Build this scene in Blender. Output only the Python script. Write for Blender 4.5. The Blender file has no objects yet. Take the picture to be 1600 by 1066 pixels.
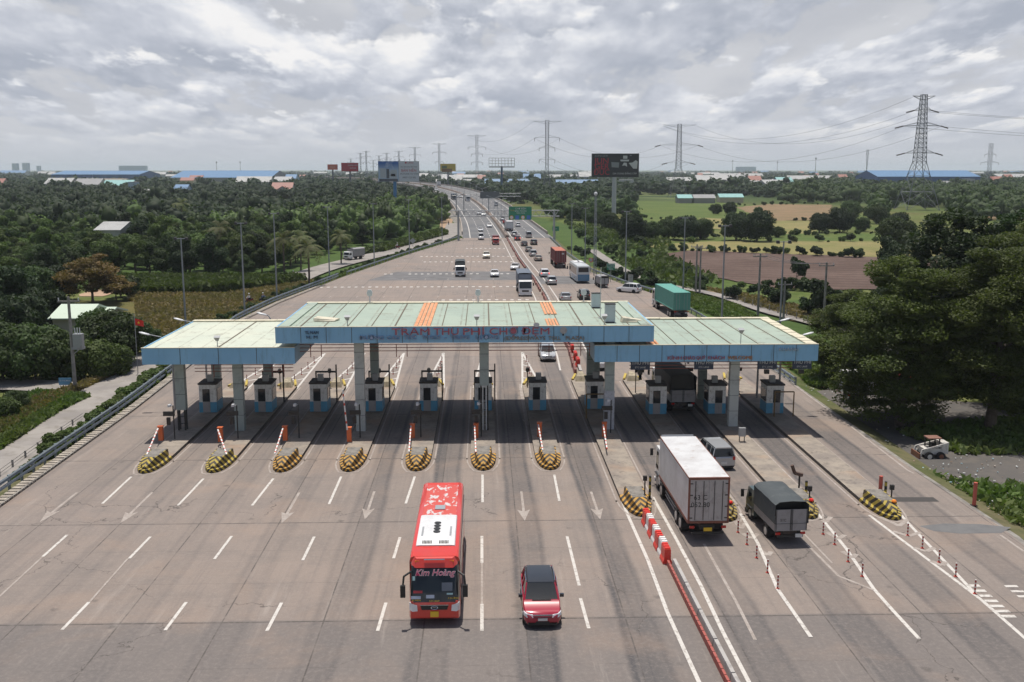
import bpy, math, random
import numpy as np
from mathutils import Vector, Matrix
EXPOSURE = -0.12; SKYSTR = 1.02
CONC_A = (0.282, 0.226, 0.190); CONC_B = (0.242, 0.200, 0.175)
HAZE = 0.9e-4
SKX = 6.3
R = math.radians
rnd = random.Random(7)
sc = bpy.context.scene
col = sc.collection
# ---------------------------------------------------------------- camera
F = 1556.0; H = 22.0
PITCH = math.atan(269 / F); YAW = math.atan(45 * math.cos(PITCH) / F)
cam = bpy.data.cameras.new('camera'); cam_o = bpy.data.objects.new('camera', cam); col.objects.link(cam_o)
cam.sensor_width = 36; cam.lens = 36 * F / 1600; cam.clip_start = 0.5; cam.clip_end = 60000
cam_o.location = (0, 0, H); cam_o.rotation_euler = (math.pi / 2 - PITCH, 0, -YAW)
sc.camera = cam_o
# ---------------------------------------------------------------- light
SUNV = Vector((-0.04, 0.20, 1.0)).normalized()      # towards the sun
el = math.asin(SUNV.z); az = math.atan2(SUNV.x, SUNV.y)
sun = bpy.data.lights.new('sun', 'SUN'); sun.energy = 4.8; sun.angle = R(0.6); sun.color = (1.0, 0.95, 0.87)
sun_o = bpy.data.objects.new('sun', sun); col.objects.link(sun_o)
sun_o.rotation_euler = SUNV.to_track_quat('Z', 'Y').to_euler()
sc.view_settings.view_transform = 'Standard'; sc.view_settings.look = 'None'
sc.view_settings.exposure = EXPOSURE; sc.view_settings.gamma = 1
sc.cycles.use_denoising = True
sc.cycles.volume_bounces = 1
sc.cycles.max_bounces = 6
sc.cycles.transparent_max_bounces = 8

def new_nodes(idb):
    nt = idb.node_tree; nt.nodes.clear(); return nt
class NT:
    """small node-graph writer"""
    def __init__(s, nt): s.nt = nt
    def n(s, typ, **kw):
        nd = s.nt.nodes.new(typ)
        for k, v in kw.items(): setattr(nd, k, v)
        return nd
    def put(s, sock, v):
        if v is None: return
        if hasattr(v, 'is_output') or isinstance(v, bpy.types.NodeSocket): s.nt.links.new(v, sock)
        else: sock.default_value = v
    def math(s, op, a, b=None, c=None, clamp=False):
        m = s.n('ShaderNodeMath', operation=op, use_clamp=clamp)
        s.put(m.inputs[0], a); s.put(m.inputs[1], b); s.put(m.inputs[2], c); return m.outputs[0]
    def vmath(s, op, a, b=None):
        m = s.n('ShaderNodeVectorMath', operation=op); s.put(m.inputs[0], a); s.put(m.inputs[1], b); return m.outputs[0]
    def sep(s, v):
        m = s.n('ShaderNodeSeparateXYZ'); s.put(m.inputs[0], v); return m.outputs
    def comb(s, x, y, z):
        m = s.n('ShaderNodeCombineXYZ'); s.put(m.inputs[0], x); s.put(m.inputs[1], y); s.put(m.inputs[2], z); return m.outputs[0]
    def noise(s, v, scale, detail=4, rough=0.55, dist=0.0):
        m = s.n('ShaderNodeTexNoise'); s.put(m.inputs['Vector'], v); m.inputs['Scale'].default_value = scale
        m.inputs['Detail'].default_value = detail; m.inputs['Roughness'].default_value = rough
        m.inputs['Distortion'].default_value = dist; return m.outputs['Fac']
    def ramp(s, f, stops):
        m = s.n('ShaderNodeValToRGB'); s.put(m.inputs[0], f); e = m.color_ramp.elements
        while len(e) < len(stops): e.new(0.5)
        for q, (p, c) in zip(e, stops):
            q.position = p; q.color = (c, c, c, 1) if not hasattr(c, '__len__') else (*c[:3], 1)
        return m.outputs[0]
    def mr(s, v, a, b, c=0.0, d=1.0):
        m = s.n('ShaderNodeMapRange', interpolation_type='SMOOTHSTEP'); s.put(m.inputs[0], v)
        for i, q in zip((1, 2, 3, 4), (a, b, c, d)): s.put(m.inputs[i], q)
        return m.outputs[0]
    def mix(s, f, a, b, mode='MIX'):
        m = s.n('ShaderNodeMix', data_type='RGBA', blend_type=mode); s.put(m.inputs[0], f)
        for sock, v in ((m.inputs[6], a), (m.inputs[7], b)):
            if isinstance(v, tuple) and len(v) == 3: v = (*v, 1)
            s.put(sock, v)
        return m.outputs[2]

# sky: Nishita behind two decks of broken cumulus cloud
w = bpy.data.worlds.new('World'); sc.world = w; w.use_nodes = True
g = NT(new_nodes(w))
sky = g.n('ShaderNodeTexSky', sky_type='NISHITA', sun_disc=False)
sky.sun_elevation = el; sky.sun_rotation = az; sky.air_density = 1.0; sky.dust_density = 2.0; sky.altitude = 20
skyc = g.mix(1.0, sky.outputs[0], (0.092, 0.092, 0.092), 'MULTIPLY')
d = g.n('ShaderNodeTexCoord').outputs['Generated']
dx, dy, dz = g.sep(d)
hzn = g.math('MAXIMUM', dz, -0.02)
X = g.math('DIVIDE', g.math('MULTIPLY', dx, 3.1), g.math('ADD', hzn, 0.33)); Yc = g.math('MULTIPLY', g.math('LOGARITHM', g.math('ADD', hzn, 0.055), 2.71828), 1.9)
back = g.math('MULTIPLY', g.math('LESS_THAN', dy, 0.0), 7.3)        # another stretch of cloud behind the camera
def fb(ox, oy, s, det, rough=0.5, dist=0.0):
    return g.noise(g.comb(g.math('ADD', X, ox), g.math('ADD', Yc, oy), back), s, det, rough, dist)
cl = (0.565, 0.585, 0.635)
cl = g.mix(g.mr(fb(1.0, 2.0, 1.1, 5), .38, .62), cl, (0.66, 0.675, 0.715))
for i, (ox, oy, s, lo) in enumerate([(SKX, 4.0, 1.35, .475), (SKX + 21.0, 9.0, 0.92, .50), (SKX + 43.0, 15.0, 0.72, .505), (SKX + 61.0, 19.0, 1.15, .545)]):
    # one bank of cumulus: billowing edge, sunlit crown, grey flat base
    n0 = fb(ox, oy, s, 8, .56, .0); n1 = fb(ox, oy + .11 / s, s, 8, .56, .0); n2 = fb(ox, oy + .42 / s, s, 3, .5, .0)
    det = fb(ox + 5, oy + 3, s * 5, 6, .6)
    m = g.mr(g.math('ADD', n0, g.math('MULTIPLY', g.math('SUBTRACT', det, .5), .05)), lo, lo + .055)
    sh = g.math('ADD', g.math('MULTIPLY', g.math('SUBTRACT', n0, n1), 3.0), g.math('MULTIPLY', g.math('SUBTRACT', n0, n2), 2.1))
    sh = g.math('ADD', sh, g.math('MULTIPLY', g.math('SUBTRACT', det, .5), .18)); sh = g.math('SUBTRACT', sh, g.math('MULTIPLY', g.math('SUBTRACT', n0, lo), 1.1))
    c = g.ramp(g.math('ADD', sh, .49), [(0.05, (0.43, 0.47, 0.555)), (0.32, (0.505, 0.54, 0.62)), (0.55, (0.62, 0.65, 0.725)), (0.80, (0.81, 0.83, 0.88)), (1.0, (1.0, 0.99, 0.985))])
    cl = g.mix(g.math('MULTIPLY', m, .93), cl, c)
cl = g.mix(g.mr(dz, 0.0, 0.07, 0.0, 1.0), (0.60, 0.625, 0.675), cl)
full = g.mix(g.mr(dz, 0.17, 0.38, 0.0, 0.95), cl, skyc)     # clearer towards the zenith, dimmed above the frame to deepen the shade below
bg = g.n('ShaderNodeBackground'); g.put(bg.inputs[0], full); bg.inputs[1].default_value = SKYSTR
g.nt.links.new(bg.outputs[0], g.n('ShaderNodeOutputWorld').inputs[0])

# ---------------------------------------------------------------- measuring helpers
def ray(px, py):
    x = (px - 800) / F; u = -(py - 533) / F
    c, s = math.cos(PITCH), math.sin(PITCH); f = c + s * u; z = -s + c * u
    cy, sy = math.cos(YAW), math.sin(YAW)
    return (x * cy + f * sy, -x * sy + f * cy, z)
def G(px, py, z=0.0):
    r = ray(px, py); t = (z - H) / r[2]; return Vector((r[0] * t, r[1] * t, z))
def AY(px, py, Y):
    r = ray(px, py); t = Y / r[1]; return Vector((r[0] * t, Y, H + r[2] * t))
LZ = -0.8       # level of the land around the raised plaza
# ---------------------------------------------------------------- materials
MT = {}
def mat(name, c, rough=0.6, metal=0.0, var=0.0, vscale=3.0, coat=0.0, c2=None, spec=0.5, dirt=0.0, dscale=1.2, dcol=(0.05, 0.04, 0.03), emit=0.0, bump=0.0, bscale=20, world=False, trans=0.0, rand=0.0):
    if name in MT: return MT[name]
    m = bpy.data.materials.new(name); m.use_nodes = True; q = NT(new_nodes(m))
    bs = q.n('ShaderNodeBsdfPrincipled'); out = q.n('ShaderNodeOutputMaterial'); q.nt.links.new(bs.outputs[0], out.inputs[0])
    tc = q.n('ShaderNodeTexCoord').outputs['Object']
    if world: tc = q.n('ShaderNodeNewGeometry').outputs['Position']
    cc = (*c, 1)
    if var or c2:
        f = q.noise(tc, vscale, 5, 0.6)
        c2 = c2 or tuple(max(0, k * (1 - var)) for k in c)
        cc = q.mix(q.mr(f, 0.35, 0.65), c, c2)
    if dirt:
        f = q.noise(tc, dscale, 8, 0.7, 0.6)
        cc = q.mix(q.math('MULTIPLY', q.mr(f, 0.48, 0.68), dirt), cc, dcol)
    if rand:
        oi = q.n('ShaderNodeObjectInfo').outputs['Random']
        hs = q.n('ShaderNodeHueSaturation'); q.put(hs.inputs['Color'], cc)
        q.put(hs.inputs['Hue'], q.math('ADD', 0.5 - 0.035 * rand, q.math('MULTIPLY', oi, 0.06 * rand)))
        q.put(hs.inputs['Value'], q.math('ADD', 1 - 0.45 * rand, q.math('MULTIPLY', oi, 0.9 * rand))); cc = hs.outputs[0]
    q.put(bs.inputs['Base Color'], cc)
    bs.inputs['Roughness'].default_value = rough; bs.inputs['Metallic'].default_value = metal
    bs.inputs['Coat Weight'].default_value = coat; bs.inputs['Coat Roughness'].default_value = 0.08
    bs.inputs['Specular IOR Level'].default_value = spec
    if emit:
        q.put(bs.inputs['Emission Color'], cc); bs.inputs['Emission Strength'].default_value = emit
    if bump:
        b = q.n('ShaderNodeBump'); b.inputs['Strength'].default_value = bump
        q.put(b.inputs['Height'], q.noise(tc, bscale, 5, 0.6)); q.put(bs.inputs['Normal'], b.outputs[0])
    if trans:
        tr = q.n('ShaderNodeBsdfTranslucent'); q.put(tr.inputs[0], q.mix(1.0, cc, (1.6, 1.7, 0.7), 'MULTIPLY') if not isinstance(cc, tuple) else cc)
        mx = q.n('ShaderNodeMixShader'); mx.inputs[0].default_value = trans
        q.nt.links.new(bs.outputs[0], mx.inputs[1]); q.nt.links.new(tr.outputs[0], mx.inputs[2]); q.nt.links.new(mx.outputs[0], out.inputs[0])
    MT[name] = m; return m
def shader(name, fn, rough=0.8, spec=0.3, bumpf=None, bstr=0.2):
    """material from a colour-graph function"""
    if name in MT: return MT[name]
    m = bpy.data.materials.new(name); m.use_nodes = True; q = NT(new_nodes(m))
    bs = q.n('ShaderNodeBsdfPrincipled'); out = q.n('ShaderNodeOutputMaterial'); q.nt.links.new(bs.outputs[0], out.inputs[0])
    q.put(bs.inputs['Base Color'], fn(q)); bs.inputs['Roughness'].default_value = rough; bs.inputs['Specular IOR Level'].default_value = spec
    if bumpf:
        b = q.n('ShaderNodeBump'); b.inputs['Strength'].default_value = bstr; q.put(b.inputs['Height'], bumpf(q)); q.put(bs.inputs['Normal'], b.outputs[0])
    MT[name] = m; return m

# ---------------------------------------------------------------- mesh helpers
class MB:
    def __init__(s, *mats): s.v = []; s.f = []; s.m = []; s.mats = list(mats)
    def face(s, pts, m=0):
        i = len(s.v); s.v += [tuple(p) for p in pts]; s.f.append(tuple(range(i, i + len(pts)))); s.m.append(m); return s
    def hexa(s, p, m=0):            # p: 8 points, bottom ring then top ring (ccw from above)
        i = len(s.v); s.v += [tuple(q) for q in p]
        for f in ((3, 2, 1, 0), (4, 5, 6, 7), (0, 1, 5, 4), (1, 2, 6, 5), (2, 3, 7, 6), (3, 0, 4, 7)):
            s.f.append(tuple(i + k for k in f)); s.m.append(m)
        return s
    def box(s, x0, x1, y0, y1, z0, z1, m=0, rz=0.0):
        p = [(x0, y0, z0), (x1, y0, z0), (x1, y1, z0), (x0, y1, z0), (x0, y0, z1), (x1, y0, z1), (x1, y1, z1), (x0, y1, z1)]
        if rz:
            cx, cy = (x0 + x1) / 2, (y0 + y1) / 2; c, n = math.cos(rz), math.sin(rz)
            p = [(cx + (x - cx) * c - (y - cy) * n, cy + (x - cx) * n + (y - cy) * c, z) for x, y, z in p]
        return s.hexa(p, m)
    def loft(s, rings, m=0, cap=True, closed=True):
        i = len(s.v); n = len(rings[0])
        for r in rings: s.v += [tuple(p) for p in r]
        for a in range(len(rings) - 1):
            for k in range(n if closed else n - 1):
                k2 = (k + 1) % n
                s.f.append((i + a * n + k, i + a * n + k2, i + (a + 1) * n + k2, i + (a + 1) * n + k)); s.m.append(m)
        if cap:
            s.f.append(tuple(i + k for k in range(n))[::-1]); s.m.append(m)
            s.f.append(tuple(i + (len(rings) - 1) * n + k for k in range(n))); s.m.append(m)
        return s
    def tube(s, p0, p1, r, r2=None, n=6, m=0, cap=True):
        p0 = Vector(p0); p1 = Vector(p1); d = (p1 - p0)
        if d.length < 1e-6: return s
        d.normalize(); a = d.orthogonal().normalized(); b = d.cross(a); r2 = r if r2 is None else r2
        ring = lambda p, q: [p + (a * math.cos(t) + b * math.sin(t)) * q for t in [2 * math.pi * k / n + math.pi / n for k in range(n)]]
        return s.loft([ring(p0, r), ring(p1, r2)], m, cap)
    def path(s, pts, r, n=6, m=0):
        for a, b in zip(pts, pts[1:]): s.tube(a, b, r, n=n, m=m)
        return s
    def prism(s, poly, z0, z1, m=0):
        return s.loft([[(x, y, z0) for x, y in poly], [(x, y, z1) for x, y in poly]], m)
    def xprism(s, prof, x0, x1, m=0):     # profile in (y,z), swept along x
        return s.loft([[(x0, y, z) for y, z in prof], [(x1, y, z) for y, z in prof]], m)
    def ball(s, c, r, m=0, n=8, k=5, sz=1.0):
        rings = []
        for i in range(k + 1):
            t = math.pi * i / k; rr = max(r * math.sin(t), 1e-3)
            rings.append([(c[0] + rr * math.cos(2 * math.pi * j / n), c[1] + rr * math.sin(2 * math.pi * j / n), c[2] - r * sz * math.cos(t)) for j in range(n)])
        return s.loft(rings, m)
    def mesh(s, name, smooth=None):
        me = bpy.data.meshes.new(name); me.from_pydata(s.v, [], s.f)
        for q in s.mats: me.materials.append(q)
        if len(s.mats) > 1: me.polygons.foreach_set('material_index', s.m)
        if smooth:
            me.polygons.foreach_set('use_smooth', [True] * len(me.polygons)); me.set_sharp_from_angle(angle=R(smooth))
        me.update(); return me
    def build(s, name, parent=None, smooth=None, loc=None, rot=None):
        return link(name, s.mesh(name, smooth), parent, loc, rot)
def link(name, me, parent=None, loc=None, rot=None):
    o = bpy.data.objects.new(name, me); col.objects.link(o); o.parent = parent
    if loc is not None: o.location = loc
    if rot is not None: o.rotation_euler = rot
    return o
def tag(o, label=None, cat=None, group=None, kind=None):
    if label: o['label'] = label
    if cat: o['category'] = cat
    if group: o['group'] = group
    if kind: o['kind'] = kind
    return o
def thing(name, label, cat, loc=(0, 0, 0), rz=0.0, group=None):
    o = bpy.data.objects.new(name, None); col.objects.link(o); o.location = loc; o.rotation_euler = (0, 0, rz); o.empty_display_size = 0.3
    return tag(o, label, cat, group)
def struct(name, mb, smooth=None):
    o = mb.build(name, None, smooth); o['kind'] = 'structure'; return o
def copy_tree(o, parent=None):
    c = o.copy(); col.objects.link(c); c.parent = parent
    for ch in list(o.children): copy_tree(ch, c)
    return c
def text(txt, size, m, parent, loc, rot=(math.pi / 2, 0, 0), ext=0.02, name='lettering', sx=1.0, shear=0.0, align='CENTER', off=0.0):
    cu = bpy.data.curves.new(name, 'FONT'); cu.body = txt; cu.size = size; cu.extrude = ext; cu.align_x = align; cu.align_y = 'CENTER'
    cu.shear = shear; cu.resolution_u = 3; cu.offset = off
    t = bpy.data.objects.new(name + '_tmp', cu); col.objects.link(t)
    dg = bpy.context.evaluated_depsgraph_get(); me = bpy.data.meshes.new_from_object(t.evaluated_get(dg))
    bpy.data.objects.remove(t); me.materials.clear(); me.materials.append(m)
    o = link(name, me, parent, loc, rot); o.scale = (sx, 1, 1); return o
def catmull(pts, n=8):
    P = [Vector(p) for p in pts]; P = [P[0] * 2 - P[1]] + P + [P[-1] * 2 - P[-2]]; out = []
    for i in range(1, len(P) - 2):
        for k in range(n):
            t = k / n; a, b, c, d_ = P[i - 1], P[i], P[i + 1], P[i + 2]
            out.append(0.5 * ((2 * b) + (c - a) * t + (2 * a - 5 * b + 4 * c - d_) * t * t + (3 * b - a - 3 * c + d_) * t ** 3))
    out.append(P[-2]); return out
def ribbon(mb, pts, w0, w1, m=0, dz=0.0):     # w0 left offset, w1 right offset of the centre line
    L = []
    for i, p in enumerate(pts):
        t = (pts[min(i + 1, len(pts) - 1)] - pts[max(i - 1, 0)]); t.z = 0; t.normalize(); nrm = Vector((t.y, -t.x, 0))
        L.append((p + nrm * w0 + Vector((0, 0, dz)), p + nrm * w1 + Vector((0, 0, dz))))
    for a, b in zip(L, L[1:]): mb.face([a[0], a[1], b[1], b[0]], m)
    return L

# ================================================================ LAND
def c_land(q):
    p = q.n('ShaderNodeNewGeometry').outputs['Position']; x, y, z = q.sep(p)
    n1 = q.noise(p, 0.035, 6, 0.65); n2 = q.noise(p, 0.6, 6, 0.7); n3 = q.noise(p, 0.012, 3)
    c = q.mix(q.mr(n1, 0.35, 0.65), (0.075, 0.115, 0.028), (0.135, 0.155, 0.05))
    c = q.mix(q.mr(n3, 0.45, 0.7), c, (0.15, 0.135, 0.055))
    c = q.mix(q.math('MULTIPLY', q.mr(n2, 0.4, 0.7), 0.6), c, (0.035, 0.06, 0.015))
    vo = q.n('ShaderNodeTexVoronoi'); q.put(vo.inputs['Vector'], p); vo.inputs['Scale'].default_value = 0.006
    vc = q.sep(vo.outputs['Color'])
    f = q.ramp(vc[0], [(0.0, (0.035, 0.06, 0.02)), (0.45, (0.05, 0.085, 0.028)), (0.7, (0.11, 0.15, 0.05)), (0.85, (0.2, 0.19, 0.09)), (1, (0.14, 0.17, 0.06))])
    dist = q.math('SQRT', q.math('ADD', q.math('MULTIPLY', x, x), q.math('MULTIPLY', y, y)))
    f = q.mix(q.math('MULTIPLY', q.mr(n2, 0.3, 0.7), 0.5), f, (0.05, 0.07, 0.03))
    return q.mix(q.mr(dist, 500.0, 900.0), c, f)
M_land = shader('grassland', c_land, 0.95, 0.1, lambda q: q.noise(q.n('ShaderNodeNewGeometry').outputs['Position'], 1.5, 5, 0.7), 0.5)
mb = MB(M_land); rings = [40, 300, 1500, 6000, 16000]
N = 64
for i, r in enumerate(rings):
    if i == 0: mb.face([(r * math.cos(2 * math.pi * k / N), r * math.sin(2 * math.pi * k / N), LZ) for k in range(N)])
    else:
        a = rings[i - 1]
        for k in range(N):
            t0, t1 = 2 * math.pi * k / N, 2 * math.pi * (k + 1) / N
            mb.face([(a * math.cos(t0), a * math.sin(t0), LZ), (r * math.cos(t0), r * math.sin(t0), LZ), (r * math.cos(t1), r * math.sin(t1), LZ), (a * math.cos(t1), a * math.sin(t1), LZ)])
struct('ground', mb)

# fields, laid on the land
def crop(name, c1, c2, c3=None, rows=0.0, rowdir=(1, 0.2)):
    def fn(q):
        p = q.n('ShaderNodeNewGeometry').outputs['Position']; x, y, z = q.sep(p)
        c = q.mix(q.mr(q.noise(p, 0.05, 6, 0.65), 0.35, 0.65), c1, c2)
        c = q.mix(q.math('MULTIPLY', q.mr(q.noise(p, 0.9, 6, 0.7), 0.42, 0.68), 0.55), c, c3 or tuple(k * 0.6 for k in c1))
        if rows:
            s = q.math('SINE', q.math('MULTIPLY', q.math('ADD', q.math('MULTIPLY', x, rowdir[0]), q.math('MULTIPLY', y, rowdir[1])), rows))
            c = q.mix(q.math('MULTIPLY', q.mr(s, -0.2, 0.9), 0.35), c, tuple(k * 0.55 for k in c1))
        return c
    return shader(name, fn, 0.95, 0.1)
M_plough = crop('ploughed_soil', (0.105, 0.072, 0.06), (0.15, 0.105, 0.088), (0.075, 0.052, 0.043), 1.3, (0.25, 1))
M_yel = crop('ripe_rice', (0.25, 0.21, 0.095), (0.185, 0.18, 0.07), (0.13, 0.135, 0.055))
M_or = crop('turned_straw_soil', (0.27, 0.18, 0.11), (0.20, 0.15, 0.085), (0.13, 0.12, 0.06), 0.5, (0.6, 1))
M_grn = crop('young_rice', (0.085, 0.125, 0.035), (0.12, 0.145, 0.045), (0.055, 0.085, 0.025))
M_brn = crop('dry_marsh', (0.135, 0.115, 0.045), (0.10, 0.105, 0.035), (0.07, 0.075, 0.025))
M_bank = crop('dry_bank', (0.24, 0.17, 0.09), (0.16, 0.14, 0.06), (0.11, 0.1, 0.045))
M_soil = crop('bare_sand', (0.42, 0.29, 0.2), (0.34, 0.24, 0.16))
M_lush = crop('lush_grass', (0.075, 0.115, 0.032), (0.055, 0.092, 0.026), (0.042, 0.07, 0.02))
M_gravel = crop('worn_asphalt_yard', (0.125, 0.115, 0.108), (0.095, 0.09, 0.085), (0.16, 0.14, 0.12))
nf = 0
def field(m, *px, name='field'):
    global nf; nf += 1
    z = LZ + 0.02 + 0.012 * nf
    P = [G(x, y, z) for x, y in px]; r_ = random.Random(nf); Q = []
    for a, b in zip(P, P[1:] + P[:1]):
        n_ = max(1, min(60, int((b - a).length / 3.5))); Q += [a.lerp(b, k / n_) + (Vector((r_.gauss(0, .6), r_.gauss(0, .9), 0)) if k else Vector()) for k in range(n_)]
    mb = MB(m); mb.face(Q[::-1])
    o = struct(name, mb)
    if mb and o.data.polygons[0].normal.z < 0: o.data.flip_normals()
    return o
field(M_lush, (0, 330), (700, 325), (716, 350), (690, 375), (600, 400), (480, 445), (190, 455), (0, 440), name='grass_verge')
field(M_lush, (820, 335), (1010, 380), (1040, 400), (1130, 450), (1230, 470), (1360, 470), (1340, 600), (1240, 600), (1100, 520), (1000, 460), (900, 400), name='grass_verge')
field(M_brn, (60, 470), (210, 470), (490, 452), (400, 498), (250, 575), (140, 600), (0, 610), name='marsh_field')
field(M_bank, (205, 462), (350, 462), (500, 440), (440, 465), (400, 492), (370, 500), (340, 478), (200, 472), name='dry_bank')
field(M_soil, (125, 463), (140, 455), (178, 449), (183, 455), (160, 463), name='bare_soil')
field(M_or, (400, 312), (478, 312), (478, 319), (400, 319), name='ploughed_field')
field(M_grn, (985, 314), (1120, 316), (1200, 322), (1150, 345), (1080, 360), (985, 350), name='rice_field')
field(M_yel, (1000, 282), (1035, 282), (1035, 290), (1000, 290), name='rice_field')
field(M_yel, (930, 288), (945, 288), (945, 294), (925, 294), name='rice_field')
field(M_or, (1150, 324), (1200, 319), (1300, 320), (1298, 333), (1280, 344), (1200, 345), name='ploughed_field')
field(M_yel, (1090, 340), (1200, 345), (1290, 345), (1270, 366), (1190, 366), (1100, 356), name='rice_field')
field(M_grn, (1200, 366), (1375, 364), (1400, 378), (1200, 378), name='rice_field')
field(M_yel, (1000, 384), (1110, 377), (1470, 377), (1470, 404), (1340, 404), (1060, 391), name='rice_field')
field(M_plough, (1033, 397), (1080, 391), (1200, 396), (1470, 405), (1470, 452), (1290, 452), (1200, 449), (1110, 432), (1050, 412), name='ploughed_field')
field(M_bank, (1100, 452), (1160, 462), (1290, 492), (1400, 500), (1400, 520), (1290, 512), (1170, 478), name='dry_bank')
field(M_or, (1540, 330), (1620, 330), (1640, 345), (1540, 343), name='ploughed_field')
field(M_gravel, (1262, 612), (1330, 606), (1460, 625), (1720, 640), (1720, 760), (1600, 764), (1500, 756), (1432, 730), (1350, 668), name='gravel_yard')
field(M_bank, (0, 660), (110, 622), (200, 585), (215, 590), (130, 632), (60, 672), (0, 720), name='dry_bank')

# ================================================================ ROADS
def c_conc(q):
    p = q.n('ShaderNodeNewGeometry').outputs['Position']; x, y, z = q.sep(p)
    # slabs differ slightly in tone, one pour to the next
    sx = q.math('FLOOR', q.math('DIVIDE', q.math('ADD', x, 102.6), 4.98)); sy = q.math('FLOOR', q.math('DIVIDE', q.math('ADD', y, 2.0), 14.0))
    wn = q.n('ShaderNodeTexWhiteNoise', noise_dimensions='2D'); q.put(wn.inputs['Vector'], q.comb(sx, sy, 0))
    tone = wn.outputs['Value']
    base = q.mix(q.mr(q.noise(p, 0.06, 5, 0.6), 0.3, 0.7), CONC_A, CONC_B)
    base = q.mix(q.math('MULTIPLY', tone, 0.30), base, (0.20, 0.172, 0.150))
    base = q.mix(q.math('MULTIPLY', q.mr(q.noise(p, 0.35, 8, 0.72, 0.5), 0.42, 0.72), 0.55), base, (0.175, 0.152, 0.138))
    # older darker slabs nearest the camera and a grey patch beyond the plaza
    old = q.mr(y, 46.6, 46.3); base = q.mix(q.math('MULTIPLY', old, 0.62), base, (0.128, 0.118, 0.115))
    # fine brushed streaks running with the traffic
    st = q.noise(q.comb(q.math('MULTIPLY', x, 2.4), q.math('MULTIPLY', y, 0.05), 0), 1.0, 6, 0.7)
    base = q.mix(q.math('MULTIPLY', q.mr(st, 0.45, 0.75), 0.35), base, (0.11, 0.10, 0.10))
    pale = q.noise(q.comb(q.math('MULTIPLY', x, 1.3), q.math('MULTIPLY', y, 0.09), 5), 1.0, 5, 0.7)
    base = q.mix(q.math('MULTIPLY', q.mr(pale, 0.55, 0.8), 0.5), base, (0.42, 0.37, 0.33))
    # rubber and oil laid down in the middle of every lane
    right = q.math('GREATER_THAN', x, 7.6)
    per = q.math('ADD', 4.98, q.math('MULTIPLY', right, 0.39)); off = q.math('ADD', 0.1, q.math('MULTIPLY', right, -10.2))
    fr = q.math('FRACT', q.math('DIVIDE', q.math('ADD', q.math('ADD', x, off), q.math('MULTIPLY', per, 40.0)), per))
    wob = q.math('MULTIPLY', q.math('SUBTRACT', q.noise(q.comb(0, q.math('MULTIPLY', y, 0.05), q.math('MULTIPLY', sx, 3.3)), 1.0, 2), 0.5), 0.22)
    dd = q.math('ABSOLUTE', q.math('SUBTRACT', q.math('ADD', fr, wob), 0.5))
    tw = q.math('ABSOLUTE', q.math('SUBTRACT', dd, 0.15))      # two wheel tracks and an oil line between them
    band = q.math('MAXIMUM', q.math('MULTIPLY', q.mr(dd, 0.24, 0.10), 0.62), q.math('MAXIMUM', q.mr(tw, 0.075, 0.0), q.math('MULTIPLY', q.mr(dd, 0.05, 0.0), 0.75)))
    lane = q.n('ShaderNodeTexWhiteNoise', noise_dimensions='1D'); q.put(lane.inputs['W'], sx)
    fade = q.math('MULTIPLY', q.mr(y, 150.0, 85.0), q.mr(q.noise(q.comb(sx, q.math('MULTIPLY', y, 0.06), 2), 1.0, 3), 0.15, 0.6))
    near = q.math('SUBTRACT', 1.0, q.math('MULTIPLY', q.mr(y, 76.0, 60.0), q.math('SUBTRACT', 0.45, q.math('MULTIPLY', q.mr(x, 0.0, 1.0), q.math('MULTIPLY', q.mr(x, 8.5, 7.5), 0.45)))))
    inner = q.mr(x, -16.0, -2.0); k = q.math('ADD', 0.32, q.math('MULTIPLY', inner, 0.78))
    amt = q.math('MULTIPLY', q.math('MULTIPLY', q.math('MULTIPLY', band, fade), near), q.math('MULTIPLY', k, q.math('ADD', 0.75, q.math('MULTIPLY', lane.outputs['Value'], 0.45))))
    base = q.mix(q.math('MINIMUM', amt, 0.88), base, (0.062, 0.060, 0.064))
    # pink-orange weathered patches
    base = q.mix(q.math('MULTIPLY', q.mr(q.noise(p, 0.13, 5, 0.6, 0.4), 0.5, 0.68), 0.32), base, (0.33, 0.235, 0.175))
    # joints: every lane width along the road, and across it
    jf = q.math('ABSOLUTE', q.math('SUBTRACT', q.math('FRACT', q.math('DIVIDE', q.math('ADD', x, 102.6), 4.98)), 0.5))
    j1 = q.math('GREATER_THAN', jf, 0.4925)
    jy = q.math('ABSOLUTE', q.math('SUBTRACT', q.math('FRACT', q.math('DIVIDE', q.math('ADD', y, 9.7), 14.0)), 0.5))
    j2 = q.math('GREATER_THAN', jy, 0.4955)
    jy5 = q.math('ABSOLUTE', q.math('SUBTRACT', q.math('FRACT', q.math('DIVIDE', q.math('ADD', y, 9.7), 4.67)), 0.5))
    j3 = q.math('MULTIPLY', q.math('GREATER_THAN', jy5, 0.494), 0.35)
    jj = q.math('MAXIMUM', q.math('MAXIMUM', j1, j2), j3)
    base = q.mix(q.math('MULTIPLY', jj, q.mr(q.noise(p, 0.8, 3), 0.3, 0.6, 0.25, 0.85)), base, (0.07, 0.06, 0.055))
    # wandering cracks
    vo = q.n('ShaderNodeTexVoronoi', feature='DISTANCE_TO_EDGE'); q.put(vo.inputs['Vector'], q.vmath('ADD', p, q.comb(q.math('MULTIPLY', q.noise(p, 0.5, 5), 4.0), q.math('MULTIPLY', q.noise(p, 0.47, 5), 4.0), 0))); vo.inputs['Scale'].default_value = 0.09
    cr = q.math('MULTIPLY', q.mr(vo.outputs['Distance'], 0.0045, 0.001), q.mr(q.noise(p, 0.06, 2), 0.5, 0.56))
    base = q.mix(q.math('MULTIPLY', cr, 0.8), base, (0.06, 0.05, 0.045))
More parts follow.
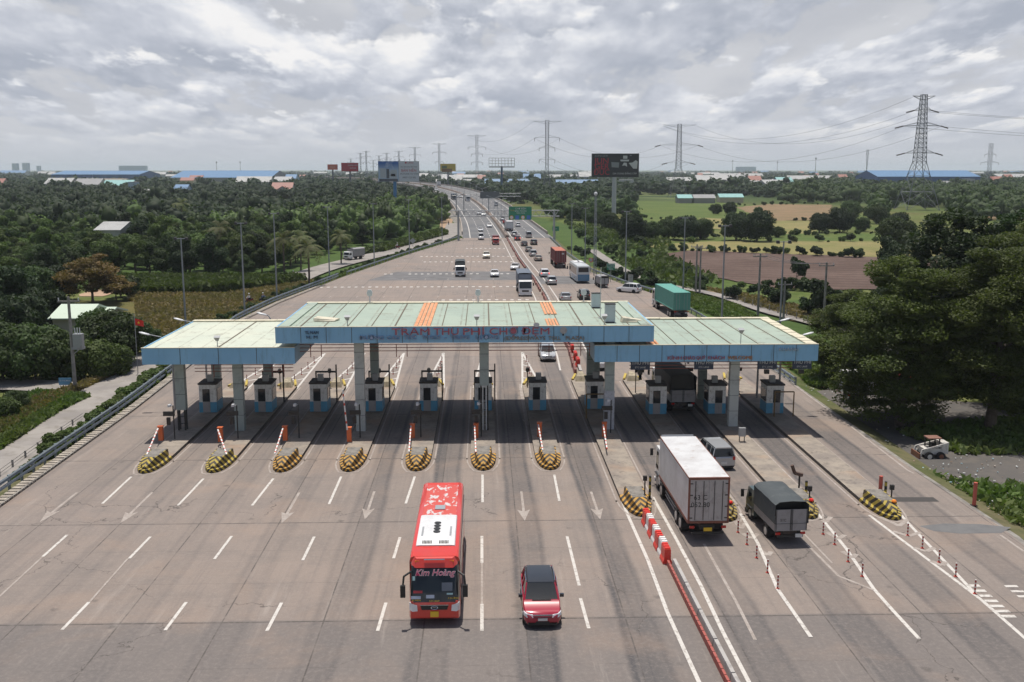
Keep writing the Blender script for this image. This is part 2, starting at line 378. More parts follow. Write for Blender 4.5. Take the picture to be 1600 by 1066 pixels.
    vs = q.n('ShaderNodeTexVoronoi'); q.put(vs.inputs['Vector'], p); vs.inputs['Scale'].default_value = 0.55      # oil drips and small repairs
    spot = q.math('MULTIPLY', q.mr(q.math('ADD', vs.outputs['Distance'], q.math('MULTIPLY', q.noise(p, 3.0, 4), .25)), 0.30, 0.17), q.math('GREATER_THAN', q.sep(vs.outputs['Color'])[0], .8))
    base = q.mix(q.math('MULTIPLY', spot, .55), base, (0.075, 0.066, 0.06))
    base = q.mix(q.math('MULTIPLY', q.mr(q.noise(p, 4.0, 7, 0.8), 0.45, 0.7), 0.30), base, (0.36, 0.31, 0.275))
    return q.mix(q.math('MULTIPLY', q.mr(q.noise(p, 14.0, 4, 0.8), 0.35, 0.7), 0.25), base, (0.10, 0.09, 0.085))
M_conc = shader('plaza_concrete', c_conc, 0.82, 0.35, lambda q: q.noise(q.n('ShaderNodeNewGeometry').outputs['Position'], 6, 6, 0.7), 0.12)
def c_asph(q):
    p = q.n('ShaderNodeNewGeometry').outputs['Position']
    c = q.mix(q.mr(q.noise(p, 0.05, 5, 0.6), 0.35, 0.65), (0.125, 0.127, 0.132), (0.165, 0.162, 0.160))
    return q.mix(q.math('MULTIPLY', q.mr(q.noise(p, 1.2, 6, 0.7), 0.4, 0.7), 0.4), c, (0.09, 0.09, 0.095))
M_asph = shader('grey_asphalt', c_asph, 0.85, 0.3)
M_lane = mat('service_concrete', (0.30, 0.275, 0.25), 0.9, c2=(0.22, 0.20, 0.185), vscale=0.25, world=True, dirt=0.5, dscale=0.6, dcol=(0.16, 0.14, 0.11))
M_side = mat('stained_concrete', (0.30, 0.28, 0.25), 0.9, c2=(0.17, 0.155, 0.14), vscale=0.8, world=True, dirt=0.6, dscale=1.5, dcol=(0.08, 0.07, 0.06))
def interp(tab, y):
    if y <= tab[0][0]: return tab[0][1]
    for (a, u0), (b, u1) in zip(tab, tab[1:]):
        if y <= b: return u0 + (u1 - u0) * (y - a) / (b - a)
    return tab[-1][1]
LEFT = [(15, -32.3), (64, -32.2), (75, -32.4), (91, -32.6), (116, -33.7), (146.6, -35.5), (165, -34.2), (207, -28.7), (262, -19.4), (323, -7.0)]
rp = [G(x, y) for x, y in [(1640, 890), (1600, 850), (1559, 820), (1432, 738), (1326, 663), (1250, 609), (1180, 560), (1094, 500), (1024, 460), (977, 446), (919, 424), (884, 399), (856, 371.5)]]
RIGHT = [(15, 29.5)] + [(p.y, p.x) for p in rp]
CEN = [(323, 7.7, 0), (380, 6.3, 0.05), (437, 4.0, 0.7), (523, -1.6, 3.2), (600, -9, 5.2), (664, -18, 6.8), (730, -29.5, 8.0), (800, -43, 8.8), (963, -76, 9.2), (1150, -118, 9.4), (1348, -165, 9.2), (1600, -235, 8.8), (2000, -370, 8), (2600, -610, 6)]
HW = 14.4
def strip(x0f, x1f, y0, y1, z, step=6.0, mb=None, m=0):
    n = max(1, int((y1 - y0) / step)); ys = [y0 + (y1 - y0) * i / n for i in range(n + 1)]
    for a, b in zip(ys, ys[1:]):
        mb.face([(x0f(a), a, z), (x1f(a), a, z), (x1f(b), b, z), (x0f(b), b, z)], m)
lf = lambda y: interp(LEFT, y)
rf = lambda y: interp(RIGHT, y)
mb = MB(M_conc); strip(lf, rf, 15, 323, 0, 3, mb)
struct('plaza_pavement', mb)
# banks down to the land on both sides
mb = MB(crop('verge_grass', (0.080, 0.105, 0.035), (0.15, 0.13, 0.075), (0.05, 0.065, 0.025)), M_side)
def side_bank(f, s, ys):
    for a, b in zip(ys, ys[1:]):
        e = [(f(a), a, 0.0), (f(b), b, 0.0), (f(b) + s * 0.5, b, -0.12), (f(a) + s * 0.5, a, -0.12), (f(b) + s * 3.0, b, LZ + 0.06), (f(a) + s * 3.0, a, LZ + 0.06)]
        q1 = [e[0], e[1], e[2], e[3]]; q2 = [e[3], e[2], e[4], e[5]]
        if s > 0: q1.reverse(); q2.reverse()
        mb.face(q1, 1); mb.face(q2, 0)
ysl = [15 + 7 * i for i in range(45)]
side_bank(lf, -1, ysl); side_bank(rf, 1, ysl)
struct('road_bank', mb)
cen = catmull(CEN and [(x, y, z) for y, x, z in CEN], 6)
mb = MB(M_asph, M_side); E = ribbon(mb, cen, -HW, HW, 0)
for (a0, a1), (b0, b1) in zip(E, E[1:]):
    t = 1.5 if a0.z > 2.5 else a0.z + 0.85
    d0 = Vector((0, 0, -t))
    mb.face([a0, b0, b0 + d0, a0 + d0], 1); mb.face([b1, a1, a1 + d0, b1 + d0], 1)
    if a0.z > 2.5: mb.face([a1 + d0, a0 + d0, b0 + d0, b1 + d0], 1)
    else:
        for q, s in ((0, -1), (1, 1)):
            A_, B_ = (a0, b0) if q == 0 else (a1, b1)
            o1 = Vector((s * (A_.z + 1) * 1.6, 0, -(A_.z - LZ))); o2 = Vector((s * (B_.z + 1) * 1.6, 0, -(B_.z - LZ)))
            f = [A_ - Vector((0, 0, .06)), B_ - Vector((0, 0, .06)), B_ + o2, A_ + o1]
            mb.face(f if q == 0 else f[::-1], 1)
struct('highway', mb)
# the viaduct's parapets and piers
M_pconc = mat('pale_concrete', (0.42, 0.36, 0.31), 0.9, var=0.3, vscale=0.3, world=True, dirt=0.5, dscale=0.8, dcol=(0.16, 0.13, 0.11))
via = thing('viaduct', 'long grey concrete viaduct curving away to the left behind the billboards', 'viaduct', tuple(cen[24]))
loc0 = Vector(cen[24])
for s in (-1, 1):
    m2 = MB(M_pconc); pts = [p - loc0 for p in cen[2:]]
    L = []
    for i, p in enumerate(pts):
        t = pts[min(i + 1, len(pts) - 1)] - pts[max(i - 1, 0)]; t.z = 0; t.normalize(); nn = Vector((t.y, -t.x, 0))
        L.append([p + nn * (s * HW) + Vector((0, 0, -0.3)), p + nn * (s * (HW + .35)) + Vector((0, 0, -0.3)), p + nn * (s * (HW + .35)) + Vector((0, 0, 0.95)), p + nn * (s * HW) + Vector((0, 0, 0.95))])
    m2.loft(L if s > 0 else [r[::-1] for r in L]); m2.build('parapet', via)
dist = 0; last = None
for a, b in zip(cen[16:], cen[17:]):
    dist += (b - a).length
    if a.z > 3 and dist > 32 and a.y < 1500:
        dist = 0; t = (b - a).normalized(); n_ = Vector((t.y, -t.x, 0)); m2 = MB(M_pconc)
        for k in (-9, 0, 9):
            c_ = a + n_ * k - loc0; m2.tube((c_.x, c_.y, LZ - loc0.z), (c_.x, c_.y, a.z - 2.7 - loc0.z), 0.9, n=8)
        p0 = a - n_ * 12.5 - loc0; p1 = a + n_ * 12.5 - loc0
        m2.hexa([p0 + Vector((0, -.9, -2.9)), p1 + Vector((0, -.9, -2.9)), p1 + Vector((0, .9, -2.9)), p0 + Vector((0, .9, -2.9)), p0 + Vector((0, -.9, -1.55)), p1 + Vector((0, -.9, -1.55)), p1 + Vector((0, .9, -1.55)), p0 + Vector((0, .9, -1.55))])
        m2.build('pier', via)
# service roads
def road(name, px, w_, m, z=LZ + 0.35):
    pts = catmull([G(x, y, LZ) for x, y in px], 5); mb = MB(m)
    ribbon(mb, [Vector((p.x, p.y, z)) for p in pts], -w_ / 2, w_ / 2); return struct(name, mb)
SRV = [(-90, 780), (-20, 735), (40, 692), (110, 646), (170, 610), (235, 570), (330, 522), (400, 478), (457, 440), (510, 420), (580, 402), (650, 385), (700, 368), (712, 350)]
road('service_road', SRV, 6.8, M_lane)
road('side_road', [(-80, 612), (0, 606), (60, 607), (120, 612), (172, 612)], 5.0, M_lane, LZ + 0.342)
road('dirt_track', [(700, 368), (697, 352), (700, 340), (698, 332)], 5, M_soil, LZ + 0.346)
road('access_path', [(925, 392), (948, 408), (975, 425), (1010, 441), (1080, 455), (1130, 466), (1200, 490), (1260, 505), (1330, 525), (1420, 560)], 2.6, M_lane)
road('under_road', [(630, 308), (655, 318), (672, 326)], 12, M_lane)

# ---------------------------------------------------------------- painted markings
M_wh = mat('road_paint', (0.56, 0.53, 0.49), 0.7, world=True, dirt=0.9, dscale=3.5, dcol=(0.29, 0.25, 0.22))
M_whw = mat('worn_road_paint', (0.385, 0.34, 0.305), 0.8, world=True, dirt=1.0, dscale=5.5, dcol=(0.235, 0.195, 0.17), c2=(0.30, 0.255, 0.225), vscale=1.1)
mk = MB(M_wh, M_whw)
ZM = 0.004
NL = 0
def zlift(z):      # each painted sheet a hair above the one before, so crossings never share a plane
    global NL; NL += 1; return z + 0.0012 * (NL % 14)
def line(p, q_, w_=0.15, m=0, z=ZM):
    p = Vector(p); q_ = Vector(q_); t = (q_ - p); t.z = 0; t.normalize(); n_ = Vector((t.y, -t.x, 0)) * w_ / 2
    z = zlift(z); z_ = Vector((0, 0, z)); mk.face([p - n_ + z_, p + n_ + z_, q_ + n_ + z_, q_ - n_ + z_], m)
def pline(pts, w_=0.15, m=0, z=ZM):
    z = zlift(z); mb2 = MB(); ribbon(mb2, [Vector((p[0], p[1], z)) for p in pts], -w_ / 2, w_ / 2)
    for f in mb2.f: mk.face([mb2.v[i] for i in f], m)
for a, b, c, d_ in [(205, 745, 160, 787), (318, 748, 278, 790), (427, 748, 394, 790), (533, 745, 514, 788), (648, 745, 634, 787), (754, 742, 754, 785), (866, 742, 874, 783),
                   (105, 836, 67, 870), (235, 839, 202, 873), (362, 838, 335, 874), (491, 839, 473, 876), (625, 840, 615, 873), (753, 838, 753, 880), (886, 838, 905, 915), (907, 935, 920, 982),
                   (139, 941, 97, 984), (291, 941, 258, 985), (440, 942, 417, 986), (603, 942, 590, 986), (753, 944, 753, 986)]:
    line(G(a, b), G(c, d_), 0.17)
for a, b, c, d_ in [(753, 880, 753, 944), (67, 870, -20, 950), (1185, 760, 1300, 880), (200, 873, 140, 941)]: line(G(a, b), G(c, d_), 0.12, 1)
for px in ([(963, 760), (980, 803), (1012, 875), (1043, 958), (1092, 1066), (1112, 1110)], [(1020, 777), (1055, 840), (1095, 915), (1129, 987), (1170, 1066), (1190, 1110)],
           [(1157, 803), (1184, 849), (1215, 921), (1267, 996)], [(1278, 803), (1300, 830), (1322, 857), (1365, 920), (1397, 956), (1436, 998)],
           [(1408, 805), (1426, 825), (1491, 893), (1523, 927)], [(1358, 805), (1408, 843), (1480, 897), (1534, 938), (1600, 996), (1640, 1030)]):
    pline([G(x, y) for x, y in px], 0.2)
for px in ([(1100, 850), (1150, 940), (1180, 1000)], [(1260, 850), (1310, 900), (1365, 922)], [(1213, 605), (1241, 602), (1326, 664), (1418, 735), (1428, 740)], [(1563, 836), (1600, 862)]):
    pline([G(x, y) for x, y in px], 0.16, 1)
for i in range(7): line(G(1514 + 8.3 * i, 915.5 + 8 * i), G(1531 + 9.3 * i, 915.5 + 8 * i), 0.3)
for i in range(3): line(G(1570 + 10 * i, 916 + 8 * i), G(1590 + 10 * i, 916 + 8 * i), 0.25)
for a, b, c in [((1375, 808), (1405, 822), (1418, 812)), ((1395, 830), (1420, 838), (1438, 832)), ((1428, 856), (1448, 862), (1460, 856)), ((1455, 877), (1472, 884), (1478, 878)),
                ((1146, 812), (1158, 826), (1165, 818)), ((1160, 834), (1174, 842), (1184, 834)), ((1275, 808), (1290, 816), (1298, 808)), ((1292, 832), (1310, 842), (1320, 836)), ((1185, 858), (1200, 868), (1205, 862)), ((1316, 862), (1332, 872), (1338, 866))]:
    line(G(*a), G(*b), 0.3, 1); line(G(*b), G(*c), 0.3, 1)
def arrow(px, py0, py1, m=1, w_=0.17):
    tip = G(px, py1); a = G(px, py0); x = tip.x
    mk.face([(x - w_ / 2, tip.y + 1.3, ZM), (x + w_ / 2, tip.y + 1.3, ZM), (x + w_ / 2, a.y, ZM), (x - w_ / 2, a.y, ZM)], m)
    z = ZM + .003; mk.face([(x, tip.y, z), (x + 0.42, tip.y + 2.1, z), (x, tip.y + 1.7, z), (x - 0.42, tip.y + 2.1, z)], m)
for px, a, b, m in [(820, 768, 814, 1), (938, 768, 812, 1), (62, 770, 816, 1), (188, 770, 818, 1), (440, 770, 818, 1), (570, 768, 812, 1)]: arrow(px, a, b, m)
arrow(825, 600, 665, 1, 0.35)
# rumble-strip rows and lane dashes beyond the canopies
for yp, x0, x1 in [(388.5, 728, 790), (401, 657, 803), (409.5, 662, 800), (428.5, 600, 800), (449, 500, 808), (469, 690, 830)]:
    a = G(x0, yp); b = G(x1, yp); x = a.x
    while x < b.x: line((x, a.y, 0), (x + 0.55, a.y, 0), 0.45 + 0.004 * a.y); x += 1.3
for k in range(-6, 4):
    y = 130.0
    while y < 300:
        x = -0.1 + 4.98 * k + 2.49 * 0 + (y - 100) * (0.02 + 0.004 * -k)
        if lf(y) + 3 < x < 4: line((x, y, 0), (x + 0.05, y + 2.2, 0), 0.14, 1)
        y += 14
# highway lane lines
def cpt(Y):
    t = interp([(y, x) for y, x, z in CEN], Y) if Y > 323 else interp(MED, Y); z = interp([(y, z) for y, x, z in CEN], Y) if Y > 323 else 0
    return Vector((t, Y, z))
MED = [(15, 10.4), (60, 10.6), (101, 10.1)] + [(p.y, p.x) for p in [G(893, 548), G(868, 500), G(853, 465), G(838, 440), G(812, 405)]] + [(323, 7.7)]
for off, dash, m in [(-2.0, 0, 0), (1.6, 0, 0), (-12.0, 0, 0), (12.2, 0, 0), (-5.4, 1, 0), (-8.8, 1, 0), (5.0, 1, 0), (8.6, 1, 0)]:
    for a, b in zip(cen, cen[1:]):
        if a.y > 1300: break
        t = (b - a); L_ = t.length; t.normalize(); n_ = Vector((t.y, -t.x, 0)).normalized()
        if not dash: line(a + n_ * off, b + n_ * off, 0.3, m, 0.02)
        else:
            s_ = 0
            while s_ < L_ - 3: line(a + t * s_ + n_ * off, a + t * (s_ + 4) + n_ * off, 0.22, m, 0.02); s_ += 12
for off in (-1.9, 1.9): pline([cpt(y) + Vector((off, 0, 0)) for y in range(108, 324, 9)], 0.2)

# ================================================================ TOLL ISLANDS
def c_isl(q):
    p = q.n('ShaderNodeNewGeometry').outputs['Position']
    c = q.mix(q.mr(q.noise(p, 0.5, 6, 0.7), 0.35, 0.65), (0.33, 0.285, 0.235), (0.23, 0.20, 0.175))
    c = q.mix(q.math('MULTIPLY', q.mr(q.noise(p, 1.8, 7, 0.75), 0.5, 0.72), 0.7), c, (0.10, 0.088, 0.078))
    c = q.mix(q.math('MULTIPLY', q.mr(q.noise(p, 0.23, 4), 0.5, 0.7), 0.5), c, (0.36, 0.24, 0.16))
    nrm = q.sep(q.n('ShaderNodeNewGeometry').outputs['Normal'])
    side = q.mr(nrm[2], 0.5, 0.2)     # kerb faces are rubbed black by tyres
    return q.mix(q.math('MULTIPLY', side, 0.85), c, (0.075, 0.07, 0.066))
M_isl = shader('island_concrete', c_isl, 0.9, 0.2)
def chev(name, yellow, dull=0.15, per=0.48):
    def fn(q):
        p = q.n('ShaderNodeTexCoord').outputs['Object']; x, y, z = q.sep(p)
        v_ = q.math('ADD', q.math('ADD', q.math('MULTIPLY', q.math('ABSOLUTE', x), 1.15), z), q.math('MULTIPLY', y, 0.55))
        s = q.math('GREATER_THAN', q.math('FRACT', q.math('DIVIDE', v_, per)), 0.52)
        c = q.mix(s, (0.028, 0.026, 0.026), yellow)
        return q.mix(q.math('MULTIPLY', q.mr(q.noise(p, 2.2, 7, 0.75), 0.42, 0.7), 0.45 + dull), c, (0.16, 0.12, 0.07))
    return shader(name, fn, 0.7, 0.3)
CHEV = [chev('chevron_paint_yellow', (0.44, 0.335, 0.055)), chev('chevron_paint_orange', (0.50, 0.275, 0.05)), chev('chevron_paint_faded', (0.36, 0.27, 0.06), 0.25)]
M_tan = mat('tan_concrete', (0.40, 0.34, 0.24), 0.9, var=0.3, vscale=2, dirt=0.7, dscale=2.5, dcol=(0.12, 0.1, 0.08))
M_yk = mat('yellow_kerb', (0.50, 0.37, 0.06), 0.8, dirt=0.8, dscale=3, dcol=(0.13, 0.11, 0.08))
M_gcon = mat('grey_top', (0.25, 0.23, 0.205), 0.9, var=0.4, vscale=2, dirt=0.7, dscale=3, dcol=(0.1, 0.09, 0.08))
M_stripe_end = mat('red_reflector', (0.75, 0.03, 0.02), 0.3)
M_orange_refl = mat('orange_reflector', (0.85, 0.26, 0.03), 0.3)
IW = 0.98
def nose_outline(w_, k=1.0):       # half outline, tip at (0,0), going back
    return [(0.0, 0.0), (w_ * 0.42, 0.22 * k), (w_ * 0.72, 0.75 * k), (w_ * 0.92, 1.6 * k), (w_, 2.6 * k)]
ISL = []
def island(x, y0, L_, chm, label, idx, refl=None, dirs=1):
    t = thing('toll_island', label, 'toll island', (x, y0, 0), 0, 'raised concrete islands between the toll lanes'); ISL.append(t)
    h = nose_outline(IW, 1.25); hb = 0.25
    out = [(a, b) for a, b in h] + [(IW, L_ - 2.2), (IW * 0.55, L_ - 0.3)]
    front = [(a, b) for a, b in h] + [(IW, 3.8)]
    poly = front + [(-a, b) for a, b in front[::-1] if a > 0]
    MB(CHEV[chm]).prism(poly, 0, hb + 0.003).build('painted_kerb', t)
    body = [(IW, 3.8), (IW, L_ - 2.6), (IW * 0.45, L_ - 0.2)]
    poly = body + [(-a, b) for a, b in body[::-1]]
    MB(M_isl).prism(poly, 0, hb).build('island_body', t)
    # crash block on the nose
    mb = MB(CHEV[chm], M_gcon); secs = [(0.34, 0.10, 0.40), (0.7, 0.32, 0.60), (1.2, 0.48, 0.80), (1.5, 0.52, 0.84), (2.2, 0.57, 0.80), (4.0, 0.62, 0.76)]
    rr = [[(-hw - .06, y, hb), (hw + .06, y, hb), (hw, y, z), (-hw, y, z)] for y, hw, z in secs]
    mb.loft(rr, 0)
    # concrete top behind the apex
    tp = [[(-hw + .09, y, z + .004), (hw - .09, y, z + .004)] for y, hw, z in secs[3:]]
    for a, b in zip(tp, tp[1:]): mb.face([a[0], a[1], b[1], b[0]], 1)
    mb.build('crash_block', t)
    if refl is not None: MB(refl).ball((0.28, 1.2, .88), 0.17, k=4, n=8, sz=0.7).build('reflector', t)
    # rear block with its yellow kerb
    mr_ = MB(M_yk)
    for s in (-1, 1):
        mr_.hexa([(s * IW, L_ - 2.9, .1), (s * IW * .42, L_ - .15, .1), (s * IW * .25, L_ - .35, .1), (s * IW * .78, L_ - 2.9, .1), (s * IW * 1.02, L_ - 2.9, .42), (s * IW * .44, L_ - .12, .42), (s * IW * .25, L_ - .35, .42), (s * IW * .78, L_ - 2.9, .42)])
    mr_.build('yellow_kerb', t)
    MB(M_tan).loft([[(-.68, L_ - 3.6, hb), (.68, L_ - 3.6, hb), (.45, L_ - 3.3, .75), (-.45, L_ - 3.3, .75)], [(-.5, L_ - 1.6, hb), (.5, L_ - 1.6, hb), (.25, L_ - 1.7, .95), (-.25, L_ - 1.7, .95)], [(-.2, L_ - .6, hb), (.2, L_ - .6, hb), (.1, L_ - .8, .6), (-.1, L_ - .8, .6)]]).build('end_block', t)
    # outline painted on the road, hatched triangle behind
    o = [(x + s * (a + .28), y0 + b - (.25 if a < .5 else 0), ZM) for s, a, b in [(-1, IW, L_ - 2.4), (-1, IW, 3.0)] + [(-1, a, b) for a, b in h[::-1]] + [(1, a, b) for a, b in h[1:]] + [(1, IW, 3.0), (1, IW, L_ - 2.4)]]
    pline(o, 0.12, 1)
    return t
XI = [-0.1 + 4.98 * k for k in range(-5, 2)]
names = ['leftmost toll island, beside the guardrail lane, with yellow and black crash nose', 'second toll island from the left, with yellow and black crash nose',
         'third toll island from the left, orange boom post and chevron nose', 'fourth toll island from the left, below the raised boom', 'fifth toll island, straight beyond the red bus',
         'sixth toll island, under the middle column of the central canopy', 'seventh toll island, nearest left of the carriageway divide']
for i, x in enumerate(XI):
    island(x, 70.9, 31.4, 0 if i < 2 else 1, names[i], i)
XR = [10.1, 15.5, 20.85, 26.1]; YR = [60.7, 59.7, 60.0, 59.6]
names = ['long toll island between the two carriageways, red and white barriers at its nose', 'toll island half hidden by the white container truck, red reflector on its dark nose',
         'toll island right of the small tarpaulin truck, red reflector on its nose', 'rightmost toll island, yellow striped nose with an orange reflector']
for i, x in enumerate(XR):
    island(x, YR[i], 104.5 - YR[i], [1, 2, 2, 0][i], names[i], i + 7, [None, M_stripe_end, M_stripe_end, M_orange_refl][i])
# hatched triangles and flexible posts beyond the left islands
for i, x in enumerate(XI):
    tx, ty = (-20.6, 117.6) if i == 0 else (XI[i] + (i - 4.8) * -0.13 * 1.6, 119)
    if i == 0: tx = x + 1.0 * 1.1
    y0 = 101.2
    pline([(x - IW, y0 - 2, ZM), (tx, ty, ZM)], 0.22); pline([(x + IW, y0 - 2, ZM), (tx, ty, ZM)], 0.22)
    for k in range(5):
        f = (k + .5) / 5; yy = y0 + 0.5 + (ty - y0) * f; hw = IW * (1 - f) * .9; xc = x + (tx - x) * f
        pline([(xc - hw, yy + .8, ZM), (xc, yy, ZM), (xc + hw, yy + .8, ZM)], 0.3)
# ---------------------------------------------------------------- booths
M_bw = mat('booth_white', (0.78, 0.765, 0.73), 0.6, var=0.12, dirt=0.75, dscale=3.2, dcol=(0.27, 0.24, 0.2))
M_bb = mat('booth_blue', (0.085, 0.30, 0.46), 0.55, dirt=0.4, dscale=2.5, dcol=(0.06, 0.14, 0.2))
M_roofd = mat('booth_roof_grey', (0.10, 0.09, 0.085), 0.9, var=0.4, vscale=2)
M_glass = mat('dark_glass', (0.02, 0.024, 0.028), 0.06, spec=0.8)
M_door = mat('booth_door_grey', (0.30, 0.29, 0.285), 0.6, dirt=0.4)
M_blk = mat('black_steel', (0.022, 0.021, 0.02), 0.55, dirt=0.3, dcol=(0.08, 0.05, 0.035))
M_stl = mat('galvanised_steel', (0.33, 0.34, 0.35), 0.5, metal=0.3, dirt=0.3, dcol=(0.2, 0.15, 0.12))
M_ylb = mat('yellow_black_post', (0.35, 0.27, 0.05), 0.6)
def booth(x, y, label, rz=0.0, wb=1.5, db=2.1, hb=2.55, flip=1):
    t = thing('toll_booth', label, 'toll booth', (x, y, 0.25), rz, 'toll collectors\' booths'); a = wb / 2
    MB(M_bb).box(-a, a, 0, db, 0, 0.95).build('lower_wall', t)
    MB(M_bw).box(-a + .01, a - .01, .01, db - .01, 0.95, hb).build('upper_wall', t)
    MB(M_roofd).box(-a - .06, a + .06, -.06, db + .06, hb, hb + .14).build('roof', t)
    MB(M_stl).box(.1 * flip - .25, .1 * flip + .25, .7, 1.1, hb + .14, hb + .75).build('air_conditioner', t)
    d = MB(M_door, M_glass); xa, xb = (-.45, .2) if flip > 0 else (-.2, .45)
    d.box(xa, xb, -.03, .0, .02, 1.0, 0); d.box(xa, xb, -.03, 0, 1.0, 2.15, 1); dd = d.build('door', t)
    for s in (-1, 1):
        w_ = MB(M_glass); w_.box(s * a - .02, s * a + .02, .35, db - .3, 1.05, 2.1); w_.build('window', t)
    m = MB(M_bb, M_blk); m.box(-a - .02, -a + .1, -.02, 0.02, 0, .95); m.build('corner_trim', t)
    return t
bl = ['toll booth on the leftmost island, beside the slim green column', 'toll booth on the second island, behind a tall green column', 'toll booth on the third island, in full view under the canopy gap',
      'toll booth mostly behind the tiled column of the central canopy', 'toll booth on the fifth island, above the red bus', 'toll booth hidden behind the exposed pipes of the middle column',
      'toll booth on the seventh island, facing the camera squarely', 'pair booth on the divide island behind the poster column', 'dark shaded toll booth left of the outgoing tarpaulin truck', 'dark shaded toll booth beside the right canopy\'s front column',
      'rightmost toll booth, with a yellow and black hoop over its window']
bx = [G(305, 655).x + .4, G(396, 655).x, G(484, 655).x, G(578, 655).x, G(666, 653).x, G(756, 650).x, G(845, 650).x, G(937, 655).x, G(1030, 657).x, G(1124, 655).x, G(1216, 658).x]
for i in range(11):
    y = 88.6 if i < 7 else (89 if i == 7 else 86.8)
    booth(([*XI, *XR][i]) + (.0 if i < 7 else .1), y, bl[i], wb=1.55, flip=1 if i < 9 else -1)
# height frames of black tube beside the booths
def bent(x, y, w_, h, label, i):
    t = thing('height_frame', label, 'steel frame', (x, y, .25), 0, 'black steel frames over the booths')
    for s in (0, 1): MB(M_blk).box(s * w_ - .06, s * w_ + .06, -.06, .06, 0, h + (0.6 if s else 0)).build('post', t)
    MB(M_blk).box(-.06, w_ + .06, -.05, .05, h - .16, h).build('crossbar', t)
for i, x in enumerate(XI[1:6]): bent(x - .8, 92.4, 1.9, 3.0, ['black tube frame behind the second island\'s booth', 'black tube frame beside the booth of the third island', 'black tube frame behind the tiled column', 'black tube frame behind the fifth island\'s booth', 'black tube frame behind the middle column'][i], i)
M_hoop = mat('hoop_paint', (0.16, 0.10, 0.035), 0.6)
t = thing('guard_hoop', 'yellow and black guard hoop round the rightmost booth window', 'guard hoop', (XR[3] - .3, 85.6, .25))
for s in (0, 1.7): MB(M_hoop).tube((s, 0, 0), (s, 0, 2.25), .06).build('post', t)
MB(M_hoop).tube((0, 0, 2.25), (1.7, 0, 2.25), .06).build('top_rail', t)
t = thing('guard_hoop', 'orange and black guard hoop round the window of the divide island booth', 'guard hoop', (XR[0] - 1.1, 85.4, .25))
for s in (0, 1.9): MB(M_hoop).tube((s, 0, 0), (s, 0, 2.2), .07).build('post', t)
MB(M_hoop).tube((0, 0, 2.2), (1.9, 0, 2.2), .06).build('top_rail', t)

# ---------------------------------------------------------------- boom barriers and display boards
M_or2 = mat('orange_housing', (0.62, 0.13, 0.035), 0.5, dirt=0.45, dscale=3, dcol=(0.3, 0.1, 0.05))
def c_rw(q):
    p = q.n('ShaderNodeTexCoord').outputs['Object']; x, y, z = q.sep(p)
    s = q.math('GREATER_THAN', q.math('FRACT', q.math('DIVIDE', z, 0.75)), 0.72)
    return q.mix(s, (0.72, 0.70, 0.68), (0.55, 0.06, 0.03))
M_boom = shader('boom_paint', c_rw, 0.5, 0.4)
def boom(x, y, ex, ey, ez, label, h=1.15, hx=.18):
    t = thing('boom_barrier', label, 'boom barrier', (x, y, .25), 0, 'orange boom barriers on the islands')
    MB(M_or2).box(-hx, hx, -.16, .16, 0, h).build('housing', t)
    MB(M_or2).box(-hx - .04, hx + .04, -.2, .2, h, h + .06).build('cap', t)
    v = Vector((ex - x, ey - y, ez - .25 - h * .9)); o = MB(M_boom).box(-.05, .05, -.05, .05, 0, v.length).build('arm', t)
    o.location = (-.12, -.25, h * .9); o.rotation_euler = v.to_track_quat('Z', 'Y').to_euler()
bd = [((252, 688), (234, 706), 'leftmost boom barrier, its white arm slanting down towards the lane'), ((345, 690), (358, 706), 'brown boom housing on the second island, arm leaning right'),
      ((446, 688), (433, 705), 'boom barrier on the third island, arm slanting down left'), ((546, 690), (541, 620), 'boom barrier with its arm raised nearly upright'),
      ((645, 684), (642, 702), 'boom barrier on the fifth island, arm pointing at the camera'), ((744, 684), (746, 703), 'boom barrier on the sixth island, beside exposed pipes'),
      ((843, 682), (850, 699), 'boom barrier on the seventh island, arm slanting right'), ((944, 682), (950, 697), 'boom barrier on the divide island, near the poster column')]
for i, (a, b, lb) in enumerate(bd):
    p = G(a[0], a[1], .25)
    if i == 3: boom(p.x, p.y, p.x - .25, p.y - .1, 4.6, lb)
    else:
        q_ = G(b[0], b[1] + 6, .6); boom(p.x, p.y, q_.x, q_.y, .75, lb)
p = G(1178, 615, .25); boom(XR[3] - 1.1 + .1, 96, XR[3] - 1.6, 94, 1.4, 'orange boom housing on the rightmost island, behind its booth')
M_cam = mat('camera_white', (0.55, 0.56, 0.58), 0.4)
def board(x, y, label, s=-1, hh=2.3):
    t = thing('display_post', label, 'display post', (x, y, .25), 0, 'display and camera posts on the islands')
    MB(M_blk).tube((0, 0, 0), (0, 0, hh + .5), .05).build('post', t)
    MB(M_blk).box(s * .35 - .45, s * .35 + .45, -.12, .06, hh - .35, hh).build('display_panel', t)
    MB(M_blk).box(s * .42 - .14, s * .42 + .14, -.1, .1, hh - 1.1, hh - .5).build('signal_lamp', t)
    mb = MB(M_cam); mb.box(s * .25 - .1, s * .25 + .1, -.28, .16, hh + .42, hh + .6); mb.tube((0, 0, hh + .5), (s * .25, 0, hh + .45), .03); mb.build('camera', t)
dl = ['display post on the leftmost island, free of the column', 'display post beside the second island\'s column', 'display post in front of the third booth', 'display post left of the tiled column',
      'display post in front of the fifth booth', 'display post by the middle column\'s pipes', 'display post on the divide island, before the poster column']
for i, x in enumerate(XI[:6]): board(x - .15 if i else x - .3, 79.6, dl[i])
board(XR[0] + .45, 80.5, dl[6])
for x, y, lb in [(XR[1] - .6, 95.5, 'display post behind the dark booth under the right canopy'), (XR[2] - 1, 96, 'display post beyond the parked truck'), (XR[3] - 1.4, 96, 'white camera post by the rear orange housing of the rightmost island')]: board(x, y, lb, 1, 2.4)
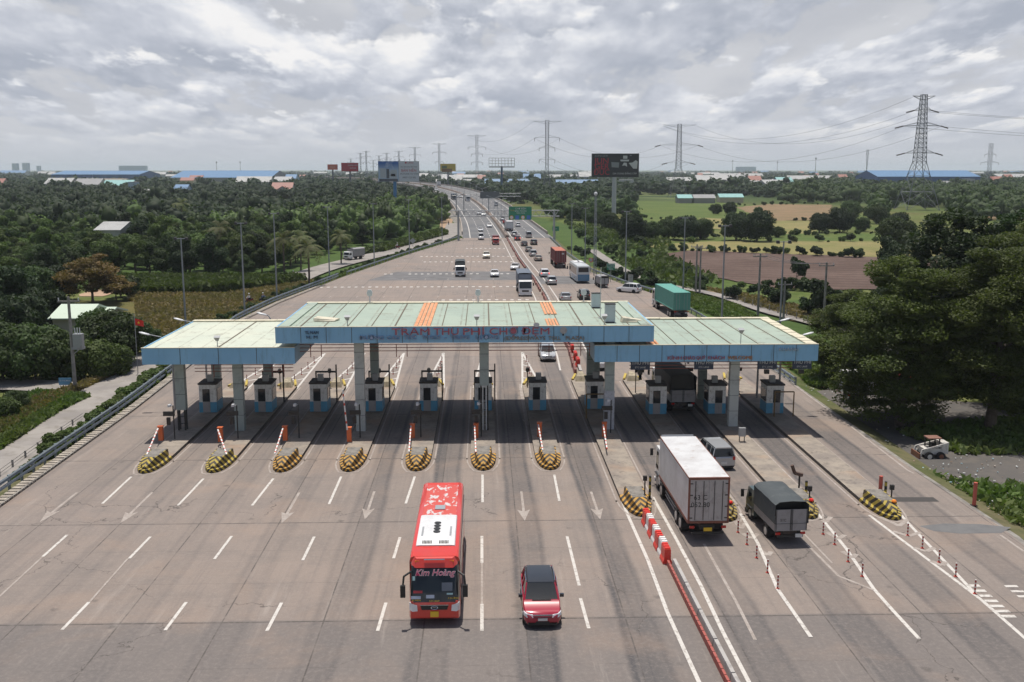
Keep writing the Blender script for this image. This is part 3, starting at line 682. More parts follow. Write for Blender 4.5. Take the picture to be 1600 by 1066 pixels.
# stubby signal posts near the rear of the islands
for i, (x, lb) in enumerate(zip([*XI[:5], XI[6]], ['oval signal on a short post, leftmost island rear', 'signal post at the rear of the second island', 'signal post at the rear of the third island', 'signal post at the rear of the fourth island', 'signal post at the rear of the fifth island', 'signal post at the rear of the seventh island'])):
    t = thing('signal_post', lb, 'signal post', (x - (.5 if i else .7), 98.6 - (4 if i == 0 else 0), .25), 0, 'short signal posts behind the booths')
    MB(M_blk).tube((0, 0, 0), (0, 0, 1.5), .05).build('post', t); MB(M_blk).ball((0, 0, 1.75), .2, sz=1.5).build('lamp_head', t)

# ---------------------------------------------------------------- canopies
def c_roof(base, base2):
    def fn(q):
        p = q.n('ShaderNodeNewGeometry').outputs['Position']; x, y, z = q.sep(p)
        c = q.mix(q.mr(q.noise(p, 0.25, 4), 0.35, 0.65), base, base2)
        xs = q.math('FRACT', q.math('DIVIDE', x, 1.93)); dx_ = q.math('ABSOLUTE', q.math('SUBTRACT', xs, .5))
        edge = q.mr(dx_, .44, .5); n_ = q.noise(q.comb(x, q.math('MULTIPLY', y, .45), 0), 2.2, 6, 0.75)
        c = q.mix(q.math('MULTIPLY', q.math('MULTIPLY', edge, q.mr(n_, .38, .62)), .62), c, (0.14, 0.085, 0.045))
        ys = q.math('FRACT', q.math('DIVIDE', y, .8)); dy_ = q.math('ABSOLUTE', q.math('SUBTRACT', ys, .5))
        c = q.mix(q.math('MULTIPLY', q.mr(dy_, .46, .5), .16), c, (0.2, 0.22, 0.18))
        c = q.mix(q.math('MULTIPLY', q.mr(q.noise(p, .7, 7, .75), .52, .70), .6), c, (0.17, 0.14, 0.10))
        return q.mix(q.math('MULTIPLY', q.mr(q.noise(p, 5, 5, .7), .4, .7), .12), c, (0.25, 0.24, 0.2))
    return fn
M_rg = shader('green_roof_sheet', c_roof((0.36, 0.43, 0.35), (0.32, 0.39, 0.325)), .55, .4)
M_rw = shader('pale_roof_sheet', c_roof((0.60, 0.62, 0.50), (0.55, 0.585, 0.48)), .5, .4)
def c_fas(q):
    p = q.n('ShaderNodeNewGeometry').outputs['Position']; x, y, z = q.sep(p)
    c = q.mix(q.mr(q.noise(p, .3, 4), .35, .65), (0.235, 0.46, 0.66), (0.20, 0.41, 0.61))
    st = q.noise(q.comb(q.math('MULTIPLY', x, 2.5), y, q.math('MULTIPLY', z, .35)), 1.0, 6, .7)
    c = q.mix(q.math('MULTIPLY', q.mr(st, .5, .72), .45), c, (0.12, 0.20, 0.27))
    return q.mix(q.math('MULTIPLY', q.mr(q.noise(p, 1.7, 7, .8), .6, .72), .5), c, (0.40, 0.46, 0.48))
M_fas = shader('blue_fascia', c_fas, .5, .4)
M_cap = mat('cream_coping', (0.62, 0.57, 0.43), .7, dirt=.6, dscale=1.5, dcol=(0.3, 0.25, 0.18), world=True)
M_seam = mat('rust_seam', (0.13, 0.105, 0.075), .8)
M_orr = mat('orange_roof_sheet', (0.70, 0.34, 0.17), .6, c2=(0.58, 0.24, 0.10), vscale=1.5, world=True, dirt=.5, dscale=2, dcol=(0.35, 0.12, 0.05))
M_red = mat('red_oxide_steel', (0.22, 0.06, 0.045), .6, dirt=.3)
M_colg = mat('grey_green_cladding', (0.30, 0.345, 0.325), .5, dirt=.5, dscale=1.2, dcol=(0.16, 0.17, 0.155), world=True)
M_colt = mat('tile_cladding', (0.42, 0.44, 0.42), .5, dirt=.5, dscale=1.2, dcol=(0.2, 0.2, 0.19), world=True)
M_jnt = mat('joint_dark', (0.07, 0.08, 0.08), .8)
M_under = mat('canopy_soffit', (0.24, 0.24, 0.22), .8)
M_pipe = mat('white_pipe', (0.6, 0.6, 0.58), .5)
def column(t, x, y, z1, m, z0=.25, w_=.78, d_=.62, panel=1.35):
    c_ = MB(m).box(x - w_ / 2, x + w_ / 2, y, y + d_, z0, z1).build('column', t)
    z = z0 + panel
    while z < z1 - .2: MB(M_jnt).box(x - w_ / 2 - .004, x + w_ / 2 + .004, y - .004, y + d_ + .004, z - .018, z + .018).build('column_joint', c_); z += panel
def canopy(label, x0, x1, y0, y1, zb, zt, roofm, seams, orange, cols, name='toll_canopy'):
    t = thing(name, label, 'canopy', (0, 0, 0), 0, 'canopies over the toll lanes')
    MB(roofm, M_under).box(x0 + .12, x1 - .12, y0 + .12, y1 - .12, zt - .28, zt - .05).build('roof', t)
    MB(M_under).box(x0 + .16, x1 - .16, y0 + .16, y1 - .16, zb + .25, zt - .3).build('soffit', t)
    # fascia on four sides, one panel set per side
    MB(M_fas).box(x0, x1, y0, y0 + .12, zb, zt).build('fascia', t); MB(M_fas).box(x0, x1, y1 - .12, y1, zb, zt).build('fascia', t)
    for xa in (x0, x1 - .12): MB(M_fas).box(xa, xa + .12, y0 + .125, y1 - .125, zb, zt).build('fascia', t)
    mb = MB(M_jnt); n_ = max(3, int(round((x1 - x0) / seams[1])))
    for k in range(1, n_): xx = x0 + (x1 - x0) * k / n_; mb.box(xx - .022, xx + .022, y0 - .012, y0 + .02, zb + .01, zt - .01)
    mb.build('fascia_joint', t)
    mb = MB(M_cap); mb.box(x0 - .03, x1 + .03, y0 - .04, y0 + .16, zt, zt + .045); mb.build('coping', t)
    mb = MB(M_cap)
    k = x0
    while k < x1: mb.box(k, min(k + 3.95, x1), y1 - .75, y1 + .04, zt - .02, zt + .06 + .03 * rnd.random()); k += 4
    mb.build('coping', t)
    mb = MB(M_seam); xx = x0 + seams[0]
    i = 0
    while xx < x1 - .3:
        a = .035 if i % 4 else .06
        mb.box(xx - a, xx + a, y0 + .18, y1 - .76, zt - .05, zt - .015); xx += seams[0]; i += 1
    mb.build('roof_seam', t)
    for xa, xb, ya, yb in orange:
        mb = MB(M_orr); n2 = 4
        for k in range(n2): a = xa + (xb - xa) * k / n2; mb.box(a + .02, a + (xb - xa) / n2 - .05, ya, yb, zt - .02, zt + (.05 if k % 2 else .02))
        mb.build('replacement_sheet', t)
    for x, y, m, z0 in cols: column(t, x, y, zb + .3, m, z0)
    return t
LB, LT, CB, CT, RB, RT = 6.25, 7.6, 8.0, 9.32, 6.2, 7.6
cl = canopy('left toll canopy with pale roof and plain blue fascia', -27.9, -15.5, 80.6, 95.8, LB, LT, M_rw, (6.1, 3.1), [], [(-25.5, 82.3, M_colg, 2.0), (-20.6, 82.0, M_colg, .25), (-25.0, 91.6, M_colg, .25), (-20.2, 91.6, M_colg, .25)])
cc = canopy('tall central toll canopy with green roof and large red lettering', -16.95, 13.95, 80.3, 95.6, CB, CT, M_rg, (1.93, 2.06), [(-5.75, -4.35, 80.5, 95.0), (5.35, 6.5, 87.2, 95.0), (5.2, 6.2, 80.6, 84.4)], [(-10.4, 81.6, M_colt, .25), (0.0, 81.6, M_colg, 4.1), (10.55, 81.6, M_colg, 3.6), (-10.3, 92.0, M_colg, .25), (0.05, 92.0, M_colg, .25), (10.1, 92.0, M_colg, .25)])
cr = canopy('right toll canopy with green roof, cream edging and orange strip', 9.15, 27.85, 80.9, 96.0, RB, RT, M_rg, (2.3, 1.95), [(13.6, 14.6, 81.2, 95.2)], [(21.3, 82.3, M_colt, .25), (20.85, 92.4, M_colg, .25), (10.6, 92.6, M_colg, .25)])
# raised edge strips and seams of the roofs
mb = MB(M_cap); 
for k in range(10): mb.box(26.9 - 0.0, 27.8, 81.1 + 1.42 * k, 82.46 + 1.42 * k, RT - .02, RT + .05 + .02 * (k % 3))
mb.build('edge_sheet', cr)
mb = MB(M_rg)
for xa in (-16.7, 12.9): mb.box(xa, xa + .85, 80.5, 95.1, CT - .04, CT + .08)
mb.build('edge_sheet', cc)
mb = MB(mat('peeled_sheet', (0.62, 0.57, 0.44), .6, dirt=.4)); mb.hexa([(11.6, 82.4, CT), (13.2, 82.5, CT), (13.1, 83.3, CT), (11.5, 83.0, CT), (11.7, 82.5, CT + .35), (13.3, 82.6, CT + .12), (13.2, 83.1, CT + .15), (11.6, 83.0, CT + .45)])
mb.hexa([(-14.4, 83.6, CT), (-12.6, 83.6, CT), (-12.3, 84.6, CT), (-14.2, 84.7, CT), (-14.4, 83.7, CT + .25), (-12.6, 83.7, CT + .1), (-12.3, 84.5, CT + .12), (-14.2, 84.6, CT + .3)])
mb.build('lifted_sheet', cc)
# exposed legs of the unfinished columns
def legs(t, x, y, z1, pipe=False):
    mb = MB(M_blk)
    for a in (-.28, .28):
        for b in (.06, .5): mb.box(x + a - .06, x + a + .06, y + b - .06, y + b + .06, .25, z1)
    for z in np.arange(.8, z1 - .2, .6): mb.box(x - .28, x + .28, y + .03, y + .08, z, z + .06)
    mb.build('steel_leg', t)
    if pipe:
        mb = MB(M_pipe)
        for a in (-.12, .16): mb.tube((x + a, y - .03, .3), (x + a, y - .03, z1), .045)
        mb.build('white_pipe', t)
legs(cl, -25.5, 82.3, 2.0); legs(cc, 0.0, 81.6, 4.1, True)
MB(mat('poster_panel', (0.42, 0.43, 0.46), .6, dirt=.8, dscale=4, dcol=(0.2, 0.2, 0.23))).box(10.13, 10.97, 81.58, 82.25, .25, 3.6).build('poster_cladding', cc)
# red trusses under the fascias
def truss(t, x0, x1, y, z, n=3, dz=.28, hang=()):
    mb = MB(M_red)
    for k in range(n): mb.box(x0, x1, y, y + .06, z - dz * k - .05, z - dz * k)
    for x in hang: mb.box(x - .03, x + .03, y - .01, y + .07, z - dz * n - .25, z)
    mb.build('truss', t)
truss(cc, -16.2, 9.0, 82.9, CB - .55, hang=[-14.6, -13.7, -7.4, -6.5, .9 - 1, 4.6, 5.5, 8.2, 9.0 - .05]); truss(cl, -24.5, -16.2, 83.4, LB - .58, hang=[-22.9, -18, -17]); truss(cr, 12.4, 27.0, 83.0, RB - .42)
# lettering
M_lr = mat('letter_red', (0.36, 0.085, 0.12), .6, dirt=.5, dscale=4, dcol=(0.25, 0.2, 0.28)); M_lre = mat('letter_edge', (0.46, 0.50, 0.58), .5); M_lb = mat('letter_bluegrey', (0.27, 0.33, 0.47), .5, dirt=.3); M_lbr = mat('letter_bronze', (0.27, 0.20, 0.14), .5, dirt=.3)
M_lw = mat('letter_faded', (0.36, 0.47, 0.55), .7); M_ld = mat('letter_dark', (0.06, 0.11, 0.17), .7)
def fx(px, y=80.3): return AY(px, 525, y).x
def sign_line(s, px0, px1, z, size, m, t, y, edge=None, ext=.05, off=.0):
    o = text(s, size, m, t, (0, 0, 0), ext=ext, off=off); w_ = o.dimensions.x or 1
    bpy.context.view_layer.update(); w_ = max(v.co.x for v in o.data.vertices) - min(v.co.x for v in o.data.vertices)
    x0, x1 = fx(px0, y), fx(px1, y); k = (x1 - x0) / w_; o.scale = (k, 1, 1); o.location = ((x0 + x1) / 2, y - ext - .012, z)
    if edge:
        e = text(s, size, edge, o, (size * .045, -size * .045, -ext - .006), (0, 0, 0), ext=ext * .4, name='letter_edge', off=off)
    return o
y = 80.3
for s, a, b in [('TRẠM', 613, 672), ('THU', 678, 717), ('PHÍ', 723, 757), ('CHỢ', 765, 809), ('ĐỆM', 815, 859)]:
    sign_line(s, a, b, CT - .42, .78, M_lr, cc, y, M_lre)
for s, a, b in [('ĐƯỜNG', 562, 600), ('CAO', 605, 625), ('TỐC', 631, 651), ('TP.HCM', 660, 688), ('-', 694, 698), ('TRUNG', 704, 734), ('LƯƠNG', 743, 780)]:
    sign_line(s, a, b, CB + .42, .46, M_lb, cc, y, None, .07)
for s, a, b in [('(EXPRESSWAYS', 788, 852), ('TOLL', 857, 876), ('PLAZA)', 884, 913)]: sign_line(s, a, b, CB + .33, .44, M_lbr, cc, y, None, .04)
sign_line('TL NAM', 477, 498, CB + .88, .34, M_ld, cc, y); sign_line('H. M', 479, 496, CB + .5, .34, M_ld, cc, y)
for s, a, b, m in [('KÍNH', 1044, 1066, M_lr), ('CHÀO', 1068, 1087, M_lr), ('QUÝ', 1089, 1103, M_lr), ('KHÁCH', 1107, 1133, M_lr), ('WELCOME', 1138, 1177, mat('letter_orange', (0.45, 0.19, 0.06), .5))]:
    sign_line(s, a, b, RB + .30, .42, m, cr, 80.9, M_lre)
sign_line('KHANH', 1218, 1248, RT - .42, .42, M_lw, cr, 80.9)
# blue lane signs hung under the right canopy
M_navy = mat('navy_sign', (0.035, 0.05, 0.095), .5); M_sw = mat('sign_white', (0.6, 0.62, 0.64), .5)
for i, (px, lb) in enumerate([(1000, 'dark blue lane sign nearest the divide, hanging under the right canopy'), (1099, 'dark blue lane sign above the parked truck'), (1198, 'dark blue lane sign right of the front column'), (1252, 'dark blue lane sign at the right end of the canopy')]):
    t = thing('lane_sign', lb, 'lane sign', (AY(px, 560, 83.0).x, 82.7, RB - .62), 0, 'dark blue signs hanging under the right canopy')
    MB(M_navy).box(-.82, .82, 0, .1, -.42, .42).build('panel', t)
    for a in (-.6, .6): MB(M_blk).tube((a, .05, .42), (a, .05, .72), .03).build('hanger', t)
    text('THU PHÍ', .42, M_sw, t, (0, -.012, .16), ext=.004, sx=.95); text('ETC LANE', .2, M_sw, t, (0, -.012, -.22), ext=.004, sx=1.0)
    if i != 1: MB(M_blk).box(-.2, .2, 0, .3, -.85, -.5).build('signal_lamp', t)
# things standing on the canopies
def rooflamp(x, y, z, h, label, m=M_stl):
    t = thing('floodlight', label, 'floodlight', (x, y, z), 0, 'small floodlights on short stalks on the roofs')
    MB(M_stl).tube((0, 0, 0), (0, 0, h), .035).build('stalk', t); MB(m).loft([[(-.1, -.08, h), (.1, -.08, h), (.1, .1, h), (-.1, .1, h)], [(-.24, -.2, h + .3), (.24, -.2, h + .3), (.24, .18, h + .42), (-.24, .18, h + .42)]]).build('lamp_head', t)
for px, py, yy, z, lb in [(543, 511, 81, CT, 'floodlight over the left half of the blue fascia'), (745, 511, 81, CT, 'floodlight above the lettering, by the roof joint'), (944, 511, 81, CT, 'floodlight beside the white roof box'), (1157, 543, 81.6, RT, 'floodlight on the right canopy roof'), (340, 545, 81.4, LT, 'small floodlight on the pale left roof')]:
    rooflamp(AY(px, py, yy).x, yy, z - .05, .5 if px != 1157 else .9, lb)
def whitelamp(px, lb):
    t = thing('roof_lantern', lb, 'lantern', (AY(px, 475, 95.3).x, 95.3, CT - .05), 0, 'white lanterns along the far roof edge')
    MB(M_cam).tube((0, 0, 0), (0, 0, .75), .06).build('stalk', t); MB(M_cam).loft([[(a * .8, b * .8, .7) for a, b in ((-.25, -.1), (.25, -.1), (.25, .1), (-.25, .1))], [(a, b, 1.0) for a, b in ((-.28, -.12), (.28, -.12), (.28, .12), (-.28, .12))], [(a * .6, b, 1.3) for a, b in ((-.28, -.12), (.28, -.12), (.28, .12), (-.28, .12))]]).build('lantern_head', t)
for px, lb in [(578, 'white lantern behind the left half of the green roof'), (747, 'white lantern behind the lettering'), (912, 'white lantern left of the roof boxes')]: whitelamp(px, lb)
M_box = mat('roof_box_white', (0.50, 0.56, 0.58), .5, dirt=.4)
for px, yy, h, lb in [(931, 91.5, 1.35, 'white roof box further back on the central canopy'), (953, 82.6, 1.55, 'white roof box just behind the blue fascia')]:
    t = thing('roof_cabinet', lb, 'roof cabinet', (AY(px, 490, yy).x, yy, CT - .05), 0, 'white cabinets on the central roof'); s = .42
    MB(M_box).box(-s, s, -.3, .3, .1, h).build('cabinet', t); MB(M_blk).box(-s - .03, s + .03, -.33, .33, h, h + .06).build('lid', t); MB(M_blk).box(-s + .05, s - .05, -.25, .25, 0, .1).build('base', t)
t = thing('aerial', 'thin white aerial beside the rear roof cabinet', 'aerial', (AY(938, 490, 85).x, 85, CT - .05)); MB(M_pipe).tube((0, 0, 0), (0, 0, 4.4), .035).build('mast', t); MB(M_stl).box(-.15, .15, -.15, .15, 0, .06).build('foot', t)
t = thing('loudspeaker', 'grey horn loudspeaker on the fascia right of the lettering', 'loudspeaker', (AY(880, 520, 80.1).x, 80.1, CT - .25)); 
MB(mat('horn_grey', (0.38, 0.37, 0.37), .6, dirt=.3)).loft([[(r * math.cos(a), d_, r * math.sin(a)) for a in [k * math.pi / 5 for k in range(10)]] for r, d_ in ((.08, .15), (.16, -.1), (.3, -.35))]).build('horn', t); MB(M_blk).box(-.06, .06, .0, .18, -.5, .1).build('bracket', t)
t = thing('loudspeaker', 'pale loudspeaker over the last red letters', 'loudspeaker', (AY(838, 512, 80.3).x, 80.45, CT + .15)); MB(M_cam).loft([[(r * math.cos(a), d_, r * math.sin(a) * .7) for a in [k * math.pi / 5 for k in range(10)]] for r, d_ in ((.08, .15), (.2, -.1), (.26, -.3))]).build('horn', t); MB(M_blk).box(-.05, .05, 0, .18, -.3, .05).build('bracket', t)
# curved street lamps whose heads show beyond the canopy ends
def street_lamp(x, y, h, ax, label, head=1.0, zb=0.0, arm=2.0, rise=.7):
    t = thing('street_lamp', label, 'street lamp', (x, y, zb), 0, 'street lamps around the plaza')
    MB(M_stl).tube((0, 0, 0), (0, 0, h), .11, .07, 8).build('pole', t); MB(M_stl).path([(0, 0, h), (ax * arm * .5, 0, h + rise * .7), (ax * arm, 0, h + rise)], .045).build('arm', t)
    a = Vector((ax * arm, 0, h + rise)); d_ = Vector((ax, 0, .25)).normalized()
    rings = [[a + d_ * s + Vector((0, r * math.cos(k * math.pi / 4), r * .55 * math.sin(k * math.pi / 4))) for k in range(8)] for s, r in ((0, .06), (.15, .17), (.75, .2), (1.0, .08))]
    if ax < 0: rings = [r[::-1] for r in rings]
    MB(M_cam).loft(rings).build('lamp_head', t, 40)
a = AY(1230, 500, 93); street_lamp(a.x - 2.6, 93, a.z - .8, 1, 'street lamp with white head above the cream roof edge', arm=1.9)
a = AY(1268, 522, 88); street_lamp(a.x - 2.7, 88, a.z - .8, 1, 'lower right street lamp with white head near the fascia corner', arm=1.9)
a = AY(276, 498, 97); street_lamp(a.x + 2.6, 97, a.z - .9, -1, 'upper left street lamp with white head over the pale roof', arm=1.9)
a = AY(222, 520, 91); street_lamp(a.x + 2.6, 91, a.z - .9, -1, 'lower left street lamp with white head left of the pale roof', arm=1.9)
a = AY(412, 492, 97); street_lamp(a.x + .5, 97.5, a.z - .4, -1, 'street lamp whose white head rises behind the pale roof', arm=.3, rise=.3)
# small plaza furniture on the right-hand islands
def bollard(p, h, r, m, lb, name='bollard', cat='bollard', grp=None, z=.25):
    t = thing(name, lb, cat, (p.x, p.y, z), 0, grp); MB(m).tube((0, 0, .05), (0, 0, h), r, n=10).build('post', t); MB(M_blk).box(-r - .05, r + .05, -r - .05, r + .05, 0, .05).build('base_plate', t); return t
M_pink = mat('pink_red_post', (0.48, 0.10, 0.07), .6, dirt=.3)
def c_yb(q):
    z = q.sep(q.n('ShaderNodeTexCoord').outputs['Object'])[2]
    return q.mix(q.math('GREATER_THAN', q.math('FRACT', q.math('DIVIDE', z, .5)), .5), (0.03, 0.03, 0.03), (0.42, 0.33, 0.05))
M_yb = shader('yellow_black_bands', c_yb, .6, .4)
bollard(G(1375, 774, .25), 1.35, .13, M_pink, 'pink bollard beside a yellow and black post at the rightmost island'); bollard(G(1522, 788, 0), 1.6, .13, M_pink, 'pink bollard standing in the litter at the road edge', z=LZ + .7)
bollard(G(1383, 776, .25), 1.05, .09, M_yb, 'yellow and black post on the rightmost island', 'marker_post', 'marker post'); bollard(G(1259, 776, .25), 1.1, .09, M_yb, 'yellow and black post right of the tarpaulin truck', 'marker_post', 'marker post')
bollard(G(1015, 780, .25), 1.6, .08, M_yb, 'dark post left of the container truck\'s rear wheels', 'marker_post', 'marker post')
def sigpost(p, lb, h=1.0):
    t = thing('signal_post', lb, 'signal post', (p.x, p.y, .25)); MB(M_blk).tube((0, 0, 0), (0, 0, h), .05).build('post', t); MB(M_blk).box(-.13, .13, -.1, .1, h, h + .32).build('lamp_head', t)
sigpost(G(1392, 788, .25), 'small signal post behind the rightmost crash nose'); sigpost(G(1264, 790, .25), 'small signal post behind the red reflector'); sigpost(G(1007, 785, .25), 'signal post behind the chevron nose of the divide island', 1.5)
p = G(1248, 770, .25); t = thing('broken_boom', 'rusty bent boom mechanism leaning left beside the tarpaulin truck', 'boom barrier', (p.x, p.y, .25))
MB(M_blk).tube((0, 0, 0), (0, 0, 1.25), .07).build('post', t); MB(mat('rusty_plate', (0.10, 0.06, 0.045), .8)).path([(.2, 0, 1.25), (-.35, 0, 1.4), (-.55, 0, 1.95)], .13).build('bent_plate', t)
p = G(1159, 690, .25); t = thing('control_cabinet', 'small grey control cabinet on legs beyond the silver pickup', 'cabinet', (p.x, p.y, .25)); MB(M_stl).box(-.27, .27, -.15, .15, .45, 1.15).build('cabinet', t)
for s in (-.2, .2): MB(M_blk).box(s - .03, s + .03, -.03, .03, 0, .45).build('leg', t)
# flexible delineator posts
def c_del(q):
    z = q.sep(q.n('ShaderNodeTexCoord').outputs['Object'])[2]
    return q.mix(q.math('GREATER_THAN', q.math('FRACT', q.math('DIVIDE', z, .21)), .62), (0.34, 0.045, 0.03), (0.60, 0.56, 0.54))
M_del = shader('delineator', c_del, .6, .4)
dm = MB(M_del).tube((0, 0, .04), (0, 0, .78), .045, n=8).mesh('delineator_post'); db_ = MB(mat('delineator_base', (0.5, 0.06, 0.04), .6)).tube((0, 0, 0), (0, 0, .03), .10, n=8).mesh('delineator_base')
def deline(p, lb, g):
    t = thing('delineator', lb, 'delineator', (p.x, p.y, 0), rnd.random(), g); link('post', dm, t); link('base', db_, t)
for i, px in enumerate([(1153, 832), (1167, 851), (1182, 872), (1199, 895), (1215, 920)]): deline(G(*px), 'flexible red post in the row between the white truck and the tarpaulin truck', 'row of red posts between the two trucks')
for i, px in enumerate([(1286, 835), (1304, 851), (1325, 878), (1347, 901)]): deline(G(*px), 'flexible red post in the row right of the tarpaulin truck', 'row of red posts right of the tarpaulin truck')
for i, px in enumerate([(1418, 837), (1441, 857), (1467, 879), (1493, 901), (1523, 928)]): deline(G(*px), 'flexible red post in the row leading from the rightmost island', 'row of red posts off the rightmost island')
for i, x in enumerate(XI):
    for k in range(4 if i else 3): deline(Vector((x + .1 - (i - 5) * .03 * k, 103 + 3.4 * k, 0)), ['flexible red post behind the leftmost island', 'flexible red post behind the second island', 'flexible red post behind the third island', 'flexible red post behind the fourth island', 'flexible red post behind the fifth island', 'flexible red post behind the sixth island', 'flexible red post behind the seventh island'][i], 'red posts behind island number ' + ['one', 'two', 'three', 'four', 'five', 'six', 'seven'][i])
# water-filled red and white barriers and the low divider
M_pr = mat('red_plastic', (0.66, 0.045, 0.03), .45, dirt=.25, dcol=(0.3, 0.06, 0.05)); M_pw = mat('white_plastic', (0.70, 0.68, 0.66), .5, dirt=.3, dcol=(0.4, 0.37, 0.33))
def barrier(p, rz, m, lb, g, L_=1.15):
    t = thing('plastic_barrier', lb, 'plastic barrier', tuple(p), rz, g); a = L_ / 2 - .01
    prof = [(-.27, 0), (.27, 0), (.26, .14), (.19, .30), (.18, .86), (.15, .90), (-.15, .90), (-.18, .86), (-.19, .30), (-.26, .14)]
    MB(m).loft([[(x, y, z) for x, z in prof] for y in (-a, a)]).build('body', t)
    mb = MB(m)
    for k in range(3): y = -a + L_ * (k + .5) / 3; mb.box(-.16, .16, y - L_ * .10, y + L_ * .10, .9, .96)
    mb.build('top_ridge', t)
a, b = G(1008, 816), G(1043, 882); n_ = 7
for k in range(n_):
    p = a.lerp(b, (k + .5) / n_) + Vector((.04 * (k % 2), 0, 0)); d_ = b - a
    barrier(p, math.atan2(-d_.x, d_.y) + math.pi, M_pr if k % 2 == 0 else M_pw, 'red plastic barrier in the row left of the container truck' if k % 2 == 0 else 'white plastic barrier in the row left of the container truck', 'red and white plastic barriers before the divide island', (b - a).length / n_)
t = thing('divider_wall', 'low concrete divider with red plastic rail running to the bottom edge', 'divider', (10.7, 40, 0))
pts = [G(x, y) for x, y in [(1048, 884), (1088, 965), (1139, 1066), (1160, 1105)]]; o_ = Vector((10.7, 40, 0))
MBc = MB(mat('divider_concrete', (0.40, 0.38, 0.36), .9, dirt=.6, dscale=2, dcol=(0.2, 0.18, 0.17)))
for q_, r_ in zip(pts, pts[1:]):
    n2 = max(1, int((r_ - q_).length / 3))
    for k in range(n2):
        a, b = q_.lerp(r_, k / n2), q_.lerp(r_, (k + .97) / n2); d_ = (b - a).normalized(); n_ = Vector((-d_.y, d_.x, 0)) * -1; a = a - o_; b = b - o_
        MBc.loft([[a - n_ * .05, a - n_ * .33, a - n_ * .28 + Vector((0, 0, .42)), a - n_ * .1 + Vector((0, 0, .42))], [b - n_ * .05, b - n_ * .33, b - n_ * .28 + Vector((0, 0, .42)), b - n_ * .1 + Vector((0, 0, .42))]])
MBc.build('concrete_kerb', t)
mr_ = MB(mat('red_rail', (0.36, 0.085, 0.065), .6, dirt=.5, dscale=3, dcol=(0.26, 0.1, 0.09)))
for q_, r_ in zip(pts, pts[1:]):
    n2 = max(1, int((r_ - q_).length / .5))
    for k in range(n2):
        a, b = q_.lerp(r_, k / n2) - o_, q_.lerp(r_, (k + .9) / n2) - o_; s_ = Vector((-.22, 0, 0))
        mr_.hexa([a + s_, a + s_ + Vector((.16, 0, 0)), b + s_ + Vector((.16, 0, 0)), b + s_] + [v_ + Vector((0, 0, .34)) for v_ in (a + s_, a + s_ + Vector((.12, 0, 0)), b + s_ + Vector((.12, 0, 0)), b + s_)])
mr_.build('red_rail', t)
# divider beyond the plaza
t = thing('divider_wall', 'low divider with faded red rail between the carriageways beyond the canopies', 'divider', (10.1, 106, 0)); o_ = Vector((10.1, 106, 0)); mr2 = MB(mat('red_rail_faded', (0.27, 0.10, 0.08), .7, var=.4, vscale=.3, dirt=.6)); mc2 = MB(MT['divider_concrete'])
ys_ = [106 + 3.5 * k for k in range(62)]
for i, (a, b) in enumerate(zip(ys_, ys_[1:])):
    p, q_ = cpt(a) - o_, cpt(b - .3) - o_
    mc2.hexa([p + Vector((.1, 0, 0)), p + Vector((.4, 0, 0)), q_ + Vector((.4, 0, 0)), q_ + Vector((.1, 0, 0))] + [v_ + Vector((0, 0, .4)) for v_ in (p + Vector((.1, 0, 0)), p + Vector((.4, 0, 0)), q_ + Vector((.4, 0, 0)), q_ + Vector((.1, 0, 0)))])
    if rnd.random() < .9 and not 205 < a < 219:
        j = rnd.uniform(-.15, .1); mr2.hexa([p + Vector((-.5 + j, 0, 0)), p + Vector((-.15 + j, 0, 0)), q_ + Vector((-.15, 0, 0)), q_ + Vector((-.5, 0, 0))] + [v_ + Vector((0, 0, .5)) for v_ in (p + Vector((-.42 + j, 0, 0)), p + Vector((-.2 + j, 0, 0)), q_ + Vector((-.2, 0, 0)), q_ + Vector((-.42, 0, 0)))])
mc2.build('concrete_kerb', t); mr2.build('red_rail', t)
for k, px in enumerate([(903, 572), (899, 562), (894, 550), (889, 538)]):
    p = G(*px); barrier(p, 0, M_pr, 'faded red plastic barrier under the fascia, beyond the divide island', 'faded red barriers beyond the divide island', 1.6)
# median of the highway proper: brownish wall with a strip
t = thing('median_barrier', 'brown concrete median barrier along the far highway', 'median barrier', tuple(cen[0])); mm = MB(mat('median_brown', (0.22, 0.17, 0.14), .9, world=True, var=.4, vscale=.2)); L = []
for i, p in enumerate(cen[:-6]):
    tt = cen[min(i + 1, len(cen) - 1)] - cen[max(i - 1, 0)]; tt.z = 0; tt.normalize(); nn = Vector((tt.y, -tt.x, 0)); q_ = p - cen[0]
    L.append([q_ - nn * .75, q_ + nn * .75, q_ + nn * .45 + Vector((0, 0, .85)), q_ - nn * .45 + Vector((0, 0, .85))])
mm.loft(L); mm.build('wall', t)

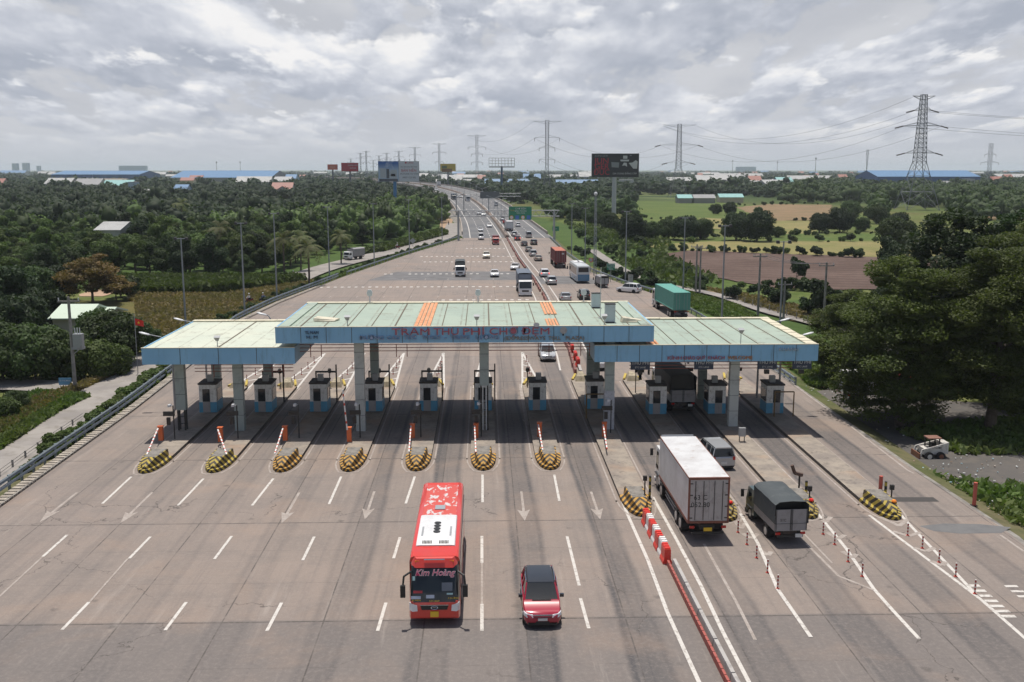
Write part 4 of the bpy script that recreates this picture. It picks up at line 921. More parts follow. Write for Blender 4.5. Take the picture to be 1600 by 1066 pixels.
# ---------------------------------------------------------------- guard rails
M_rail = mat('rail_blue_grey', (0.20, 0.235, 0.26), .5, metal=.2, dirt=.5, dcol=(0.12, 0.12, 0.11), world=True)
def guardrail(label, pts, side, double=True, postev=2.0, zb=0.0, h=.8):
    o = pts[0]; t = thing('guardrail', label, 'guardrail', tuple(o)); b = MB(M_rail); P = [p - o for p in pts]
    def rib(z0, z1, off):
        L = []
        for i, p in enumerate(P):
            tt = P[min(i + 1, len(P) - 1)] - P[max(i - 1, 0)]; tt.z = 0; tt.normalize(); nn = Vector((tt.y, -tt.x, 0)) * side; c_ = p + nn * off
            L.append([c_ + Vector((0, 0, z0)), c_ + nn * .07 + Vector((0, 0, z0 + (z1 - z0) * .25)), c_ + Vector((0, 0, (z0 + z1) / 2)), c_ + nn * .07 + Vector((0, 0, z0 + (z1 - z0) * .75)), c_ + Vector((0, 0, z1)), c_ - nn * .02 + Vector((0, 0, z1)), c_ - nn * .02 + Vector((0, 0, z0))])
        b.loft(L if side > 0 else [r[::-1] for r in L])
    rib(h - .32, h, 0); b.build('rail', t)
    if double: b = MB(mat('rail_pale', (0.40, 0.42, 0.42), .5, metal=.2, dirt=.4, world=True)); rib(h - .72, h - .5, -.0); b.build('lower_rail', t)
    acc = 0; pm = MB(M_rail).box(-.06, .06, -.1, .1, -.2, h - .02).mesh('guardrail_post'); n_ = 0
    for p, q_ in zip(P, P[1:]):
        L_ = (q_ - p).length; s = acc
        while s < L_ and n_ < 98:
            c_ = p.lerp(q_, s / L_); oo = link('post', pm, t, (c_.x - side * .12, c_.y, c_.z)); n_ += 1; s += postev
        acc = s - L_
    return t
gl = [(-32.9 + .0, y_) for y_ in range(44, 96, 6)]
guardrail('blue-grey guardrail along the left edge of the plaza', [Vector((lf(y_) - .9, y_, 0)) for y_ in range(30, 206, 5)], 1, True, 2.0, h=.95)
guardrail('grey guardrail along the left edge beyond the canopies', [Vector((lf(y_) - .5, y_, 0)) for y_ in range(210, 325, 6)], 1, False, 3.0)
guardrail('grey guardrail along the right edge beyond the green truck', [Vector((rf(y_) + .4, y_, 0)) for y_ in range(134, 325, 6)], -1, False, 3.0)
guardrail('short guardrail end seen under the right canopy', [Vector((rf(y_) + .2, y_, 0)) for y_ in range(100, 112, 3)], -1, True, 2.0)
# slotted concrete drain along the left edge
M_slot = mat('drain_block', (0.42, 0.37, 0.31), .9, var=.3, vscale=1.5, dirt=.5, dscale=2, dcol=(0.15, 0.12, 0.1), world=True)
mb = MB(M_slot, MT['stained_concrete']); y_ = 40.0; r2 = random.Random(3)
while y_ < 190:
    x = lf(y_); mb.box(x - .55, x + .15, y_, y_ + .42, .004, .16 + .03 * r2.random()); y_ += .62
strip(lambda y_: lf(y_) + .16, lambda y_: lf(y_) + .28, 40, 190, .17, 5, mb, 1)
struct('drain_kerb', mb)
# metal grates and dark patches on the right lanes
M_gr = mat('grate_dark', (0.05, 0.045, 0.042), .7)
mb = MB(M_gr); mb.face([G(1394, 777, .006), G(1458, 777, .006), G(1468, 784, .006), G(1400, 784, .006)][::-1]); mb.build('drain_grate')['kind'] = 'structure'
mb = MB(M_asph); ps = [(1436, 822), (1475, 818), (1530, 819), (1580, 824), (1565, 833), (1500, 834), (1460, 830)]; mb.face([G(x, y, .005) for x, y in ps][::-1]); mb.build('asphalt_patch')['kind'] = 'structure'
mb = MB(mat('grey_patch', (0.16, 0.155, 0.155), .85, var=.3, world=True, vscale=.4)); mb.face([(lf(202) + 6, 199, .006), (9, 199, .006), (9, 216, .006), (lf(212) + 9, 216, .006)]); mb.face([(10.6, 192, .006), (rf(200) - 2, 192, .006), (rf(206) - 3, 206, .006), (10.4, 206, .006)])
mb.build('asphalt_patch')['kind'] = 'structure'
struct('road_markings', mk)

# ================================================================ VEHICLES   (built pointing to -Y, origin on the road under the middle)
M_tyre = mat('tyre_rubber', (0.022, 0.021, 0.021), .85)
M_rim = mat('wheel_rim', (0.42, 0.42, 0.43), .35, metal=.6)
M_vg = mat('vehicle_glass', (0.012, 0.016, 0.020), .05, spec=.55)
M_trim = mat('black_trim', (0.02, 0.02, 0.02), .5)
M_hl = mat('headlight_lens', (0.72, 0.73, 0.75), .12, spec=.9)
M_tl = mat('tail_light_red', (0.42, 0.015, 0.012), .25)
M_amb = mat('amber_lens', (0.75, 0.25, 0.02), .25)
M_pl = mat('plate_white', (0.62, 0.62, 0.60), .5)
M_ply = mat('plate_yellow', (0.72, 0.46, 0.03), .5)
M_chrome = mat('chrome', (0.72, 0.73, 0.75), .12, metal=1.0)
def paint(n, c, rough=.32, d=.12): return mat('paint_' + n, c, rough, coat=.6, dirt=d, dscale=1.2, dcol=tuple(k * .6 + .05 for k in c))
P_white = paint('white', (0.72, 0.72, 0.72)); P_silver = mat('paint_silver', (0.44, 0.45, 0.46), .3, metal=.35, coat=.6); P_red = paint('deep_red', (0.34, 0.008, 0.03)); P_black = paint('black', (0.02, 0.021, 0.024)); P_grey = mat('paint_grey', (0.17, 0.165, 0.155), .35, metal=.3, coat=.5)
P_beige = mat('paint_beige', (0.36, 0.32, 0.27), .35, metal=.3, coat=.5); P_cream = paint('cream', (0.68, 0.62, 0.48)); P_redv = paint('bright_red', (0.5, 0.03, 0.03)); P_dred = paint('maroon', (0.2, 0.03, 0.03)); P_busred = paint('bus_red', (0.62, 0.045, 0.03), .3, .25)
def wheel(t, x, y, r, w_, far=False):
    s = 1 if x > 0 else -1
    o = MB(M_tyre).tube((-w_ / 2, 0, 0), (w_ / 2, 0, 0), r, n=12 if far else 20).build('wheel', t, 40, (x, y, r))
    if not far: MB(M_rim).tube((s * w_ * .35, 0, 0), (s * (w_ / 2 + .012), 0, 0), r * .62, n=12).build('rim', o)
def section(y, w_, z0, z1, r=.1, k=.94):
    return [(-w_ * k, y, z0), (w_ * k, y, z0), (w_, y, z0 + .14), (w_, y, z0 + (z1 - z0) * .6), (w_ * .975, y, z1 - r * .45), (w_ * (.975 - r * .45), y, z1), (-w_ * (.975 - r * .45), y, z1), (-w_ * .975, y, z1 - r * .45), (-w_, y, z0 + (z1 - z0) * .6), (-w_, y, z0 + .14)]
CAR = {  # L, W, H, hood z front, belt z, windshield base y, roof front y, roof rear y, glass base rear y, tail z
 'suv':   (4.6, 1.86, 1.66, .88, 1.05, -1.22, -.42, 1.72, 2.12, 1.05),
 'sedan': (4.55, 1.78, 1.45, .78, .94, -.85, -.15, 1.05, 1.70, 1.02),
 'hatch': (4.0, 1.72, 1.50, .82, .98, -.95, -.25, 1.35, 1.85, .98),
 'mpv':   (4.5, 1.78, 1.70, .88, 1.04, -1.15, -.45, 1.80, 2.14, 1.02),
 'van':   (4.95, 1.78, 2.05, 1.05, 1.22, -1.75, -1.2, 2.25, 2.40, 1.2),
 'pickup': (5.15, 1.84, 1.78, .98, 1.12, -1.05, -.42, 2.38, 2.50, 1.10)}
def car(kind, p, head, label, pt, group=None, roof=None, far=False, tail=None, name=None, cat=None, scale=1.0, brake=False):
    L_, W, Hh, hz_, bz, yw, yr, yrr, yb, tz = CAR[kind]; w_ = W / 2; a = L_ / 2
    nm = name or {'suv': 'suv', 'sedan': 'sedan_car', 'hatch': 'hatchback_car', 'mpv': 'people_carrier', 'van': 'minibus', 'pickup': 'pickup_truck'}[kind]
    t = thing(nm, label, cat or {'suv': 'car', 'sedan': 'car', 'hatch': 'car', 'mpv': 'car', 'van': 'van', 'pickup': 'pickup'}[kind], tuple(p), head, group); t.scale = (scale,) * 3
    z0 = .24
    S = [section(-a, w_ * .70, .34, hz_ * .72), section(-a + .09, w_ * .86, .27, hz_ * .86), section(-a + .35, w_ * .97, z0, hz_ * .97), section(-a + .9, w_, z0, hz_ + .02), section(yw, w_, z0, bz), section(0, w_, z0, bz - .01), section(yrr, w_, z0, bz + .01), section(min(yb + .1, a - .22), w_ * .99, z0, tz), section(a - .1, w_ * .93, .3, tz - .04), section(a, w_ * .86, .36, tz - .14)]
    MB(pt).loft(S).build('body', t, 38)
    rw = w_ * .76; gb = bz - .03
    gs = [[(-w_ * .9, yw - .02, gb), (w_ * .9, yw - .02, gb), (w_ * .9, yw, gb + .01), (-w_ * .9, yw, gb + .01)],
          [(-w_ * .93, yr, gb), (w_ * .93, yr, gb), (rw, yr, Hh - .05), (-rw, yr, Hh - .05)],
          [(-w_ * .94, (yr + yrr) / 2, gb), (w_ * .94, (yr + yrr) / 2, gb), (rw * 1.02, (yr + yrr) / 2, Hh - .02), (-rw * 1.02, (yr + yrr) / 2, Hh - .02)],
          [(-w_ * .92, yrr, gb), (w_ * .92, yrr, gb), (rw * .96, yrr, Hh - .07), (-rw * .96, yrr, Hh - .07)],
          [(-w_ * .88, yb, gb), (w_ * .88, yb, gb), (w_ * .84, yb + .01, tz + .0), (-w_ * .84, yb + .01, tz + .0)]]
    MB(M_vg).loft(gs).build('glasshouse', t, 20)
    rp_ = roof or pt
    ym = (yr + yrr) / 2
    MB(rp_).loft([[(-rw * .93, yr - .02, Hh - .065), (rw * .93, yr - .02, Hh - .065), (rw * .9, yr, Hh - .03), (-rw * .9, yr, Hh - .03)], [(-rw * 1.04, yr + .25, Hh - .09), (rw * 1.04, yr + .25, Hh - .09), (rw * .9, yr + .25, Hh), (-rw * .9, yr + .25, Hh)], [(-rw * 1.05, ym, Hh - .08), (rw * 1.05, ym, Hh - .08), (rw * .9, ym, Hh + .02), (-rw * .9, ym, Hh + .02)], [(-rw * 1.0, yrr + .04, Hh - .13), (rw * 1.0, yrr + .04, Hh - .13), (rw * .85, yrr + .04, Hh - .045), (-rw * .85, yrr + .04, Hh - .045)]]).build('roof', t, 40)
    mb = MB(roof if roof and kind != 'suv' else pt)
    for s in (-1, 1):
        mb.tube((s * w_ * .90, yw, gb), (s * rw * .99, yr, Hh - .06), .035, n=4); mb.tube((s * w_ * .9, yb, gb), (s * rw * .95, yrr, Hh - .08), .05, n=4)
        for f in ((.42, .8) if kind in ('suv', 'mpv', 'van', 'pickup') else (.55,)):
            yy = yr + (yrr - yr) * f; mb.tube((s * w_ * .945, yy, gb), (s * rw * 1.03, yy, Hh - .06), .032, n=4)
    if kind == 'pickup': mb.box(-w_ * .93, w_ * .93, 1.0, 1.06, gb, Hh - .1)
    mb.build('pillar', t)
    if roof: 
        for s in (-1, 1): MB(M_chrome).path([(s * rw * 1.02, yr + .1, Hh + .0), (s * rw * 1.04, ym, Hh + .05), (s * rw * 1.0, yrr - .1, Hh + .0)], .022, n=5).build('roof_rail', t)
    wr = .34 if kind in ('suv', 'pickup') else .31; ya, yc = -a + .86, a - .85
    for y in (ya, yc):
        for s in (-1, 1):
            MB(M_trim).tube((s * (w_ - .12), y, wr), (s * (w_ + .006), y, wr), wr + .05, n=14).build('wheel_arch', t)
            wheel(t, s * (w_ - .09), y, wr, .22, far)
    MB(M_trim).loft([section(-a + .0, w_ * .72, .22, .36, .02), section(-a + .3, w_ * .97, .2, .33, .02), section(a - .3, w_ * .95, .2, .34, .02), section(a + .0, w_ * .86, .24, .38, .02)]).build('lower_trim', t)
    hz2 = hz_ * .74
    for s in (-1, 1):
        MB(M_hl).loft([[(s * w_ * .50, -a - .015, hz2 - .05), (s * w_ * .50, -a + .3, hz2 - .05), (s * w_ * .52, -a + .3, hz2 + .12), (s * w_ * .52, -a + .03, hz2 + .08)], [(s * w_ * .84, -a + .06, hz2 - .06), (s * w_ * .84, -a + .3, hz2 - .06), (s * w_ * .86, -a + .34, hz2 + .16), (s * w_ * .86, -a + .10, hz2 + .12)], [(s * w_ * .985, -a + .28, hz2 - .02), (s * w_ * .9, -a + .4, hz2 - .02), (s * w_ * .9, -a + .5, hz2 + .17), (s * w_ * .985, -a + .34, hz2 + .14)]][::-s]).build('headlight', t)
        x_ = s * w_ * .72; MB(M_tl if not brake else mat('brake_light_lit', (0.9, 0.06, 0.04), .3, emit=2.0)).box(min(x_, s * w_ * .93), max(x_, s * w_ * .93), a - .12, a + .012, tz - .30, tz - .06).build('tail_light', t)
        mb = MB(pt if not roof else roof); mb.box(s * (w_ + .1) - .1, s * (w_ + .1) + .1, yw + .28, yw + .42, bz + .0, bz + .15); mb.build('mirror', t)
    mb = MB(M_trim, M_chrome); mb.loft([[(-w_ * .46, -a - .014, hz2 - .06), (w_ * .46, -a - .014, hz2 - .06), (w_ * .5, -a + .05, hz2 + .07), (-w_ * .5, -a + .05, hz2 + .07)], [(-w_ * .46, -a + .12, hz2 - .06), (w_ * .46, -a + .12, hz2 - .06), (w_ * .5, -a + .12, hz2 + .07), (-w_ * .5, -a + .12, hz2 + .07)]])
    mb.box(-w_ * .5, w_ * .5, -a - .02, -a + .02, hz2 + .06, hz2 + .1, 1); mb.box(-w_ * .35, w_ * .35, -a - .012, -a + .1, .3, .42, 0); mb.build('grille', t)
    MB(M_pl).box(-.23, .23, -a - .035, -a - .0, .45, .57).build('number_plate', t); MB(M_pl).box(-.23, .23, a, a + .03, .55 if kind != 'pickup' else .5, .69).build('number_plate', t)
    if not far:
        MB(M_trim).box(-w_ * .5, w_ * .5, yw - .05, yw + .0, bz - .03, bz + .012).build('wiper', t)
        for s in (-1, 1): MB(M_chrome).box(s * w_ - .008, s * w_ + .008, yw + .4, yrr, bz - .07, bz - .04).build('belt_trim', t)
    return t
def lightbar(): pass
# --- truck: white or coloured cab with a box, tarpaulin or container behind
def corrug(mb, x, y0, y1, z0, z1, s, n_, d_=.035, m=0):
    for k in range(n_):
        a, b, c = [y0 + (y1 - y0) * (k + f) / n_ for f in (0, .35, .5)]; e = y0 + (y1 - y0) * (k + .85) / n_; f_ = y0 + (y1 - y0) * (k + 1) / n_
        pts = [(x, a), (x, b), (x - s * d_, c), (x - s * d_, e), (x, f_)]
        for (xa, ya), (xb, yb_) in zip(pts, pts[1:]):
            q = [(xa, ya, z0), (xb, yb_, z0), (xb, yb_, z1), (xa, ya, z1)]; mb.face(q if s > 0 else q[::-1], m)
M_chas = mat('chassis_dark', (0.035, 0.03, 0.028), .7, dirt=.5, dcol=(0.12, 0.07, 0.05))
def truck(p, head, label, cabp, cargo, cm, W=2.3, cabL=1.75, cabH=2.35, boxL=5.0, boxH=3.2, boxW=None, floor=1.05, wr=.45, axles=2, group=None, far=False, name='truck', cat='truck', long_nose=False, doorm=None, frame=None):
    """origin under the front bumper"""
    t = thing(name, label, cat, tuple(p), head, group); w_ = W / 2; bw = (boxW or W) / 2; cz = .5 if W > 2.1 else .4
    prof = [(0, cz), (-.02, cz + .75), (.05, cz + .85), (.28, cabH - .12), (.42, cabH), (cabL - .1, cabH), (cabL, cabH - .1), (cabL, cz)]
    prof = [(y, z) for y, z in prof]
    MB(cabp).xprism(prof, -w_ + .06, w_ - .06).build('cab', t, 25)
    MB(M_vg).loft([[(-w_ + .16, .055, cz + .92), (w_ - .16, .055, cz + .92), (w_ - .2, .265, cabH - .2), (-w_ + .2, .265, cabH - .2)], [(-w_ + .16, .02, cz + .93), (w_ - .16, .02, cz + .93), (w_ - .2, .23, cabH - .19), (-w_ + .2, .23, cabH - .19)]][::-1]).build('windscreen', t)
    for s in (-1, 1):
        q = [(.34, cz + .85), (cabL - .5, cz + .85), (cabL - .5, cabH - .3), (.46, cabH - .3)]; xs = s * (w_ - .06)
        MB(M_vg).xprism(q, xs - .012, xs + .012).build('side_window', t)
        mb = MB(M_trim); mb.tube((s * (w_ - .05), .15, cabH - .35), (s * (w_ + .2), .0, cabH - .4), .02, n=4); mb.box(s * (w_ + .2) - .1, s * (w_ + .2) + .1, -.05, .03, cabH - .85, cabH - .35); mb.build('mirror', t)
        MB(M_hl).box(s * (w_ - .35) - .17, s * (w_ - .35) + .17, -.05, .05, cz + .08, cz + .28).build('headlight', t)
        MB(M_amb).box(s * (w_ - .1) - .05, s * (w_ - .1) + .04, -.045, .05, cz + .1, cz + .27).build('indicator', t)
    MB(M_trim).box(-w_ * .5, w_ * .5, -.04, .02, cz + .32, cz + .62).build('grille', t)
    MB(cabp if W > 2.2 else M_trim).box(-w_ + .02, w_ - .02, -.1, .25, cz - .22, cz + .06).build('bumper', t)
    MB(M_pl).box(-.24, .24, -.125, -.1, cz - .16, cz - .02).build('number_plate', t)
    y0 = cabL + .18; y1 = y0 + boxL
    MB(M_chas).box(-.42, .42, .3, y1 - .1, floor - .42, floor - .12).build('chassis', t)
    ax = [cabL * .55] + ([y1 - 1.4] if axles == 2 else [y1 - 2.7, y1 - 1.4] if axles == 3 else [cabL + 1.2, y1 - 3.2, y1 - 1.9])
    for i, y in enumerate(ax):
        for s in (-1, 1):
            wheel(t, s * (w_ - .2), y, wr, .28 if i == 0 else .5, far)
            if not far: MB(M_trim).box(s * (w_ - .22) - .26, s * (w_ - .22) + .26, y - wr - .06, y + wr + .06, wr * 2 + .02, wr * 2 + .07).build('mudguard', t)
    MB(M_trim).box(-w_ * .8, w_ * .8, y1 - .12, y1 - .03, .45, .6).build('rear_bumper', t)
    for s in (-1, 1): MB(M_tl).box(s * w_ * .78 - .14, s * w_ * .78 + .14, y1 - .05, y1 + .02, floor - .32, floor - .17).build('tail_light', t)
    MB(M_ply if cargo == 'reefer' else M_pl).box(-.25 if cargo == 'reefer' else -w_ * .75, .25 if cargo == 'reefer' else -w_ * .75 + .42, y1 - .02, y1 + .02, floor - .5, floor - .28).build('number_plate', t)
    if cargo in ('reefer', 'box'):
        b = MB(cm).box(-bw, bw, y0, y1, floor, boxH).build('box_body', t)
        fr = MB(frame or M_stl)
        for x in (-bw, bw - .09): fr.box(x - .008, x + .098, y1 - .06, y1 + .05, floor, boxH + .012)
        fr.box(-bw + .1, bw - .1, y1 - .06, y1 + .045, boxH - .13, boxH + .012); fr.box(-bw + .1, bw - .1, y1 - .06, y1 + .045, floor, floor + .14)
        for s in (-1, 1): fr.box(s * bw - .02, s * bw + .02, y0, y1 - .1, floor - .02, floor + .16); fr.box(s * bw - .02, s * bw + .02, y0, y1 - .1, boxH - .07, boxH + .01)
        fr.build('box_frame', t)
        for s in (-1, 1):
            x0_, x1_ = (-bw + .1, -.012) if s < 0 else (.012, bw - .1)
            d_ = MB(doorm or cm).box(x0_, x1_, y1 + .002, y1 + .03, floor + .15, boxH - .14).build('rear_door', t)
            if not far:
                mb = MB(M_trim)
                for f in (.28, .72): xx = x0_ + (x1_ - x0_) * f; mb.tube((xx, y1 + .055, floor + .2), (xx, y1 + .055, boxH - .2), .018, n=5)
                for f in (.12, .37, .62, .87): zz = floor + (boxH - floor) * f; xo = x0_ if s < 0 else x1_; mb.box(min(xo, xo - s * .16), max(xo, xo - s * .16), y1 + .03, y1 + .045, zz - .03, zz + .03)
                mb.build('door_hardware', d_)
    elif cargo == 'container':
        mb = MB(cm); n_ = int(boxL / .28)
        for s in (-1, 1): corrug(mb, s * (bw - .03), y0 + .1, y1 - .1, floor + .12, boxH - .1, s, n_ if not far else n_ // 2)
        mb.face([(-bw + .04, y0 + .04, boxH - .03), (bw - .04, y0 + .04, boxH - .03), (bw - .04, y1 - .04, boxH - .03), (-bw + .04, y1 - .04, boxH - .03)]); mb.box(-bw + .05, bw - .05, y0 + .05, y0 + .08, floor + .1, boxH - .05)
        mb.box(-bw + .1, bw - .1, y0 + .1, y1 - .15, floor, floor + .05); mb.build('container_wall', t)
        fr = MB(frame or cm)
        for s in (-1, 1):
            fr.box(s * bw - .06, s * bw + .06, y0, y0 + .14, floor, boxH); fr.box(s * bw - .06, s * bw + .06, y1 - .14, y1, floor, boxH)
            fr.box(s * bw - .05, s * bw + .05, y0 + .14, y1 - .14, boxH - .1, boxH); fr.box(s * bw - .05, s * bw + .05, y0 + .14, y1 - .14, floor, floor + .14)
        fr.box(-bw + .07, bw - .07, y1 - .12, y1 - .01, boxH - .12, boxH - .003); fr.box(-bw + .07, bw - .07, y1 - .12, y1 - .01, floor, floor + .12); fr.build('corner_frame', t)
        for s in (-1, 1):
            x0_, x1_ = (-bw + .07, -.015) if s < 0 else (.015, bw - .07)
            d_ = MB(doorm or cm)
            for k in range(5): zz = floor + .13 + (boxH - floor - .26) * k / 5; d_.box(x0_, x1_, y1 - .07, y1 - .02, zz, zz + (boxH - floor - .26) / 5 * .8); d_.box(x0_, x1_, y1 - .09, y1 - .04, zz + (boxH - floor - .26) / 5 * .8, zz + (boxH - floor - .26) / 5)
            d_ = d_.build('rear_door', t); mb = MB(M_stl)
            for f in (.3, .7): xx = x0_ + (x1_ - x0_) * f; mb.tube((xx, y1 + .0, floor + .05), (xx, y1 + .0, boxH - .05), .022, n=5)
            mb.build('lock_rod', d_)
    elif cargo == 'tarp':
        bt = floor + (boxH - floor) * .36
        MB(frame or M_stl).box(-bw + .02, bw - .02, y0 + .02, y1 - .02, floor - .1, bt).build('cargo_bed', t)
        r2 = random.Random(int(y1 * 100)); L = []
        ns = int(boxL / .55)
        for k in range(ns + 1):
            y = y0 + (y1 - y0 + .12) * k / ns; sg = .035 * (k % 2) + r2.uniform(0, .02); zz = boxH - sg
            L.append([(-bw - .03, y, bt - .25), (bw + .03, y, bt - .25), (bw + .035 - sg, y, (bt + zz) / 2), (bw + .02, y, zz - .22), (bw - .22, y, zz - .05), (0, y, zz), (-bw + .22, y, zz - .05), (-bw - .02, y, zz - .22), (-bw - .035 + sg, y, (bt + zz) / 2)])
        MB(cm).loft(L, cap=False).build('tarpaulin', t, 50)
        MB(cm).box(-bw + .03, bw - .03, y0 + .03, y0 + .06, bt, boxH - .25).build('front_flap', t)
        MB(M_trim).box(-bw + .06, bw - .06, y1 - .6, y1 - .58, bt, boxH - .2).build('interior_shade_sheet', t)  # black sheet paints the shade inside the open cover
        for s in (-1, 1):
            x0_, x1_ = (-bw + .04, -.015) if s < 0 else (.015, bw - .04)
            d_ = MB(doorm or M_stl).box(x0_, x1_, y1 + .04, y1 + .08, floor - .05, floor + (boxH - floor) * (.70 if boxH < 3.3 else .4)).build('tail_door', t)
            mb = MB(M_trim)
            for xx in (x0_ + .04, x1_ - .04): mb.box(xx - .018, xx + .018, y1 + .08, y1 + .1, floor - .03, floor + (boxH - floor) * (.69 if boxH < 3.3 else .39))
            mb.build('door_frame', d_)
    return t
# --- coach
def c_busroof(q):
    p = q.n('ShaderNodeTexCoord').outputs['Object']; x, y, z = q.sep(p)
    n_ = q.noise(q.comb(q.math('MULTIPLY', x, 1.6), q.math('MULTIPLY', y, .9), 0), 1.6, 5, .62, .3)
    zone = q.math('MULTIPLY', q.mr(y, 5.2, 6.2), q.mr(y, 11.7, 11.3)); zx = q.mr(q.math('ABSOLUTE', x), 1.05, .95)
    f = q.math('MULTIPLY', q.math('MULTIPLY', zone, zx), q.mr(n_, .545, .575))
    c = q.mix(q.math('MULTIPLY', q.math('MULTIPLY', zone, zx), .45), (0.62, 0.05, 0.035), (0.50, 0.14, 0.11))
    return q.mix(f, c, (0.58, 0.55, 0.54))
M_broof = shader('bus_roof_peeling', c_busroof, .4, .4)
def coach(p, head, label, body, lower, L_=12.0, W=2.5, Hh=3.45, hero=False, roofm=None, ac=(1.75, 6.1), acm=None):
    t = thing('coach', label, 'bus', tuple(p), head); w_ = W / 2; rm = roofm or body
    def sec(y, w2, z0, z1, r=.22):
        return [(-w2, y, z0), (w2, y, z0), (w2 + .0, y, z0 + (z1 - z0) * .4), (w2 - .02, y, z1 - r), (w2 - r * .35, y, z1 - r * .3), (w2 - r, y, z1), (-w2 + r, y, z1), (-w2 + r * .35, y, z1 - r * .3), (-w2 + .02, y, z1 - r), (-w2, y, z0 + (z1 - z0) * .4)]
    z0 = .38
    front = [sec(0, w_ * .84, z0 + .05, 1.28), sec(.06, w_ * .93, z0, 1.3)]
    # nose below the windscreen, body shell behind it
    MB(lower).loft([sec(-.02, w_ * .80, z0 + .08, 1.2, .12), sec(.05, w_ * .94, z0, 1.3, .12), sec(.3, w_, z0, 1.33, .12), sec(.7, w_, z0, 1.33, .12)]).build('nose', t, 35)
    MB(body, rm).loft([sec(.7, w_, z0, Hh - .1), sec(1.2, w_, z0, Hh), sec(L_ - .5, w_, z0, Hh), sec(L_ - .12, w_ * .97, z0 + .05, Hh - .06), sec(L_, w_ * .92, z0 + .1, Hh - .2)]).build('body', t, 35)
    if roofm: MB(rm).loft([[(-w_ + .3, y, Hh - .02), (w_ - .3, y, Hh - .02), (w_ - .34, y, Hh + .012), (-w_ + .34, y, Hh + .012)] for y in (1.9, L_ - .45)]).build('roof_panel', t)
    # raked windscreen wrapping the corners
    MB(M_vg).loft([[(-w_ * .80, .0, 1.22), (w_ * .80, .0, 1.22), (w_ * .74, .42, Hh - .55), (-w_ * .74, .42, Hh - .55)], [(-w_ * .94, .1, 1.22), (w_ * .94, .1, 1.22), (w_ * .90, .52, Hh - .5), (-w_ * .90, .52, Hh - .5)], [(-w_ * .995, .72, 1.22), (w_ * .995, .72, 1.22), (w_ * .98, .75, Hh - .35), (-w_ * .98, .75, Hh - .35)]]).build('windscreen', t, 50)
    MB(rm if roofm is None else body).loft([[(-w_ * .72, .38, Hh - .58), (w_ * .72, .38, Hh - .58), (w_ * .70, .55, Hh - .16), (-w_ * .70, .55, Hh - .16)], [(-w_ * .92, .55, Hh - .52), (w_ * .92, .55, Hh - .52), (w_ * .86, .8, Hh - .08), (-w_ * .86, .8, Hh - .08)], [(-w_ * .99, 1.1, Hh - .40), (w_ * .99, 1.1, Hh - .40), (w_ * .9, 1.3, Hh + .0), (-w_ * .9, 1.3, Hh + .0)]]).build('roof_cap', t, 50)
    MB(M_trim).box(-.015, .015, -.0, .45, 1.25, 1.28).build('screen_divider', t)
    for s in (-1, 1):
        MB(M_vg).box(s * w_ - .015, s * w_ + .012, 1.0, L_ - 1.1, 1.55, Hh - .5).build('side_window', t)
        mb = MB(M_trim); mb.path([(s * (w_ - .1), .35, Hh - .75), (s * (w_ + .22), .02, Hh - .85), (s * (w_ + .27), -.1, Hh - 1.3)], .05); mb.box(s * (w_ + .27) - .12, s * (w_ + .27) + .12, -.2, -.05, Hh - 1.85, Hh - 1.25); mb.build('mirror', t)
        q = s * w_
        MB(M_hl).loft([[(q * .66, -.05, .80), (q * .66, .2, .80), (q * .68, .2, 1.1), (q * .68, -.05, 1.1)], [(q * .86, -.02, .76), (q * .86, .2, .76), (q * .88, .2, 1.16), (q * .88, -.02, 1.16)], [(q * .985, .1, .80), (q * .9, .25, .80), (q * .9, .25, 1.2), (q * .99, .12, 1.2)]][::-s]).build('headlight', t)
        MB(M_tl).box(q * .8 - .12, q * .8 + .12, L_ - .04, L_ + .02, .9, 1.35).build('tail_light', t)
        for y in (2.6, L_ - 3.3):
            MB(M_trim).tube((s * (w_ - .1), y, .5), (s * (w_ + .006), y, .5), .58, n=16).build('wheel_arch', t); wheel(t, s * (w_ - .12), y, .5, .3)
        MB(M_amb).box(q * .68 - .1, q * .68 + .1, .5, .56, Hh - .34, Hh - .26).build('marker_lamp', t)
    MB(M_trim).loft([[(-w_ * .5, -.05, .86), (w_ * .5, -.05, .86), (w_ * .55, -.03, 1.08), (-w_ * .55, -.03, 1.08)], [(-w_ * .5, .0, .86), (w_ * .5, .0, .86), (w_ * .55, .0, 1.08), (-w_ * .55, .0, 1.08)]]).build('grille', t)
    MB(M_chrome).box(-w_ * .56, w_ * .56, -.055, -.02, 1.09, 1.12).build('chrome_strip', t)
    MB(M_ply if hero else M_pl).box(-.2, .2, -.08, -.03, .5, .78).build('number_plate', t)
    MB(M_vg).loft([[(-w_ * .82, L_ - .1, 2.2), (w_ * .82, L_ - .1, 2.2), (w_ * .8, L_ - .16, Hh - .35), (-w_ * .8, L_ - .16, Hh - .35)], [(-w_ * .8, L_ + .012, 2.2), (w_ * .8, L_ + .012, 2.2), (w_ * .78, L_ + .01, Hh - .4), (-w_ * .78, L_ + .01, Hh - .4)]]).build('rear_window', t)
    a0, a1 = ac; am = acm or mat('ac_housing', (0.66, 0.66, 0.66), .45, dirt=.25, dcol=(0.35, 0.34, 0.33))
    A_ = MB(am).loft([[(-w_ * .80, y, Hh - .02), (w_ * .80, y, Hh - .02), (w_ * .77, y, Hh + h_ * .7), (w_ * .62, y, Hh + h_), (-w_ * .62, y, Hh + h_), (-w_ * .77, y, Hh + h_ * .7)] for y, h_ in ((a0, .06), (a0 + .35, .2), (a1 - .4, .22), (a1, .08))]).build('air_conditioner', t, 40)
    for k in range(4): yy = a0 + 1.45 + .42 * k; MB(M_trim).tube((0, yy, Hh + .2), (0, yy, Hh + .24), .18, n=14).build('fan', A_)
